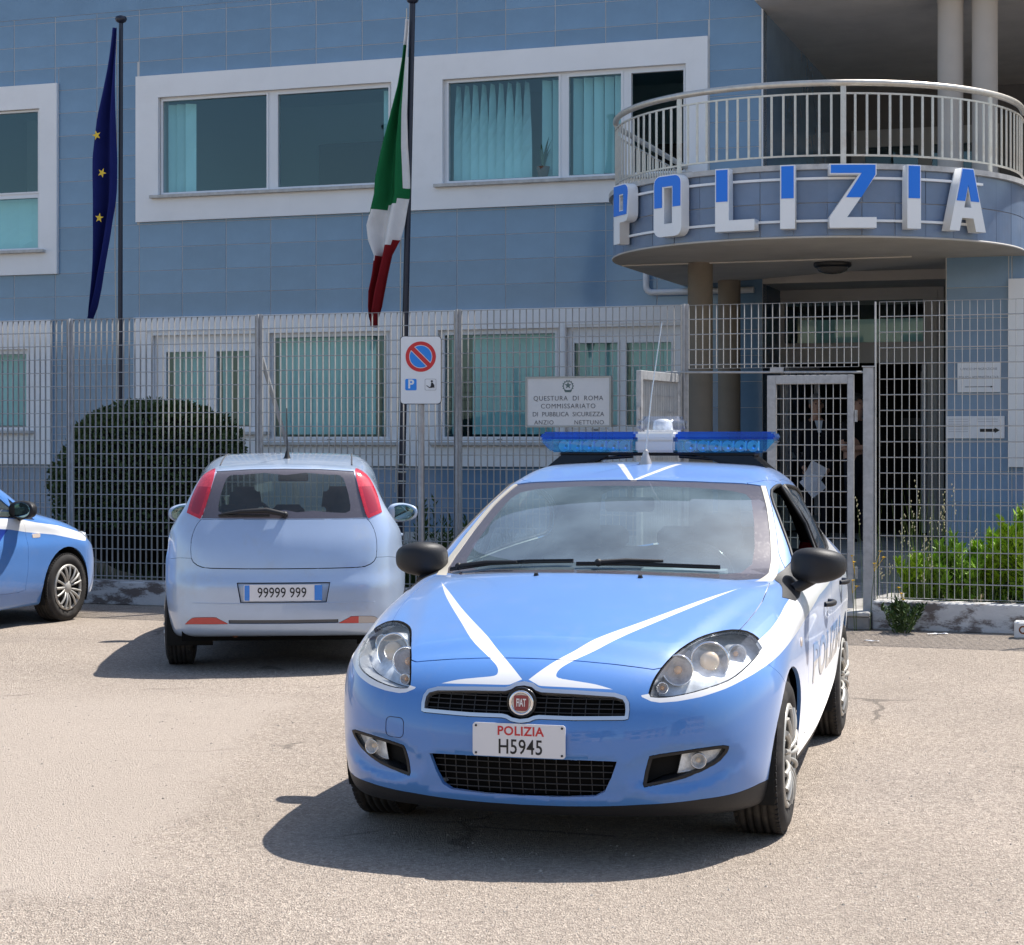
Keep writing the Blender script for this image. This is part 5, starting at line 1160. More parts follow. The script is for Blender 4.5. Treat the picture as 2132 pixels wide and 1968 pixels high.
# ---------------------------------------------------------------- the two small hatchbacks behind
def small_hatch_shell():
    sh = Shell(body_small_hatch(), (-.95, -.95, .1), (3.3, .95, 1.56), .0235)
    pan = ('body', 'bonnet', 'front_door')
    HL = smooth_poly([(.44, .60), (.47, .67), (.55, .745), (.645, .795), (.71, .80), (.755, .765), (.77, .71), (.745, .66), (.68, .625), (.57, .595)], 2)
    for sg in (1, -1):
        sh.cut(HL if sg > 0 else mirror(HL), FRONT, lambda c: c.x < -.10 and c.y*sg > 0, 'headlight')
    hp = [(-.70, 0), (-.69, .2), (-.665, .42), (-.50, .62), (-.25, .685), (.05, .705), (.24, .71), (.22, .6), (.15, .35), (.12, 0)]
    hp = hp+[(x, -y) for x, y in hp[::-1] if abs(y) > 1e-6]
    sh.cut(hp, TOP, lambda c: c.z > .66 and c.x < .4, 'bonnet')
    wo = [(.11, 0), (.14, .3), (.21, .55), (.30, .665), (.50, .66), (.80, .615), (1.08, .555), (1.06, .4), (1.03, .2), (1.02, 0)]; wo = wo+[(x, -y) for x, y in wo[::-1] if y > 1e-6]
    sh.cut(wo, TOP, lambda c: c.z > .92 and c.x > .1, 'windscreen')
    rw = [(.0, 1.392), (.25, 1.388), (.478, 1.374), (.512, 1.25), (.553, 1.10), (.572, 1.052), (.3, 1.05), (0, 1.05)]
    sh.cut(sym(rw[::-1]), FRONT, lambda c: c.x > 2.6, 'rear_window')
    rc = smooth_poly([(0, 1.350), (.30, 1.352), (.385, 1.345), (.42, 1.29), (.455, 1.14), (.42, 1.088), (.2, 1.105), (0, 1.112)], 2)
    rc = [p for p in rc if p[0] > .0]; sh.cut(sym([(0, 1.112)]+rc[::-1]+[(0, 1.350)]), FRONT, lambda c: c.x > 2.6, None, 1, ('rear_window',))
    lp = smooth_poly([(.487, 1.372), (.505, 1.387), (.565, 1.348), (.608, 1.285), (.645, 1.195), (.673, 1.087), (.58, 1.048), (.558, 1.085), (.512, 1.25)], 2, (5, 6))
    for sg in (1, -1):
        fl = lambda c: c.x > 2.4 and c.y*sg > 0 and c.z > 1
        sh.cut(lp if sg > 0 else mirror(lp), FRONT, fl, 'tail_lamp')
        up = [(.40, 1.26), (.75, 1.275), (.75, 1.5), (.40, 1.5)]; lo = [(.40, 1.0), (.75, 1.0), (.75, 1.175), (.40, 1.155)]; ins = inset(lp, .022)
        sh.cut(ins if sg > 0 else mirror(ins), FRONT, fl, None, 1, ('tail_lamp',))
        sh.cut(up if sg > 0 else mirror(up), FRONT, fl, None, 2, ('tail_lamp',))
    ht = smooth_poly([(.572, 1.048), (.612, .99), (.636, .90), (.636, .79), (.60, .74), (.52, .716), (.25, .713), (0, .713)], 2, (0, 7)); ht = [p for p in ht if True]
    hp_ = [(0, 1.048)]+[p for p in ht if p[0] > -1e-6]
    sh.cut(sym([(.572, 1.048), (.595, 1.02), (.612, .99), (.628, .945), (.637, .90), (.639, .84), (.634, .785), (.618, .755), (.59, .735), (.555, .722), (.50, .716), (.25, .713), (0, .713)][::-1])+[], FRONT, lambda c: c.x > 2.5, 'tailgate')
    pr = [(.315, .620), (.29, .486), (-.29, .486), (-.315, .620)]
    sh.cut(pr, FRONT, lambda c: c.x > 2.8, 'plate_recess')
    rf = smooth_poly([(.375, .340), (.45, .378), (.47, .384), (.60, .380), (.635, .366), (.675, .330), (.60, .335)], 2, (0, 5))
    for sg in (1, -1):
        sh.cut(rf if sg > 0 else mirror(rf), FRONT, lambda c: c.x > 2.7 and c.y*sg > 0, 'reflector')
        sh.cut([(.51, .2), (.51, .5), (.8, .5), (.8, .2)], FRONT, lambda c: c.x > 2.7 and c.y > 0, None, 1, ('reflector',))
    sh.cut([(.37, .342), (-.37, .342), (-.37, .365), (.37, .365)], FRONT, lambda c: c.x > 2.8, 'bumper_vent')
    # rear bumper skin below the seam
    for sg in (1, -1):
        sh.cut([(3.4, .05), (3.4, .783), (2.98, .783), (2.83, .765), (2.80, .55), (2.83, .30), (2.78, .05)], SIDE, lambda c: c.x > 2.7 and c.y*sg > 0, 'rear_bumper')
        sh.cut([(-1., .05), (-1., .70), (-.40, .705), (-.335, .60), (-.35, .05)], SIDE, lambda c: c.x < -.2 and c.y*sg > 0, 'front_bumper')
        door = smooth_poly([(.60, .36), (.585, .60), (.595, .80), (.62, .90), (.80, 1.12), (1.0, 1.28), (1.15, 1.36), (1.38, 1.39), (1.72, 1.385), (1.74, 1.0), (1.72, .45), (1.60, .32), (.70, .30)], 2, (8,))
        sh.cut(door, SIDE, lambda c: c.y*sg > .4, 'front_door')
        fw = [(.70, 1.005), (.88, 1.15), (1.02, 1.255), (1.18, 1.335), (1.40, 1.362), (1.66, 1.36), (1.68, .985), (1.2, .96), (.70, .935)]
        qw = [(.44, .905), (.70, 1.10), (.70, .935), (.56, .915)]
        rq = smooth_poly([(1.80, 1.358), (2.10, 1.338), (2.36, 1.29), (2.52, 1.20), (2.55, 1.10), (2.40, 1.03), (1.80, .99)], 2, (0, 6))
        fl = lambda c: c.y*sg > .4 and c.z > .85
        sh.cut(smooth_poly(fw, 2, (0, 5, 6, 8)), SIDE, fl, 'front_window', None, ('body', 'front_door')); sh.cut(qw, SIDE, fl, 'quarter_window', None, ('body', 'front_door')); sh.cut(rq, SIDE, fl, 'rear_side_window')
        for ax, r in ((0., .350), (2.51, .345)):
            sh.cut(circle(ax, .305, r, 32), SIDE, lambda c: c.y*sg > .5, 'arch', None, ('body', 'front_door', 'front_bumper', 'rear_bumper'))
        sh.cut([(-.32, .688), (-.258, .693), (.187, .768), (.588, .808), (.816, .84), (1.6, .90), (3.0, .95), (3.0, 1.00), (1.6, .965), (.789, .930), (.658, .920), (.427, .882), (.101, .843), (-.277, .768), (-.40, .73)], SIDE, lambda c: c.y*sg > .3 and c.x < 2.9, None, 1, pan)
        sh.cut([(.84, .838), (1.3, .872), (1.3, .50), (1.2, .50), (.97, .745)], SIDE, lambda c: c.y*sg > .3, None, 2, ('front_door',))
    sh.cut(sym([(0, .42), (.45, .42), (.38, .30), (.25, .27), (0, .265)]), FRONT, lambda c: c.x < -.5, 'intake_hole', None, ('body', 'front_bumper'))
    sh.freeze(); return sh
def small_hatch(sh, loc, ang, police, label, rear_detail, side_sg):
    root = empty('small_hatchback', (*loc, 0), ang, label, 'police car' if police else 'car')
    P = K['blue'] if police else K['silver']; col = [P, K['white'] if police else P, K['deepblue'] if police else P]
    sh.part('body', 'body', col, root, rim=.016); sh.part('bonnet', 'bonnet', col, root, gap=.003, rim=.016)
    sh.part('front_bumper', 'front_bumper', col, root, gap=.002, rim=.016); sh.part('rear_bumper', 'rear_bumper', col, root, gap=.0022, rim=.016)
    sh.part('intake_hole', 'intake_grille', K['dark'], root, rim=0, off=-.02)
    scr = [K['frit'], K['glass']]
    sh.part('windscreen', 'windscreen', K['glass'], root, rim=0, off=-.004); sh.part('rear_window', 'rear_window', scr, root, rim=.006, off=-.004)
    tg = sh.part('tailgate', 'tailgate', col, root, gap=.0042, rim=.02)
    for sg in (1, -1):
        fd = sh.part('front_door', 'front_door', col, root, gap=.0028, rim=.016, filt=lambda c: c[1]*sg > 0); door_handle(sh, fd, 1.50, .86, sg, .18, P)
        for lb in ('front_window', 'rear_side_window', 'quarter_window'): sh.part(lb, 'side_window', K['glass'], root, rim=0, off=-.005, filt=lambda c: c[1]*sg > 0)
        tl = sh.part('tail_lamp', 'tail_lamp', [K['red'], mat('dark red lamp lens', (.33, .012, .03), .15, 0, .5, coat=1.), K['red2']], root, rim=.012, off=.004, filt=lambda c: c[1]*sg > 0)
        rm = [K['refl'], K['refl']] if sg < 0 else [K['refl'], mat('clear reversing lens', (.45, .40, .37), .2, 0, .5, coat=1.)]
        sh.part('reflector', 'reflector', rm, root, rim=.01, off=.002, filt=lambda c: c[1]*sg > 0)
        hl = sh.part('headlight', 'headlight', K['lens'], root, gap=.001, rim=.01, filt=lambda c: c[1]*sg > 0)
        sh.part('headlight', 'lamp_housing', K['bowl_dark'], hl, gap=.004, rim=0, off=-.06, filt=lambda c: c[1]*sg > 0)
        mb = MB(); lamp_pod(mb, (-.55, sg*.62, .70), (-.85, sg*.3, .3), .06, .04, .02); mb.build('reflector', [K['chrome'], K['bowl'], K['bulb']], hl)
        wing_mirror(root, .70, sg*.765, 1.0, sg, P if not police else K['black'], (.62, sg*.76, .935), mat('mirror glass', (.16, .24, .25), .03, 1.))
        y = float(sh.y_at(np.array([.45]), np.array([.772]))[0]); M_ = Matrix.Translation((.45, sg*y, .772)) @ Matrix.Rotation(-PI/2*sg, 4, 'X')
        mb = MB(); mb.prism([(x*.055, y_*.018) for x, y_ in rrect(-1, 1, -1, 1, .4)], -.004, .006); mb.build('side_marker', mat('side repeater', (.85, .72, .62), .2, coat=1.), root, M_.translation, M_.to_euler())
        mb = MB(); pts = [(x, float(sh.y_at(np.array([x]), np.array([z]), sg)[0]), z) for x, z in [(.70, .94), (1.2, .965), (1.68, .99)]]; mb.tube(pts, .008, 6); mb.build('window_seal', K['black'], root)
    sh.part('bumper_vent', 'bumper_vent', mat('bumper vent grey', (.10, .105, .115), .5), root, rim=.01, off=-.01)
    NB = Matrix(((0, 0, 1, 0), (1, 0, 0, 0), (0, 1, 0, 0), (0, 0, 0, 1)))     # drawing upright on the tail
    pr = sh.part('plate_recess', 'plate_recess', [P], root, rim=0, off=-.022)
    ed = sh.part('plate_recess', 'recess_edge', [P], pr, rim=.022, off=0); bm = bmesh.new(); bm.from_mesh(ed.data); bm.faces.ensure_lookup_table(); bmesh.ops.delete(bm, geom=bm.faces[:len(sh.F['plate_recess'])], context='FACES'); bm.to_mesh(ed.data); bm.free()
    x0 = float(sh.x_at(np.array([.0]), np.array([.55]), False)[0])-.012
    pl = link('number_plate', xf(plate_mesh(.525, .112, .008), Matrix.Translation((x0, -.006, .552)) @ NB), root, mats=K['plate'])
    for y, wd in ((-.246, .034), (.236, .052)):
        link('blue_band', xf(curve_mesh([rrect(-wd/2, wd/2, -.052, .052, .004)], .001), Matrix.Translation((x0+.0028, y, .552)) @ NB), pl, mats=K['midblue'])
    t = text_mesh('99999 999', .098, .001, 'CENTER', 1.0, .0004); t.transform(Matrix.Diagonal((.80, 1, 1, 1)))
    link('lettering', xf(t, Matrix.Translation((x0+.003, -.01, .550)) @ NB), pl, mats=K['ink'])
    mb = MB(); sx = lambda y, z: float(sh.x_at(np.array([y]), np.array([z]), False)[0])
    # rear wiper, aerial, bumper crease, exhaust, roof seams
    wp = empty('rear_wiper'); wp.parent = root
    mb = MB(); mb.ball((sx(0, 1.075)+.012, .004, 1.078), .024, 12); mb.tube([(sx(0, 1.08)+.03, 0, 1.082), (sx(-.1, 1.10)+.035, -.12, 1.108), (sx(-.3, 1.10)+.03, -.30, 1.100), (sx(-.42, 1.085)+.02, -.43, 1.082)], [.017, .020, .014, .007], 8); mb.build('wiper_arm', K['black'], wp)
    mb = MB(); mb.tube([(sx(-.10, 1.07)+.012, -.10, 1.072), (sx(-.44, 1.072)+.012, -.45, 1.074)], .009, 6); mb.build('wiper_blade', K['gloss'], wp)
    z0 = float(sh.z_at(np.array([2.40]), np.array([0.]))[0]); mb = MB(); mb.lathe([(.03, 0), (.022, .012), (.012, .05), (.006, .06)], 14, 0, Matrix.Translation((2.40, 0, z0-.003))); mb.tube([(2.40, 0, z0+.04), (2.52, 0, z0+.36)], [.006, .003], 6); mb.build('aerial', K['black'], root)
    mb = MB()
    for sg in (1, -1):
        pts = [(x, sg*(.465), float(sh.z_at(np.array([x]), np.array([.465]))[0])+.001) for x in np.linspace(1.1, 2.60, 12)]; mb.tube(pts, .006, 5)
    mb.build('roof_seam', mat('roof seam rubber', (.06, .06, .065), .6), root)
    ys = np.linspace(-.62, .62, 21); mb = MB(); pts = [(float(sh.x_at(np.array([y]), np.array([.478]), False)[0])+.0006, y, .478+.004*abs(y)) for y in ys]; mb.tube(pts, .0030, 4); mb.build('bumper_crease', P, root)
    mb = MB(); mb.tube([(3.09, -.33, .262), (2.85, -.33, .27)], .022, 12); mb.build('exhaust_pipe', mat('rusty exhaust', (.10, .045, .025), .8, .3), root)
    cabin(root, .82, .45, .96, .64, 1.18, 2.10, -1, 1.40)
    for sg in (1, -1):
        add_wheel(root, 0, sg*.742, .297, .300, .19, .196, sg); add_wheel(root, 2.51, sg*.742, .297, .300, .19, .196, sg)
        for ax in (0, 2.51): arch_liner(root, ax, .305, .342, .50 if sg > 0 else -.815, .815 if sg > 0 else -.50)
    if police:
        wrap_text(sh, root, 'POLIZIA', .235, 2.22, .595, 1, [K['white'], K['midblue']], off=.002, bold=.008, sx=1.10, split=.02)
    return root
police_hatchback((.257, 7.857), R_(90-15.02))
SH = small_hatch_shell()
small_hatch(SH, (-1.833, 15.92), R_(-85), False, 'pale blue grey small hatchback seen from behind, parked beside the front police car', True, 1)
small_hatch(SH, (-4.68, 16.76), R_(-111), True, 'light blue police small hatchback at the left edge, parked nose to the fence', False, 1)

# ================================================================ FENCE AND GATE
GALV = mat('galvanised steel', (.40, .405, .41), .5, .15, .4, var=.18, vscale=18, dirt=.25, dcol=(.30, .31, .32), dscale=9)
GALB = mat('galvanised grating', (.35, .35, .345), .55, .0, .4, var=.10, vscale=8)
fe = empty('fence', FO, BANG, 'tall galvanised grating fence on a low wall in front of the police station', 'fence')
def grating(mb, u0, u1, z0, z1, w_=0., depth=.025, pitch=.062, hp=.132, zr=None):
    n = int(round((u1-u0)/pitch)); p = (u1-u0)/n
    for k in range(n+1): mb.box(u0+k*p-.0018, u0+k*p+.0018, w_-depth/2, w_+depth/2, z0, z1)
    z = z1-hp*.93
    while z > z0+.03:
        mb.tube([(u0, w_-depth/2-.001, z), (u1, w_-depth/2-.001, z)], .0046, 5, 0, True, False); z -= hp
    mb.box(u0, u1, w_-.0125, w_+.0125, z1, z1+.003); mb.box(u0, u1, w_-.0125, w_+.0125, z0-.003, z0)
posts = [-8.69, -6.64, -4.585, -2.53, -.52, 1.60]
for a, b in zip(posts, posts[1:]):
    mb = MB(); grating(mb, a+.036, b-.036, .235, 2.765); mb.build('grating_panel', GALB, fe)
mb = MB(); grating(mb, 1.635, 3.11, 2.215, 2.765); mb.build('grating_panel', GALB, fe)
for a, b in ((3.255, 5.30), (5.36, 7.40)): mb = MB(); grating(mb, a+.03, b-.03, .262, 2.755); mb.build('grating_panel', GALB, fe)
for p in posts+[5.33, 7.43]:
    mb = MB(); mb.box(p-.004, p+.004, -.030, .030, .12, 2.78); mb.box(p-.030, p+.030, -.004, .004, .12, 2.78)
    o = mb.build('post', GALV, fe)
mb = MB(); mb.box(3.247, 3.255, -.03, .03, .15, 2.76); mb.build('post', GALV, fe)
mb = MB(); mb.tube([(-2.54, .03, 2.43), (-2.36, .35, 1.40), (-2.27, .52, .13)], .022, 6); mb.build('brace', GALV, fe)
mb = MB(); mb.tube([(1.23, -.02, 2.185), (3.16, -.02, 2.165)], .010, 6); mb.box(2.36, 2.47, -.05, .0, 2.17, 2.215); mb.build('gate_rail', GALV, fe)
PEEL = mat('peeling white masonry paint', (.60, .59, .575), .85, 0, .3, var=.10, vscale=5, bump=.5, bscale=25, dirt=.95, dcol=(.155, .125, .11), dscale=4.5, dlo=.48, dhi=.58, stretch=(1, 1, 2.2))
for (a, b, h, lab) in ((-9, 1.45, .225, 'long low grey white wall with peeling paint under the left part of the fence'), (3.24, 9, .245, 'low white wall with dark peeling paint under the right part of the fence')):
    o = empty('low_wall', fworld(0, 0, 0), BANG, lab, 'low wall'); seg = 1.55; n = int((b-a)/seg)
    for k in range(n): MB().bbox(a+k*seg+.003, a+(k+1)*seg-.003 if k < n-1 else b, -.14, .10, 0, h-random.random()*.008, .008).build('wall_block', PEEL, o)
# gate: right leaf shut, left leaf swung out towards the street
gt = empty('metal_gate', FO, BANG, 'closed galvanised gate leaf of grating in a wide flat frame, beside the square post', 'gate')
def gate_leaf(t, u0, u1, z0, z1, w_, fr=.075):
    for nm, q in (('frame_stile', (u0, u0+fr, z0, z1)), ('frame_stile', (u1-.052, u1, z0, z1)), ('frame_rail', (u0+fr, u1-.052, z1-fr, z1)), ('frame_rail', (u0+fr, u1-.052, z0, z0+fr))): MB().bbox(q[0], q[1], w_-.022, w_+.022, q[2], q[3], .003).build(nm, GALV, t)
    mb = MB(); grating(mb, u0+fr+.002, u1-.054, z0+fr+.003, z1-fr-.003, w_, .02); mb.build('grating', GALB, t)
    for z in (z0+.3, z1-.35): mb = MB(); mb.tube([(u1+.015, w_, z-.05), (u1+.015, w_, z+.05)], .014, 8); mb.build('hinge', GALV, t)
gate_leaf(gt, 2.335, 3.075, .165, 2.145, -.03)
MB().bbox(2.30, 2.335, -.06, .0, 1.0, 1.16, .004).build('lock_box', GALV, gt)
gp = empty('gate_post', FO, BANG, 'square galvanised gate post standing right of the closed gate leaf', 'post')
MB().bbox(3.158, 3.243, -.085, .0, .13, 2.205, .006).build('shaft', GALV, gp); MB().bbox(3.150, 3.251, -.093, .008, 2.205, 2.215, .002).build('cap', GALV, gp)
MB().bbox(3.05, 3.235, -.22, .05, .0, .115, .01).build('plinth', conc, gp); MB().bbox(3.03, 3.235, -.24, .05, .115, .150, .006).build('plinth_slab', SILL, gp)
g2 = empty('metal_gate', fworld(1.555, -.01, 0), BANG+R_(-148)+PI, 'open gate leaf of grating swung out toward the parked cars, left of the entrance columns', 'gate')
# local +x runs from the hinge to the free edge
g2.rotation_euler = (0, 0, math.atan2(15.42-fworld(1.555, 0).y, 1.045-fworld(1.555, 0).x))
L2 = math.hypot(15.42-fworld(1.555, 0).y, 1.045-fworld(1.555, 0).x)
gate_leaf(g2, 0.02, L2, .16, 2.165, 0.)

# ================================================================ SIGNS, FLAGS
sg_ = empty('road_sign', (-.815, 17.0-.25, 0), R_(-3), 'no parking sign with blue P and a small pictogram on a grey pole', 'road sign')
PL = mat('sign pole steel', (.36, .355, .36), .45, .6, .5, var=.15, vscale=12, dirt=.3, dcol=(.22, .11, .06), dscale=5)
mb = MB(); mb.tube([(0, .035, 0), (0, .035, 2.50)], .030, 14); mb.build('pole', PL, sg_)
SGW = mat('sign white', (.74, .745, .75), .35, 0, .5)
link('sign_edge', xf(curve_mesh([rrect(-.186, .186, -.306, .306, .035)], .012), sign_xf(0, -.002, 2.215)), sg_, mats=mat('sign edge black', (.03, .03, .03), .5))
pf = link('sign_face', xf(curve_mesh([rrect(-.180, .180, -.300, .300, .03)], .004), sign_xf(0, -.010, 2.215)), sg_, mats=SGW)
SRED = mat('sign red', (.58, .025, .03), .35); SBLU = mat('sign blue', (.015, .23, .72), .35); Y = -.0135
cx, cz = .0, 2.335
link('red_ring', xf(curve_mesh([circle(0, 0, .136, 48), circle(0, 0, .104, 48)[::-1]], .001), sign_xf(cx, Y, cz)), pf, mats=SRED)
def halfdisc(r, off, sgn):
    h = math.degrees(math.acos(off/r)); c0 = 45 if sgn > 0 else 225
    return arc(0, 0, r, c0-h, c0+h, 20)
for s_ in (1, -1): link('blue_field', xf(curve_mesh([halfdisc(.098, .026, s_)], .001), sign_xf(cx, Y, cz)), pf, mats=SBLU)
dg = .105
link('red_bar', xf(curve_mesh([[(-dg*.707-.0135, dg*.707-.0135+.0), (-dg*.707+.0135, dg*.707+.0135), (dg*.707+.0135, -dg*.707+.0135), (dg*.707-.0135, -dg*.707-.0135)]], .0012), sign_xf(cx, Y-.0006, cz)), pf, mats=SRED)
link('parking_square', xf(curve_mesh([rrect(-.051, .051, -.051, .051, .012)], .001), sign_xf(-.088, Y, 2.085)), pf, mats=SBLU)
link('lettering', xf(text_mesh('P', .108, .001, 'CENTER', 1, .003), sign_xf(-.088, Y-.0008, 2.087)), pf, mats=SGW)
link('pictogram_frame', xf(curve_mesh([rrect(-.051, .051, -.051, .051, .012), rrect(-.048, .048, -.048, .048, .010)[::-1]], .001), sign_xf(.088, Y, 2.085)), pf, mats=mat('grey sign print', (.3, .3, .31), .5))
pic = curve_mesh([circle(.012, .030, .0095, 12), [(.006, .019), (.020, .016), (.034, -.004), (.034, -.032), (-.006, -.036), (-.006, -.031), (.022, -.028), (.018, -.020), (-.012, -.022), (-.036, -.004), (-.036, -.011), (-.012, -.030), (-.008, -.030), (.002, -.012)]], .001)
link('pictogram', xf(pic, sign_xf(.088, Y-.0005, 2.085)), pf, mats=K_INK)
for z in (2.02, 2.41): mb = MB(); mb.box(-.10, .10, .003, .012, z-.02, z+.02); mb.tube([(-.045, .035, z), (-.03, .07, z), (.03, .07, z), (.045, .035, z)], .006, 5); mb.build('clamp', PL, sg_)
# office board on the fence
qb = empty('office_board', fworld(.5455, -.045, 1.93), BANG, 'grey white board lettered QUESTURA DI ROMA hung on the fence', 'sign')
BW_, BH_ = .80, .455
MB().bbox(-BW_/2+.01, BW_/2-.01, -.006, .006, -BH_/2+.01, BH_/2-.01, .002).build('panel', mat('aged white board', (.62, .62, .615), .6, 0, .4, var=.06, vscale=4, dirt=.25, dcol=(.42, .41, .38), dscale=4), qb)
wall_mesh(-BW_/2, BW_/2, -BH_/2, BH_/2, [(-BW_/2+.016, BW_/2-.016, -BH_/2+.016, BH_/2-.016)], -.014, .028).build('frame', mat('weathered board frame', (.36, .36, .33), .6, .3), qb)
INKB = mat('faded dark lettering', (.085, .09, .10), .7)
def serif(txt, size, space, x, z):
    "lettering with small serifs: thin plain strokes plus feet under and over the stems"
    me = text_mesh(txt, size, .0012, 'CENTER', space, -.0003); me.transform(Matrix.Diagonal((.98, 1, 1, 1)))
    link('lettering', xf(me, sign_xf(x, -.0075, z)), qb, mats=INKB)
serif('QUESTURA  DI  ROMA', .060, 1.12, .0, .030); serif('COMMISSARIATO', .060, 1.14, 0, -.040); serif('DI  PUBBLICA  SICUREZZA', .057, 1.02, 0, -.112); serif('ANZIO', .055, 1.12, -.225, -.185); serif('NETTUNO', .055, 1.12, .195, -.185)
GRN = mat('grey green emblem', (.12, .17, .16), .7)
st5 = [(.5*r*math.sin(k*PI/5), .5*r*math.cos(k*PI/5)) for k in range(10) for r in ((.062,) if k % 2 == 0 else (.026,))]
link('emblem', xf(curve_mesh([circle(0, 0, .047, 28), circle(0, 0, .040, 28)[::-1]], .001), sign_xf(0, -.0072, .140)), qb, mats=GRN)
link('emblem', xf(curve_mesh([[(x*1.1, y*1.1) for x, y in st5]], .001), sign_xf(0, -.0072, .146)), qb, mats=GRN)
teeth = MB()
for k in range(14):
    a = 2*PI*k/14; c_, s_ = math.cos(a), math.sin(a); teeth.add([(r*c_-t*s_, -.0072, .140+r*s_+t*c_) for r, t in ((.044, -.006), (.054, -.005), (.054, .005), (.044, .006))], [(0, 1, 2, 3)])
teeth.build('emblem', GRN, qb)
link('emblem', xf(curve_mesh([[(-.035, -.035), (.035, -.035), (.028, -.055), (-.028, -.055)]], .001), sign_xf(0, -.0072, .140)), qb, mats=GRN)
# flag poles
POLE = mat('dark blue pole paint', (.018, .022, .04), .35, 0, .5)
for (u, w_, lean, ztop, r, lab) in ((-3.409, -3.86, -.018, 6.36, .027, 'dark flagpole behind the hedge carrying the blue flag'), (.19, -3.86, -.152, 6.31, .034, 'dark flagpole beside the no parking sign carrying the green white and red flag')):
    o = empty('flagpole', bworld(u, w_, .12), BANG, lab, 'flagpole'); H = ztop-.12
    at_ = lambda z: (lean*(1-z/H), 0, z)
    mb = MB(); mb.tube([at_(0), at_(H*.18)], r*1.25, 14); mb.tube([at_(H*.18), at_(H*.6), at_(H)], [r*1.08, r, r*.92], 14); mb.build('shaft', POLE, o)
    mb = MB(); mb.lathe([(.02, 0), (.055, .02), (.07, .05), (.06, .075), (.02, .09), (0, .09)], 16, 0, Matrix.Translation((0, 0, H))); mb.build('finial', POLE, o)
    mb = MB(); pts = [(at_(z)[0]-r*1.5-.012*math.sin(z*2.1), -.03, z) for z in np.linspace(.9, H-.05, 16)]; mb.tube(pts, .006, 5); mb.build('halyard', mat('white rope', (.62, .58, .48), .9), o)
    if lean < -.1:
        for z in (1.02, 1.12, 1.2): mb = MB(); mb.tube([(at_(z)[0]+r*1.2*math.cos(a), r*1.2*math.sin(a), z) for a in np.linspace(0, 2*PI, 14)], .010, 5); mb.build('rope_turn', mat('white rope', (.62, .58, .48), .9), o)
def flag(name, u, w_, lean, rows, mats, colf, folds, label):
    N_, M_ = 60, 22; zs = [r[0] for r in rows][::-1]; ls = [r[1] for r in rows][::-1]; rs = [r[2] for r in rows][::-1]
    mb = MB(); vs = []
    for i in range(N_+1):
        z = rows[0][0]+(rows[-1][0]-rows[0][0])*i/N_; l = np.interp(z, zs, ls); r = np.interp(z, zs, rs); t = i/N_
        for j in range(M_+1):
            s = j/M_; x = l+(r-l)*s; env = math.sin(PI*min(1, s*1.0))**.6*min(1, t*3+.1)
            y = -.05-.10*env*math.sin(folds*PI*s+2.2*t)-.10*t*(1-s)+.03*math.sin(9*t+3*s)
            vs.append((x, y, z))
    mb.add(vs, [(i*(M_+1)+j, i*(M_+1)+j+1, (i+1)*(M_+1)+j+1, (i+1)*(M_+1)+j) for i in range(N_) for j in range(M_)], 0, True)
    k = 0
    for i in range(N_):
        for j in range(M_): mb.m[k] = colf((j+.5)/M_, rows[0][0]+(rows[-1][0]-rows[0][0])*(i+.5)/N_); k += 1
    o = mb.build(name, mats, None, bworld(u, w_, 0), (0, 0, BANG)); return tag(o, label, 'flag')
CL = lambda n, c: mat(n, c, .85, 0, .2, sub=.0, var=.06, vscale=9)
ITR = [(6.134, -.042, 0), (5.941, -.062, 0), (5.748, -.083, -.005), (5.415, -.135, -.010), (5.082, -.213, -.016), (4.749, -.297, -.016), (4.416, -.364, 0), (4.249, -.375, .005), (4.067, -.422, -.031), (3.916, -.468, -.052), (3.755, -.453, -.094), (3.583, -.385, -.193), (3.391, -.411, -.234), (3.198, -.453, -.271), (3.026, -.453, -.307), (2.922, -.437, -.344), (2.808, -.396, -.375)]
def itc(s, z):
    if z > 4.05+.16*s and not (s > .80 and z > 4.3) and not z > 5.85: return 0
    if z > 3.53+.23*s*1.1: return 1
    return 2
flag('flag', .185, -3.90, 0, ITR, [CL('flag green', (.010, .135, .045)), CL('flag white', (.70, .69, .68)), CL('flag red', (.22, .012, .016))], itc, 3.0, 'green white and red flag hanging limp from the flagpole by the road sign')
EUR = [(6.299, -.055, -.006), (6.024, -.099, -.006), (5.694, -.16, -.006), (5.254, -.237, -.006), (4.813, -.27, -.006), (4.428, -.259, -.017), (4.263, -.259, -.033), (4.098, -.264, -.061), (3.878, -.27, -.088), (3.603, -.281, -.132), (3.328, -.303, -.176), (3.108, -.319, -.231), (2.976, -.319, -.297)]
ef = flag('flag', -3.409, -3.90, 0, EUR, [CL('flag dark blue', (.012, .018, .12))], lambda s, z: 0, 2.4, 'dark blue flag with yellow stars hanging limp from the flagpole behind the hedge')
for (x, z, a) in ((-.135, 4.11, 8), (-.10, 4.62, 25), (-.17, 5.05, -15)):
    st_ = [(r*math.sin(k*PI/5+R_(a)), r*math.cos(k*PI/5+R_(a))) for k in range(10) for r in ((.058,) if k % 2 == 0 else (.023,))]
    link('star', xf(curve_mesh([st_], .002), sign_xf(x, -.205, z)), ef, mats=mat('flag yellow', (.75, .52, .05), .8))

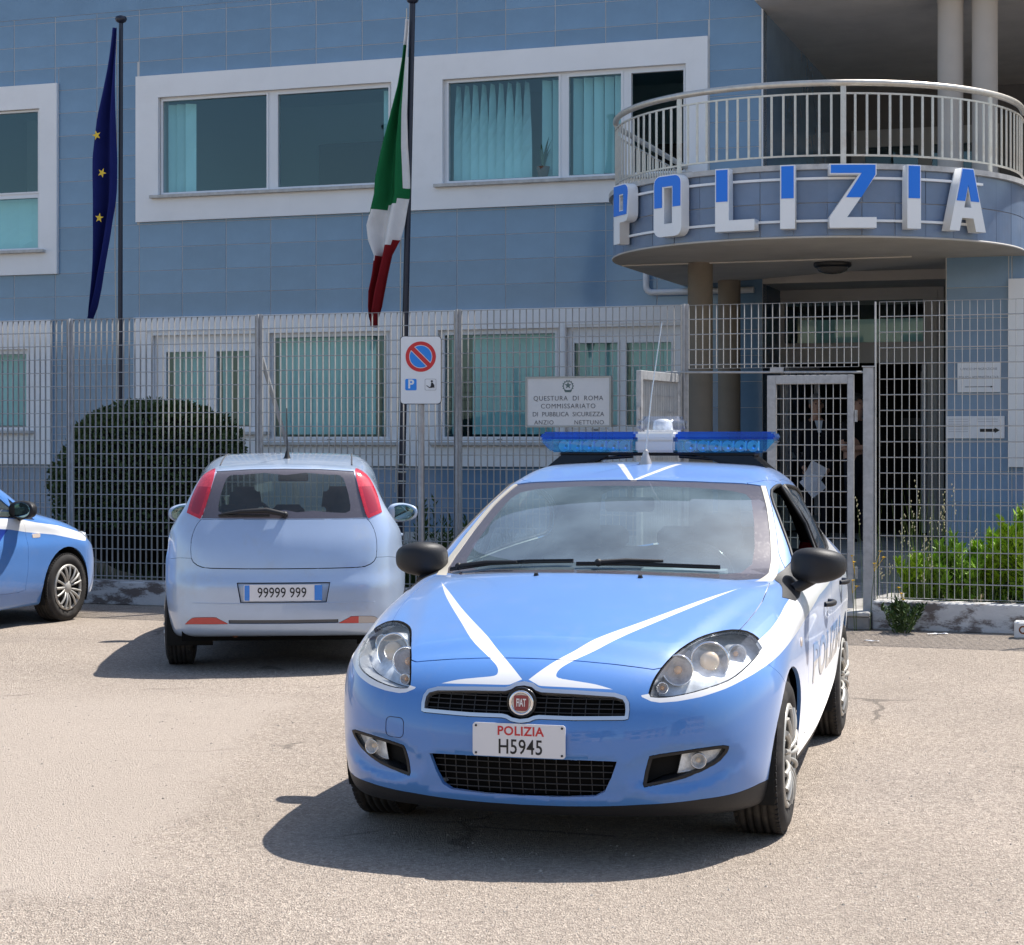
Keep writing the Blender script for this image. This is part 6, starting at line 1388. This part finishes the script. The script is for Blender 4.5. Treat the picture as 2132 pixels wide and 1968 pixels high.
# ================================================================ PLANTS
def leaf_cloud(name, P, D, ln, wd, m, parent=None, up=.3, fold=.25, rnd=.5):
    "leaves at points P growing along D: folded lance shapes of four triangles"
    n = len(P); rg = np.random
    D = D+rg.normal(0, rnd, (n, 3)); D[:, 2] += up; D /= np.linalg.norm(D, axis=1)[:, None]
    X = np.cross(D, rg.normal(0, 1, (n, 3))); X /= np.linalg.norm(X, axis=1)[:, None]; Nn = np.cross(X, D)
    L_ = (ln*rg.uniform(.65, 1.25, n))[:, None]; W_ = (wd*rg.uniform(.7, 1.2, n))[:, None]
    a = P; b = P+D*L_*.45+X*W_+Nn*W_*fold; c = P+D*L_-Nn*L_*.10; d = P+D*L_*.45-X*W_+Nn*W_*fold; e = P+D*L_*.5
    V = np.stack([a, b, c, d, e], 1).reshape(-1, 3); k = np.arange(n)[:, None]*5
    F_ = np.concatenate([k+np.array([[0, 1, 4]]), k+np.array([[1, 2, 4]]), k+np.array([[2, 3, 4]]), k+np.array([[3, 0, 4]])], 0)
    me = bpy.data.meshes.new(name); me.from_pydata(V.tolist(), [], F_.tolist()); me.update()
    o = link(name, me, parent, mats=m); return o
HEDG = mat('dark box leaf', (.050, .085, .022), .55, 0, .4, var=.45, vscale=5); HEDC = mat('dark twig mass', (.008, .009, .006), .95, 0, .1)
hd = empty('round_hedge', (-3.72, 19.55, .12), 0, 'big dark clipped dome shaped hedge behind the fence', 'hedge')
n = 26000; q = np.random.normal(0, 1, (n, 3)); q /= np.linalg.norm(q, axis=1)[:, None]; q = q[q[:, 2] > -.35]
sup = lambda q: q/((np.abs(q[:, :1])**2.15+np.abs(q[:, 1:2])**2.15+np.abs(q[:, 2:])**2.15)**(1/2.15))
bump_ = 1+.035*np.sin(q[:, :1]*9+1)*np.sin(q[:, 1:2]*8)+.03*np.sin(q[:, 2:]*11)
P = sup(q)*np.array([1.02, .95, 1.20])*bump_*np.random.uniform(.90, 1.02, (len(q), 1)); P[:, 2] = P[:, 2]*.80+.93
leaf_cloud('foliage', P, q, .050, .016, HEDG, hd, .1, .2, .7)
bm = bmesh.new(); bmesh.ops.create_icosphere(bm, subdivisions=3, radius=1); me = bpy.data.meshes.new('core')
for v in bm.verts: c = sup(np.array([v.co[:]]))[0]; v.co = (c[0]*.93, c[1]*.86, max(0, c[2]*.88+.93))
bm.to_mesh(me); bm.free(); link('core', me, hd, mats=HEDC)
for k in range(5): a = k*1.3; mb = MB(); mb.tube([(.1*math.cos(a), .1*math.sin(a), 0), (.3*math.cos(a), .3*math.sin(a), .5)], [.03, .02], 6); mb.build('stem', mat('bark', (.06, .045, .03), .9), hd)
STEM = mat('green stem', (.09, .13, .04), .7)
def leafy_shrub(x, y, z0, H, R, nst, m, ln, wd, label, group=None, dens=70, name='shrub', cat='shrub', tip=1.):
    o = empty(name, (x, y, z0), 0, label, cat, group); mb = MB(); P = []; D = []
    for s_ in range(nst):
        a = random.random()*2*PI; r = R*math.sqrt(random.random()); h = H*random.uniform(.70, 1.05)*(1-.25*r/R); bx, by = .35*r*math.cos(a), .35*r*math.sin(a); tx, ty = r*math.cos(a), r*math.sin(a)
        mb.tube([(bx, by, 0), (bx*.5+tx*.5, by*.5+ty*.5, h*.5), (tx, ty, h)], [.006, .005, .003], 4)
        for k in range(dens):
            f = random.random()**.75; c = (bx+(tx-bx)*f, by+(ty-by)*f, h*(.10+.90*f)); q = k*2.4+random.random(); P.append(c); D.append((math.cos(q), math.sin(q), .25+1.2*f*f*tip))
    mb.build('stems', STEM, o); leaf_cloud('foliage', np.array(P), np.array(D), ln, wd, m, o, .15, .3, .28); return o
LIME = mat('bright green leaf', (.27, .43, .022), .5, 0, .4, var=.35, vscale=7); LIM2 = mat('fresh green leaf', (.20, .36, .03), .5, 0, .4, var=.35, vscale=7)
GW = lambda u, w_: fworld(u, w_)
for (u, w_, H, R, ns, m, lab) in ((3.60, .45, .50, .22, 13, LIME, 'small bright green shrub nearest the gate post behind the fence'), (3.90, .38, .62, .20, 13, LIM2, 'narrow bright green shrub between the low shrub and the tall shrubs'), (4.22, .62, .72, .20, 14, LIME, 'bright green shrub of middle height behind the right fence panel'), (4.52, .45, .98, .24, 20, LIME, 'tall bushy lime green shrub at the right edge, front one'), (4.85, .70, 1.08, .28, 22, LIM2, 'tallest green shrub at the right edge, half out of view'), (4.38, .95, .80, .25, 14, LIM2, 'green shrub behind the tall lime one, close to the blue wall')):
    p = GW(u, w_); leafy_shrub(p.x, p.y, .15, H, R*1.15, int(ns*1.6), m, .085, .018, lab, 'bright shrubs behind the right fence', 95)
DKG = mat('dull green leaf', (.045, .085, .022), .6, 0, .3, var=.35, vscale=7)
p = GW(-3.60, .55); leafy_shrub(p.x, p.y, .12, .72, .17, 9, DKG, .06, .012, 'young dark green shrub in front of the round hedge', None, 60)
for k, (u, w_, H, lab) in enumerate(((-1.55, .55, .85, 'leafy weeds left of the sign pole behind the fence'), (-1.10, .75, .95, 'leafy weeds right behind the sign pole'), (-.70, .5, .80, 'leafy weeds between sign pole and police car roof'), (-.25, .9, .75, 'low leafy weeds behind the windscreen of the front car'), (-2.2, .6, .5, 'low weeds hidden behind the grey car'))):
    p = GW(u, w_); leafy_shrub(p.x, p.y, .12, H, .26, 14, DKG, .085, .010, lab, 'weeds behind the fence', 42, 'weed_clump', 'weeds')
def grass_blades(name, spots, m, hmin, hmax, lean, wd, heads=None, hm=None):
    V = []; F_ = []; MI = []
    for (x, y, z0) in spots:
        a = random.random()*2*PI; h = random.uniform(hmin, hmax); ln = lean*h*random.random(); pz = [(x+ln*math.cos(a)*f*f, y+ln*math.sin(a)*f*f, z0+h*f) for f in (0, .35, .7, 1)]; px_, py_ = -math.sin(a)*wd, math.cos(a)*wd
        k = len(V)
        for i, q in enumerate(pz): w2 = (1, .9, .6, .15)[i]; V += [(q[0]-px_*w2, q[1]-py_*w2, q[2]), (q[0]+px_*w2, q[1]+py_*w2, q[2])]
        for i in range(3): F_.append((k+2*i, k+2*i+1, k+2*i+3, k+2*i+2)); MI.append(0)
        if heads and random.random() < heads:
            for g_ in range(9):
                f = 1-.03*g_-.02*random.random(); c = Vector((x+ln*math.cos(a)*f*f, y+ln*math.sin(a)*f*f, z0+h*f)); k = len(V); b_ = random.random()*6.3; r = .018*random.random()+.004; d = Vector((r*math.cos(b_), r*math.sin(b_), .012)); s_ = .006
                V += [tuple(c+d+Vector(t)*s_) for t in ((0, 0, -2), (1, 0, 0), (0, 1, 0), (-1, 0, 0), (0, -1, 0), (0, 0, 2))]
                for (i0, i1) in ((1, 2), (2, 3), (3, 4), (4, 1)): F_ += [(k, k+i1, k+i0), (k+5, k+i0, k+i1)]; MI += [1, 1]
    me = bpy.data.meshes.new(name); me.from_pydata(V, [], F_); me.polygons.foreach_set('material_index', MI); me.update()
    o = link(name, me, None, mats=[m, hm or m]); o['kind'] = 'stuff'; return o
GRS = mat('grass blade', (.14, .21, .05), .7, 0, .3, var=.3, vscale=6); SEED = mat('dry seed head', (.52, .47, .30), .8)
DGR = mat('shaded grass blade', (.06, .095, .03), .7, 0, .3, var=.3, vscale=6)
grass_blades('tall_grass', [(*GW(random.gauss(3.62, .22), random.uniform(.12, .6)).xy, .15) for _ in range(100)], GRS, .25, 1.12, .28, .003, .22, SEED)
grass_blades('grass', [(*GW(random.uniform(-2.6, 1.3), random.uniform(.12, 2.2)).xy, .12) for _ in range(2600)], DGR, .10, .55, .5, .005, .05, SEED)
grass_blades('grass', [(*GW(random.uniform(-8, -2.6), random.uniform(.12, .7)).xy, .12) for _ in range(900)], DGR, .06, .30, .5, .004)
grass_blades('grass', [(*GW(random.uniform(3.4, 6.5), random.uniform(.12, 1.6)).xy, .15) for _ in range(1400)], GRS, .06, .30, .5, .004)
YEL = mat('yellow petal', (.80, .50, .015), .6)
for k, (u, w_, z0, h, dx, lab) in enumerate(((3.13, -.26, 0, .62, -.02, 'yellow flower highest on the gate post side'), (3.24, -.25, .0, .66, .06, 'yellow flower in front of the fence bars right of the gate post'), (3.12, -.3, 0, .42, -.03, 'lone yellow flower low against the gate post'), (3.50, -.18, 0, .36, .0, 'yellow flowers just above the low white wall'), (3.42, -.22, 0, .20, .02, 'yellow flower in front of the low white wall'))):
    p = GW(u, w_); o = empty('yellow_flower', (p.x, p.y, z0), 0, lab, 'flower', 'yellow wild flowers by the gate post'); mb = MB(); mb.tube([(0, 0, 0), (dx*.3, 0, h*.5), (dx, 0, h)], [.004, .003, .002], 4); mb.build('stem', STEM, o)
    for j in range(2+k % 2):
        c = Vector((dx+random.uniform(-.05, .05), random.uniform(-.02, .02), h-.05*j)); mb = MB(); mb.tube([(dx*.6, 0, h*.75), tuple(c)], .002, 4)
        for q in range(7):
            a = 2*PI*q/7; d = Vector((math.cos(a), math.sin(a)*.6, .3)); t = Vector((-math.sin(a), math.cos(a), 0))*.007; mb.add([c, c+d*.012+t, c+d*.026, c+d*.012-t], [(0, 1, 2, 3)])
        mb.ball(tuple(c+Vector((0, 0, .004))), .008, 8); mb.build('bloom', YEL, o)
p = GW(3.50, -.30); leafy_shrub(p.x, p.y, 0, .30, .24, 16, DKG, .055, .012, 'low leafy weed growing at the foot of the white wall', None, 30, 'weed_clump', 'weeds')
for (u, lab) in ((-3.15, 'small green weed at the foot of the left wall'), (-2.75, 'tiny green weed at the left wall beside the grey car')):
    p = GW(u, -.20); leafy_shrub(p.x, p.y, 0, .16, .09, 8, DKG, .04, .010, lab, None, 16, 'weed_clump', 'weeds')

# ================================================================ LITTER, BLOCK, STONES
PAP = mat('white paper litter', (.78, .78, .78), .8)
for (x, y, a, l, w_, lab) in ((3.475, 15.30, .2, .17, .05, 'flat white paper scrap on the ground below the white wall'), (2.83, 14.75, -.3, .12, .035, 'small white paper scrap near the rear of the police car'), (-3.62, 18.22, .3, .16, .07, 'crumpled white scrap on the ground at the left wall'), (-3.38, 18.15, -.2, .14, .06, 'white scrap of rubbish beside the grey car at the left wall'), (-4.25, 17.9, .1, .07, .04, 'tiny pale scrap on the shaded ground by the left police car')):
    mb = MB(); N_ = 5
    vs = [((i/N_-.5)*l, (j/3-.5)*w_, .006+.012*random.random()) for i in range(N_+1) for j in range(4)]
    mb.add(vs, [(i*4+j, (i+1)*4+j, (i+1)*4+j+1, i*4+j+1) for i in range(N_) for j in range(3)]); o = mb.build('paper_scrap', PAP, None, (x, y, 0), (0, 0, a)); tag(o, lab, 'litter')
o = empty('concrete_block', (4.16, 15.05, 0), R_(-16), 'white concrete block with a rusty hole at the right edge below the wall', 'block')
MB().bbox(-.12, .35, -.09, .09, 0, .135, .012).build('block', mat('white painted concrete', (.68, .68, .66), .8, 0, .3, dirt=.4, dcol=(.40, .30, .2), dscale=7), o)
mb = MB(); A = Matrix.Translation((-.05, -.091, .072)) @ Matrix.Rotation(PI/2, 4, 'X'); mb.lathe([(.034, -.001), (.030, .003), (.022, .002), (.018, -.03), (0, -.03)], 16, 0, A); mb.build('rusty_socket', mat('rust', (.24, .085, .03), .9, 0, .2, var=.4, vscale=60), o)
# loose stones on the worn asphalt near the viewer
rg = np.random; n = 5200; st_P = np.stack([rg.uniform(-3.2, 3.2, n), 5.4+7.5*rg.random(n)**1.6, np.zeros(n)], 1); sz_ = .0022+.0055*rg.random(n)**3; base = np.array([(1, 0, 0), (0, 1, 0), (-1, 0, 0), (0, -1, 0), (0, 0, .8)])
V = (base[None]*sz_[:, None, None]*rg.uniform(.6, 1.3, (n, 5, 1)))+st_P[:, None, :]; k = np.arange(n)[:, None]*5
F_ = np.concatenate([k+np.array([t]) for t in ((0, 1, 4), (1, 2, 4), (2, 3, 4), (3, 0, 4))], 0); me = bpy.data.meshes.new('loose_grit'); me.from_pydata(V.reshape(-1, 3).tolist(), [], F_.tolist()); me.update()
o = link('loose_grit', me, mats=mat('pale grit', (.36, .325, .285), .9, 0, .2, var=.5, vscale=60)); o['kind'] = 'stuff'

# ================================================================ PEOPLE IN THE DOORWAY
SKIN = mat('skin', (.42, .235, .165), .55, 0, .4, sub=.05); HAIRG = mat('grey hair', (.13, .125, .12), .8); HAIRD = mat('dark hair', (.02, .016, .013), .7)
NAVY = mat('dark navy uniform', (.009, .010, .016), .8, 0, .2); SHIRT = mat('pale shirt', (.55, .60, .68), .7); BLK = mat('black T-shirt', (.010, .010, .011), .85, 0, .2); SHOE = mat('black shoe', (.008, .008, .008), .4)
def person(loc, rz, label, J, sleeves, top, hair, hairm):
    "J: joint positions; one skinned body, hair, collar and buttons as children"
    order = ['pelvis', 'belly', 'chest', 'neck', 'chin', 'skull', 'crown', 'shoulderL', 'elbowL', 'wristL', 'palmL', 'shoulderR', 'elbowR', 'wristR', 'palmR', 'hipL', 'kneeL', 'ankleL', 'toeL', 'hipR', 'kneeR', 'ankleR', 'toeR']
    rad = dict(pelvis=(.165, .12), belly=(.165, .115), chest=(.175, .12), neck=(.058, .058), chin=(.062, .075), skull=(.076, .094), crown=(.055, .07), hip=(.095, .095), knee=(.062, .062), ankle=(.045, .045), toe=(.042, .035), shoulder=(.070, .070), elbow=(.047, .047), wrist=(.032, .030), palm=(.036, .020))
    E_ = [('pelvis', 'belly'), ('belly', 'chest'), ('chest', 'neck'), ('neck', 'chin'), ('chin', 'skull'), ('skull', 'crown')]
    for s_ in 'LR': E_ += [('chest', 'shoulder'+s_), ('shoulder'+s_, 'elbow'+s_), ('elbow'+s_, 'wrist'+s_), ('wrist'+s_, 'palm'+s_), ('pelvis', 'hip'+s_), ('hip'+s_, 'knee'+s_), ('knee'+s_, 'ankle'+s_), ('ankle'+s_, 'toe'+s_)]
    def skin(vs, es, rs, lv):
        me = bpy.data.meshes.new('body'); me.from_pydata(vs, es, []); ob = bpy.data.objects.new('body', me); C.objects.link(ob)
        md = ob.modifiers.new('s', 'SKIN'); md.use_smooth_shade = True
        for sv_, r in zip(me.skin_vertices[0].data, rs): sv_.radius = r
        me.skin_vertices[0].data[0].use_root = True
        sb = ob.modifiers.new('d', 'SUBSURF'); sb.levels = lv
        m2 = bpy.data.meshes.new_from_object(ob.evaluated_get(bpy.context.evaluated_depsgraph_get())); bpy.data.objects.remove(ob); return m2
    vs = [J[k] for k in order]; body = skin(vs, [(order.index(a), order.index(b)) for a, b in E_], [rad[k.rstrip('LR') if k[-1] in 'LR' else k] for k in order], 2)
    bm = bmesh.new(); bm.from_mesh(body); bones = [(Vector(J[a]), Vector(J[b]), a, b) for a, b in E_]
    for s_ in 'LR':                          # five fingers on each palm
        pw, pp = Vector(J['wrist'+s_]), Vector(J['palm'+s_]); d = (pp-pw).normalized(); sd_ = Vector((1, 0, 0)) if abs(d.x) < .8 else Vector((0, 0, 1)); sd_ = (sd_-d*sd_.dot(d)).normalized(); nn = d.cross(sd_)
        for f, (o_, l) in enumerate(((-.027, .062), (-.009, .072), (.009, .068), (.026, .054))):
            b0 = pp+sd_*o_-d*.01; hm = skin([b0, b0+d*l*.5+nn*.004, b0+d*l*.85+nn*.018], [(0, 1), (1, 2)], [(.009, .009), (.0085, .0085), (.007, .007)], 1); bm.from_mesh(hm)
        b0 = pw+(pp-pw)*.55-sd_*.022; hm = skin([b0, b0-sd_*.026+d*.025, b0-sd_*.032+d*.055], [(0, 1), (1, 2)], [(.011, .011), (.0095, .0095), (.008, .008)], 1); bm.from_mesh(hm)
    for f in bm.faces:
        c = f.calc_center_median(); best = min(bones, key=lambda b: (c-(b[0]+(b[1]-b[0])*max(0, min(1, (c-b[0]).dot(b[1]-b[0])/(b[1]-b[0]).length_squared)))).length); n_ = best[3]
        if n_.startswith('toe'): mi = 3
        elif n_.startswith(('knee', 'ankle', 'hip')): mi = 2
        elif n_ in ('chin', 'skull', 'crown') or (n_ == 'neck' and c.z > J['neck'][2]-.02): mi = 0
        elif n_.startswith('palm'): mi = 0
        elif n_.startswith('wrist') and not sleeves: mi = 0
        elif n_.startswith('elbow') and not sleeves and (c-best[0]).length > .20: mi = 0
        else: mi = 1
        f.material_index = mi; f.smooth = True
    me = bpy.data.meshes.new('body'); bm.to_mesh(me); bm.free()
    o = link('person', me, None, loc, (0, 0, rz), [SKIN, top, NAVY, SHOE]); tag(o, label, 'person')
    h = Vector(J['skull']); c = Vector(J['chin'])
    mb = MB()
    bmh = bmesh.new(); bmesh.ops.create_uvsphere(bmh, u_segments=18, v_segments=12, radius=1)
    for v in bmh.verts: v.co = (h.x+v.co.x*.087, h.y+.012+v.co.y*.103, h.z+.035+v.co.z*.098)
    bmesh.ops.delete(bmh, geom=[v for v in bmh.verts if v.co.z < h.z-.03+max(0, (h.y-.02-v.co.y))*1.25], context='VERTS'); mb.frombm(bmh, 0, True); bmh.free(); mb.build('hair', hairm, o)
    mb = MB(); y0 = h.y-.092
    mb.add([(h.x, y0-.006, h.z+.012), (h.x-.014, y0+.006, h.z-.036), (h.x, y0-.024, h.z-.032), (h.x+.014, y0+.006, h.z-.036), (h.x, y0+.004, h.z-.042)], [(0, 1, 2), (0, 2, 3), (1, 4, 2), (2, 4, 3)], 0, True); mb.build('nose', SKIN, o)
    for s_ in (-1, 1):
        MB().ball((h.x+s_*.031, y0+.012, h.z+.006), (.013, .008, .007), 8).build('eye', mat('eye shadow', (.03, .02, .018), .5), o)
        MB().ball((h.x+s_*.080, h.y, h.z-.015), (.010, .022, .032), 8).build('ear', SKIN, o)
    MB().ball((h.x, y0+.014, h.z-.064), (.022, .006, .005), 8).build('mouth', mat('lips', (.22, .08, .07), .6), o)
    return o
def joints(**kw):
    J = dict(pelvis=(0, 0, .95), belly=(0, .0, 1.12), chest=(0, .01, 1.36), neck=(0, .01, 1.49), chin=(0, -.012, 1.565), skull=(0, .0, 1.665), crown=(0, .01, 1.735))
    for s_, g_ in (('L', 1), ('R', -1)):
        J.update({'shoulder'+s_: (g_*.185, .015, 1.41), 'elbow'+s_: (g_*.235, .03, 1.13), 'wrist'+s_: (g_*.23, -.05, .89), 'palm'+s_: (g_*.225, -.075, .82), 'hip'+s_: (g_*.095, .0, .90), 'knee'+s_: (g_*.105, -.01, .50), 'ankle'+s_: (g_*.11, .02, .09), 'toe'+s_: (g_*.125, -.12, .045)})
    J.update(kw); return J
p1_ = (3.63, 22.35); fl = .40
o1 = person((*p1_, fl-.055), R_(8), 'grey haired person in a dark buttoned uniform jacket standing inside the doorway', joints(elbowR=(-.245, .02, 1.13), wristR=(-.20, -.14, .92), palmR=(-.17, -.19, .865), wristL=(.10, -.17, .88), palmL=(.05, -.20, .85)), True, NAVY, 1, HAIRG)
mb = MB(); mb.add([(-.050, -.098, 1.475), (.050, -.098, 1.475), (.018, -.128, 1.33), (-.018, -.128, 1.33)], [(0, 3, 2, 1)]); mb.build('shirt_front', SHIRT, o1)
for k in range(4): MB().ball((.0, -.135-.002*k, 1.29-.095*k), (.010, .006, .010), 8).build('button', mat('jacket button', (.6, .58, .5), .3, .8), o1)
o = empty('papers', (3.57, 22.08, fl+.75), R_(5), 'folded white papers held low in front by the uniformed person', 'papers')
for k, (a, b) in enumerate(((28, 0), (-38, .03))):
    mb = MB(); A = Matrix.Translation((.01-.05*k, -.012*k, .06-.13*k)) @ Matrix.Rotation(R_(a), 4, 'Y') @ Matrix.Rotation(R_(12-20*k), 4, 'X'); mb.add([A @ Vector(q) for q in ((-.105, .0, -.148), (.105, .012, -.148), (.105, -.01, 0), (-.105, 0, 0), (.105, .01, .10), (-.105, .02, .10))], [(0, 1, 2, 3), (3, 2, 4, 5)]); mb.build('sheet', mat('white paper', (.74, .74, .80), .8), o)
o2 = person((4.04, 21.95, .345), R_(35), 'dark haired person in a black T-shirt with bare forearm behind the gate post', joints(elbowR=(-.25, -.02, 1.13), wristR=(-.05, -.20, 1.16), palmR=(.03, -.215, 1.18), elbowL=(.25, -.0, 1.12), wristL=(.06, -.20, 1.10), palmL=(-.02, -.22, 1.12)), False, BLK, 0, HAIRD)

# ================================================================ ACROSS THE STREET, BEHIND THE VIEWER (seen only mirrored in glass, tiles and paint)
CRE = mat('cream house render', (.62, .50, .34), .9, 0, .2, var=.08, vscale=1); CR2 = mat('pale pink house render', (.56, .44, .36), .9, 0, .2, var=.08, vscale=1); SHU = mat('dark window shutter', (.05, .06, .06), .6)
for (x0, x1, y1, h, m, lab) in ((-24, -5, -21, 7.2, CRE, 'cream two storey house across the street behind the viewer, the long one'), (1, 13, -24, 6.6, CR2, 'pale pink house across the street behind the viewer'), (19, 40, -23, 9.2, CRE, 'taller cream apartment house across the street behind the viewer')):
    o = empty('house', ((x0+x1)/2, y1, 0), 0, lab, 'house'); hw = (x1-x0)/2
    MB().box(-hw, hw, -9, 0, 0, h).build('wall', m, o); MB().box(-hw-.4, hw+.4, -9.4, .4, h, h+.25).build('roof', mat('roof slab', (.3, .2, .15), .9), o)
    for fl_ in range(int(h//3)):
        for k in range(int(2*hw//3)): MB().box(-hw+1.0+3*k, -hw+2.3+3*k, -.02, .05, .9+3.1*fl_, 2.5+3.1*fl_).build('window', SHU, o)
def far_tree(x, y, H, R, lab):
    o = empty('tree', (x, y, 0), 0, lab, 'tree', 'trees across the street'); mb = MB(); mb.tube([(0, 0, 0), (.1, 0, H*.3), (0, .1, H*.7)], [.22, .17, .08], 8)
    for k in range(5): a = k*1.26; mb.tube([(0, 0, H*(.35+.06*k)), (R*.6*math.cos(a), R*.6*math.sin(a), H*(.6+.05*k))], [.08, .03], 5)
    mb.build('trunk', mat('bark', (.06, .045, .03), .9), o); n = 2600; q = np.random.normal(0, 1, (n, 3)); q /= np.linalg.norm(q, axis=1)[:, None]; cl = np.random.randint(0, 9, n); cc = np.random.normal(0, .45, (9, 3)); P = (cc[cl]+q*.45*np.random.random((n, 1))**.4)*np.array([R, R, H*.30])+np.array([0, 0, H*.66]); leaf_cloud('crown', P, q, .38, .14, DKG, o, .0, .2, .6)
far_tree(-3.0, -17, 6.5, 2.4, 'leafy tree across the street behind the viewer, between two houses'); far_tree(15.8, -19, 7.5, 2.8, 'leafy tree across the street behind the viewer, right of the pink house')
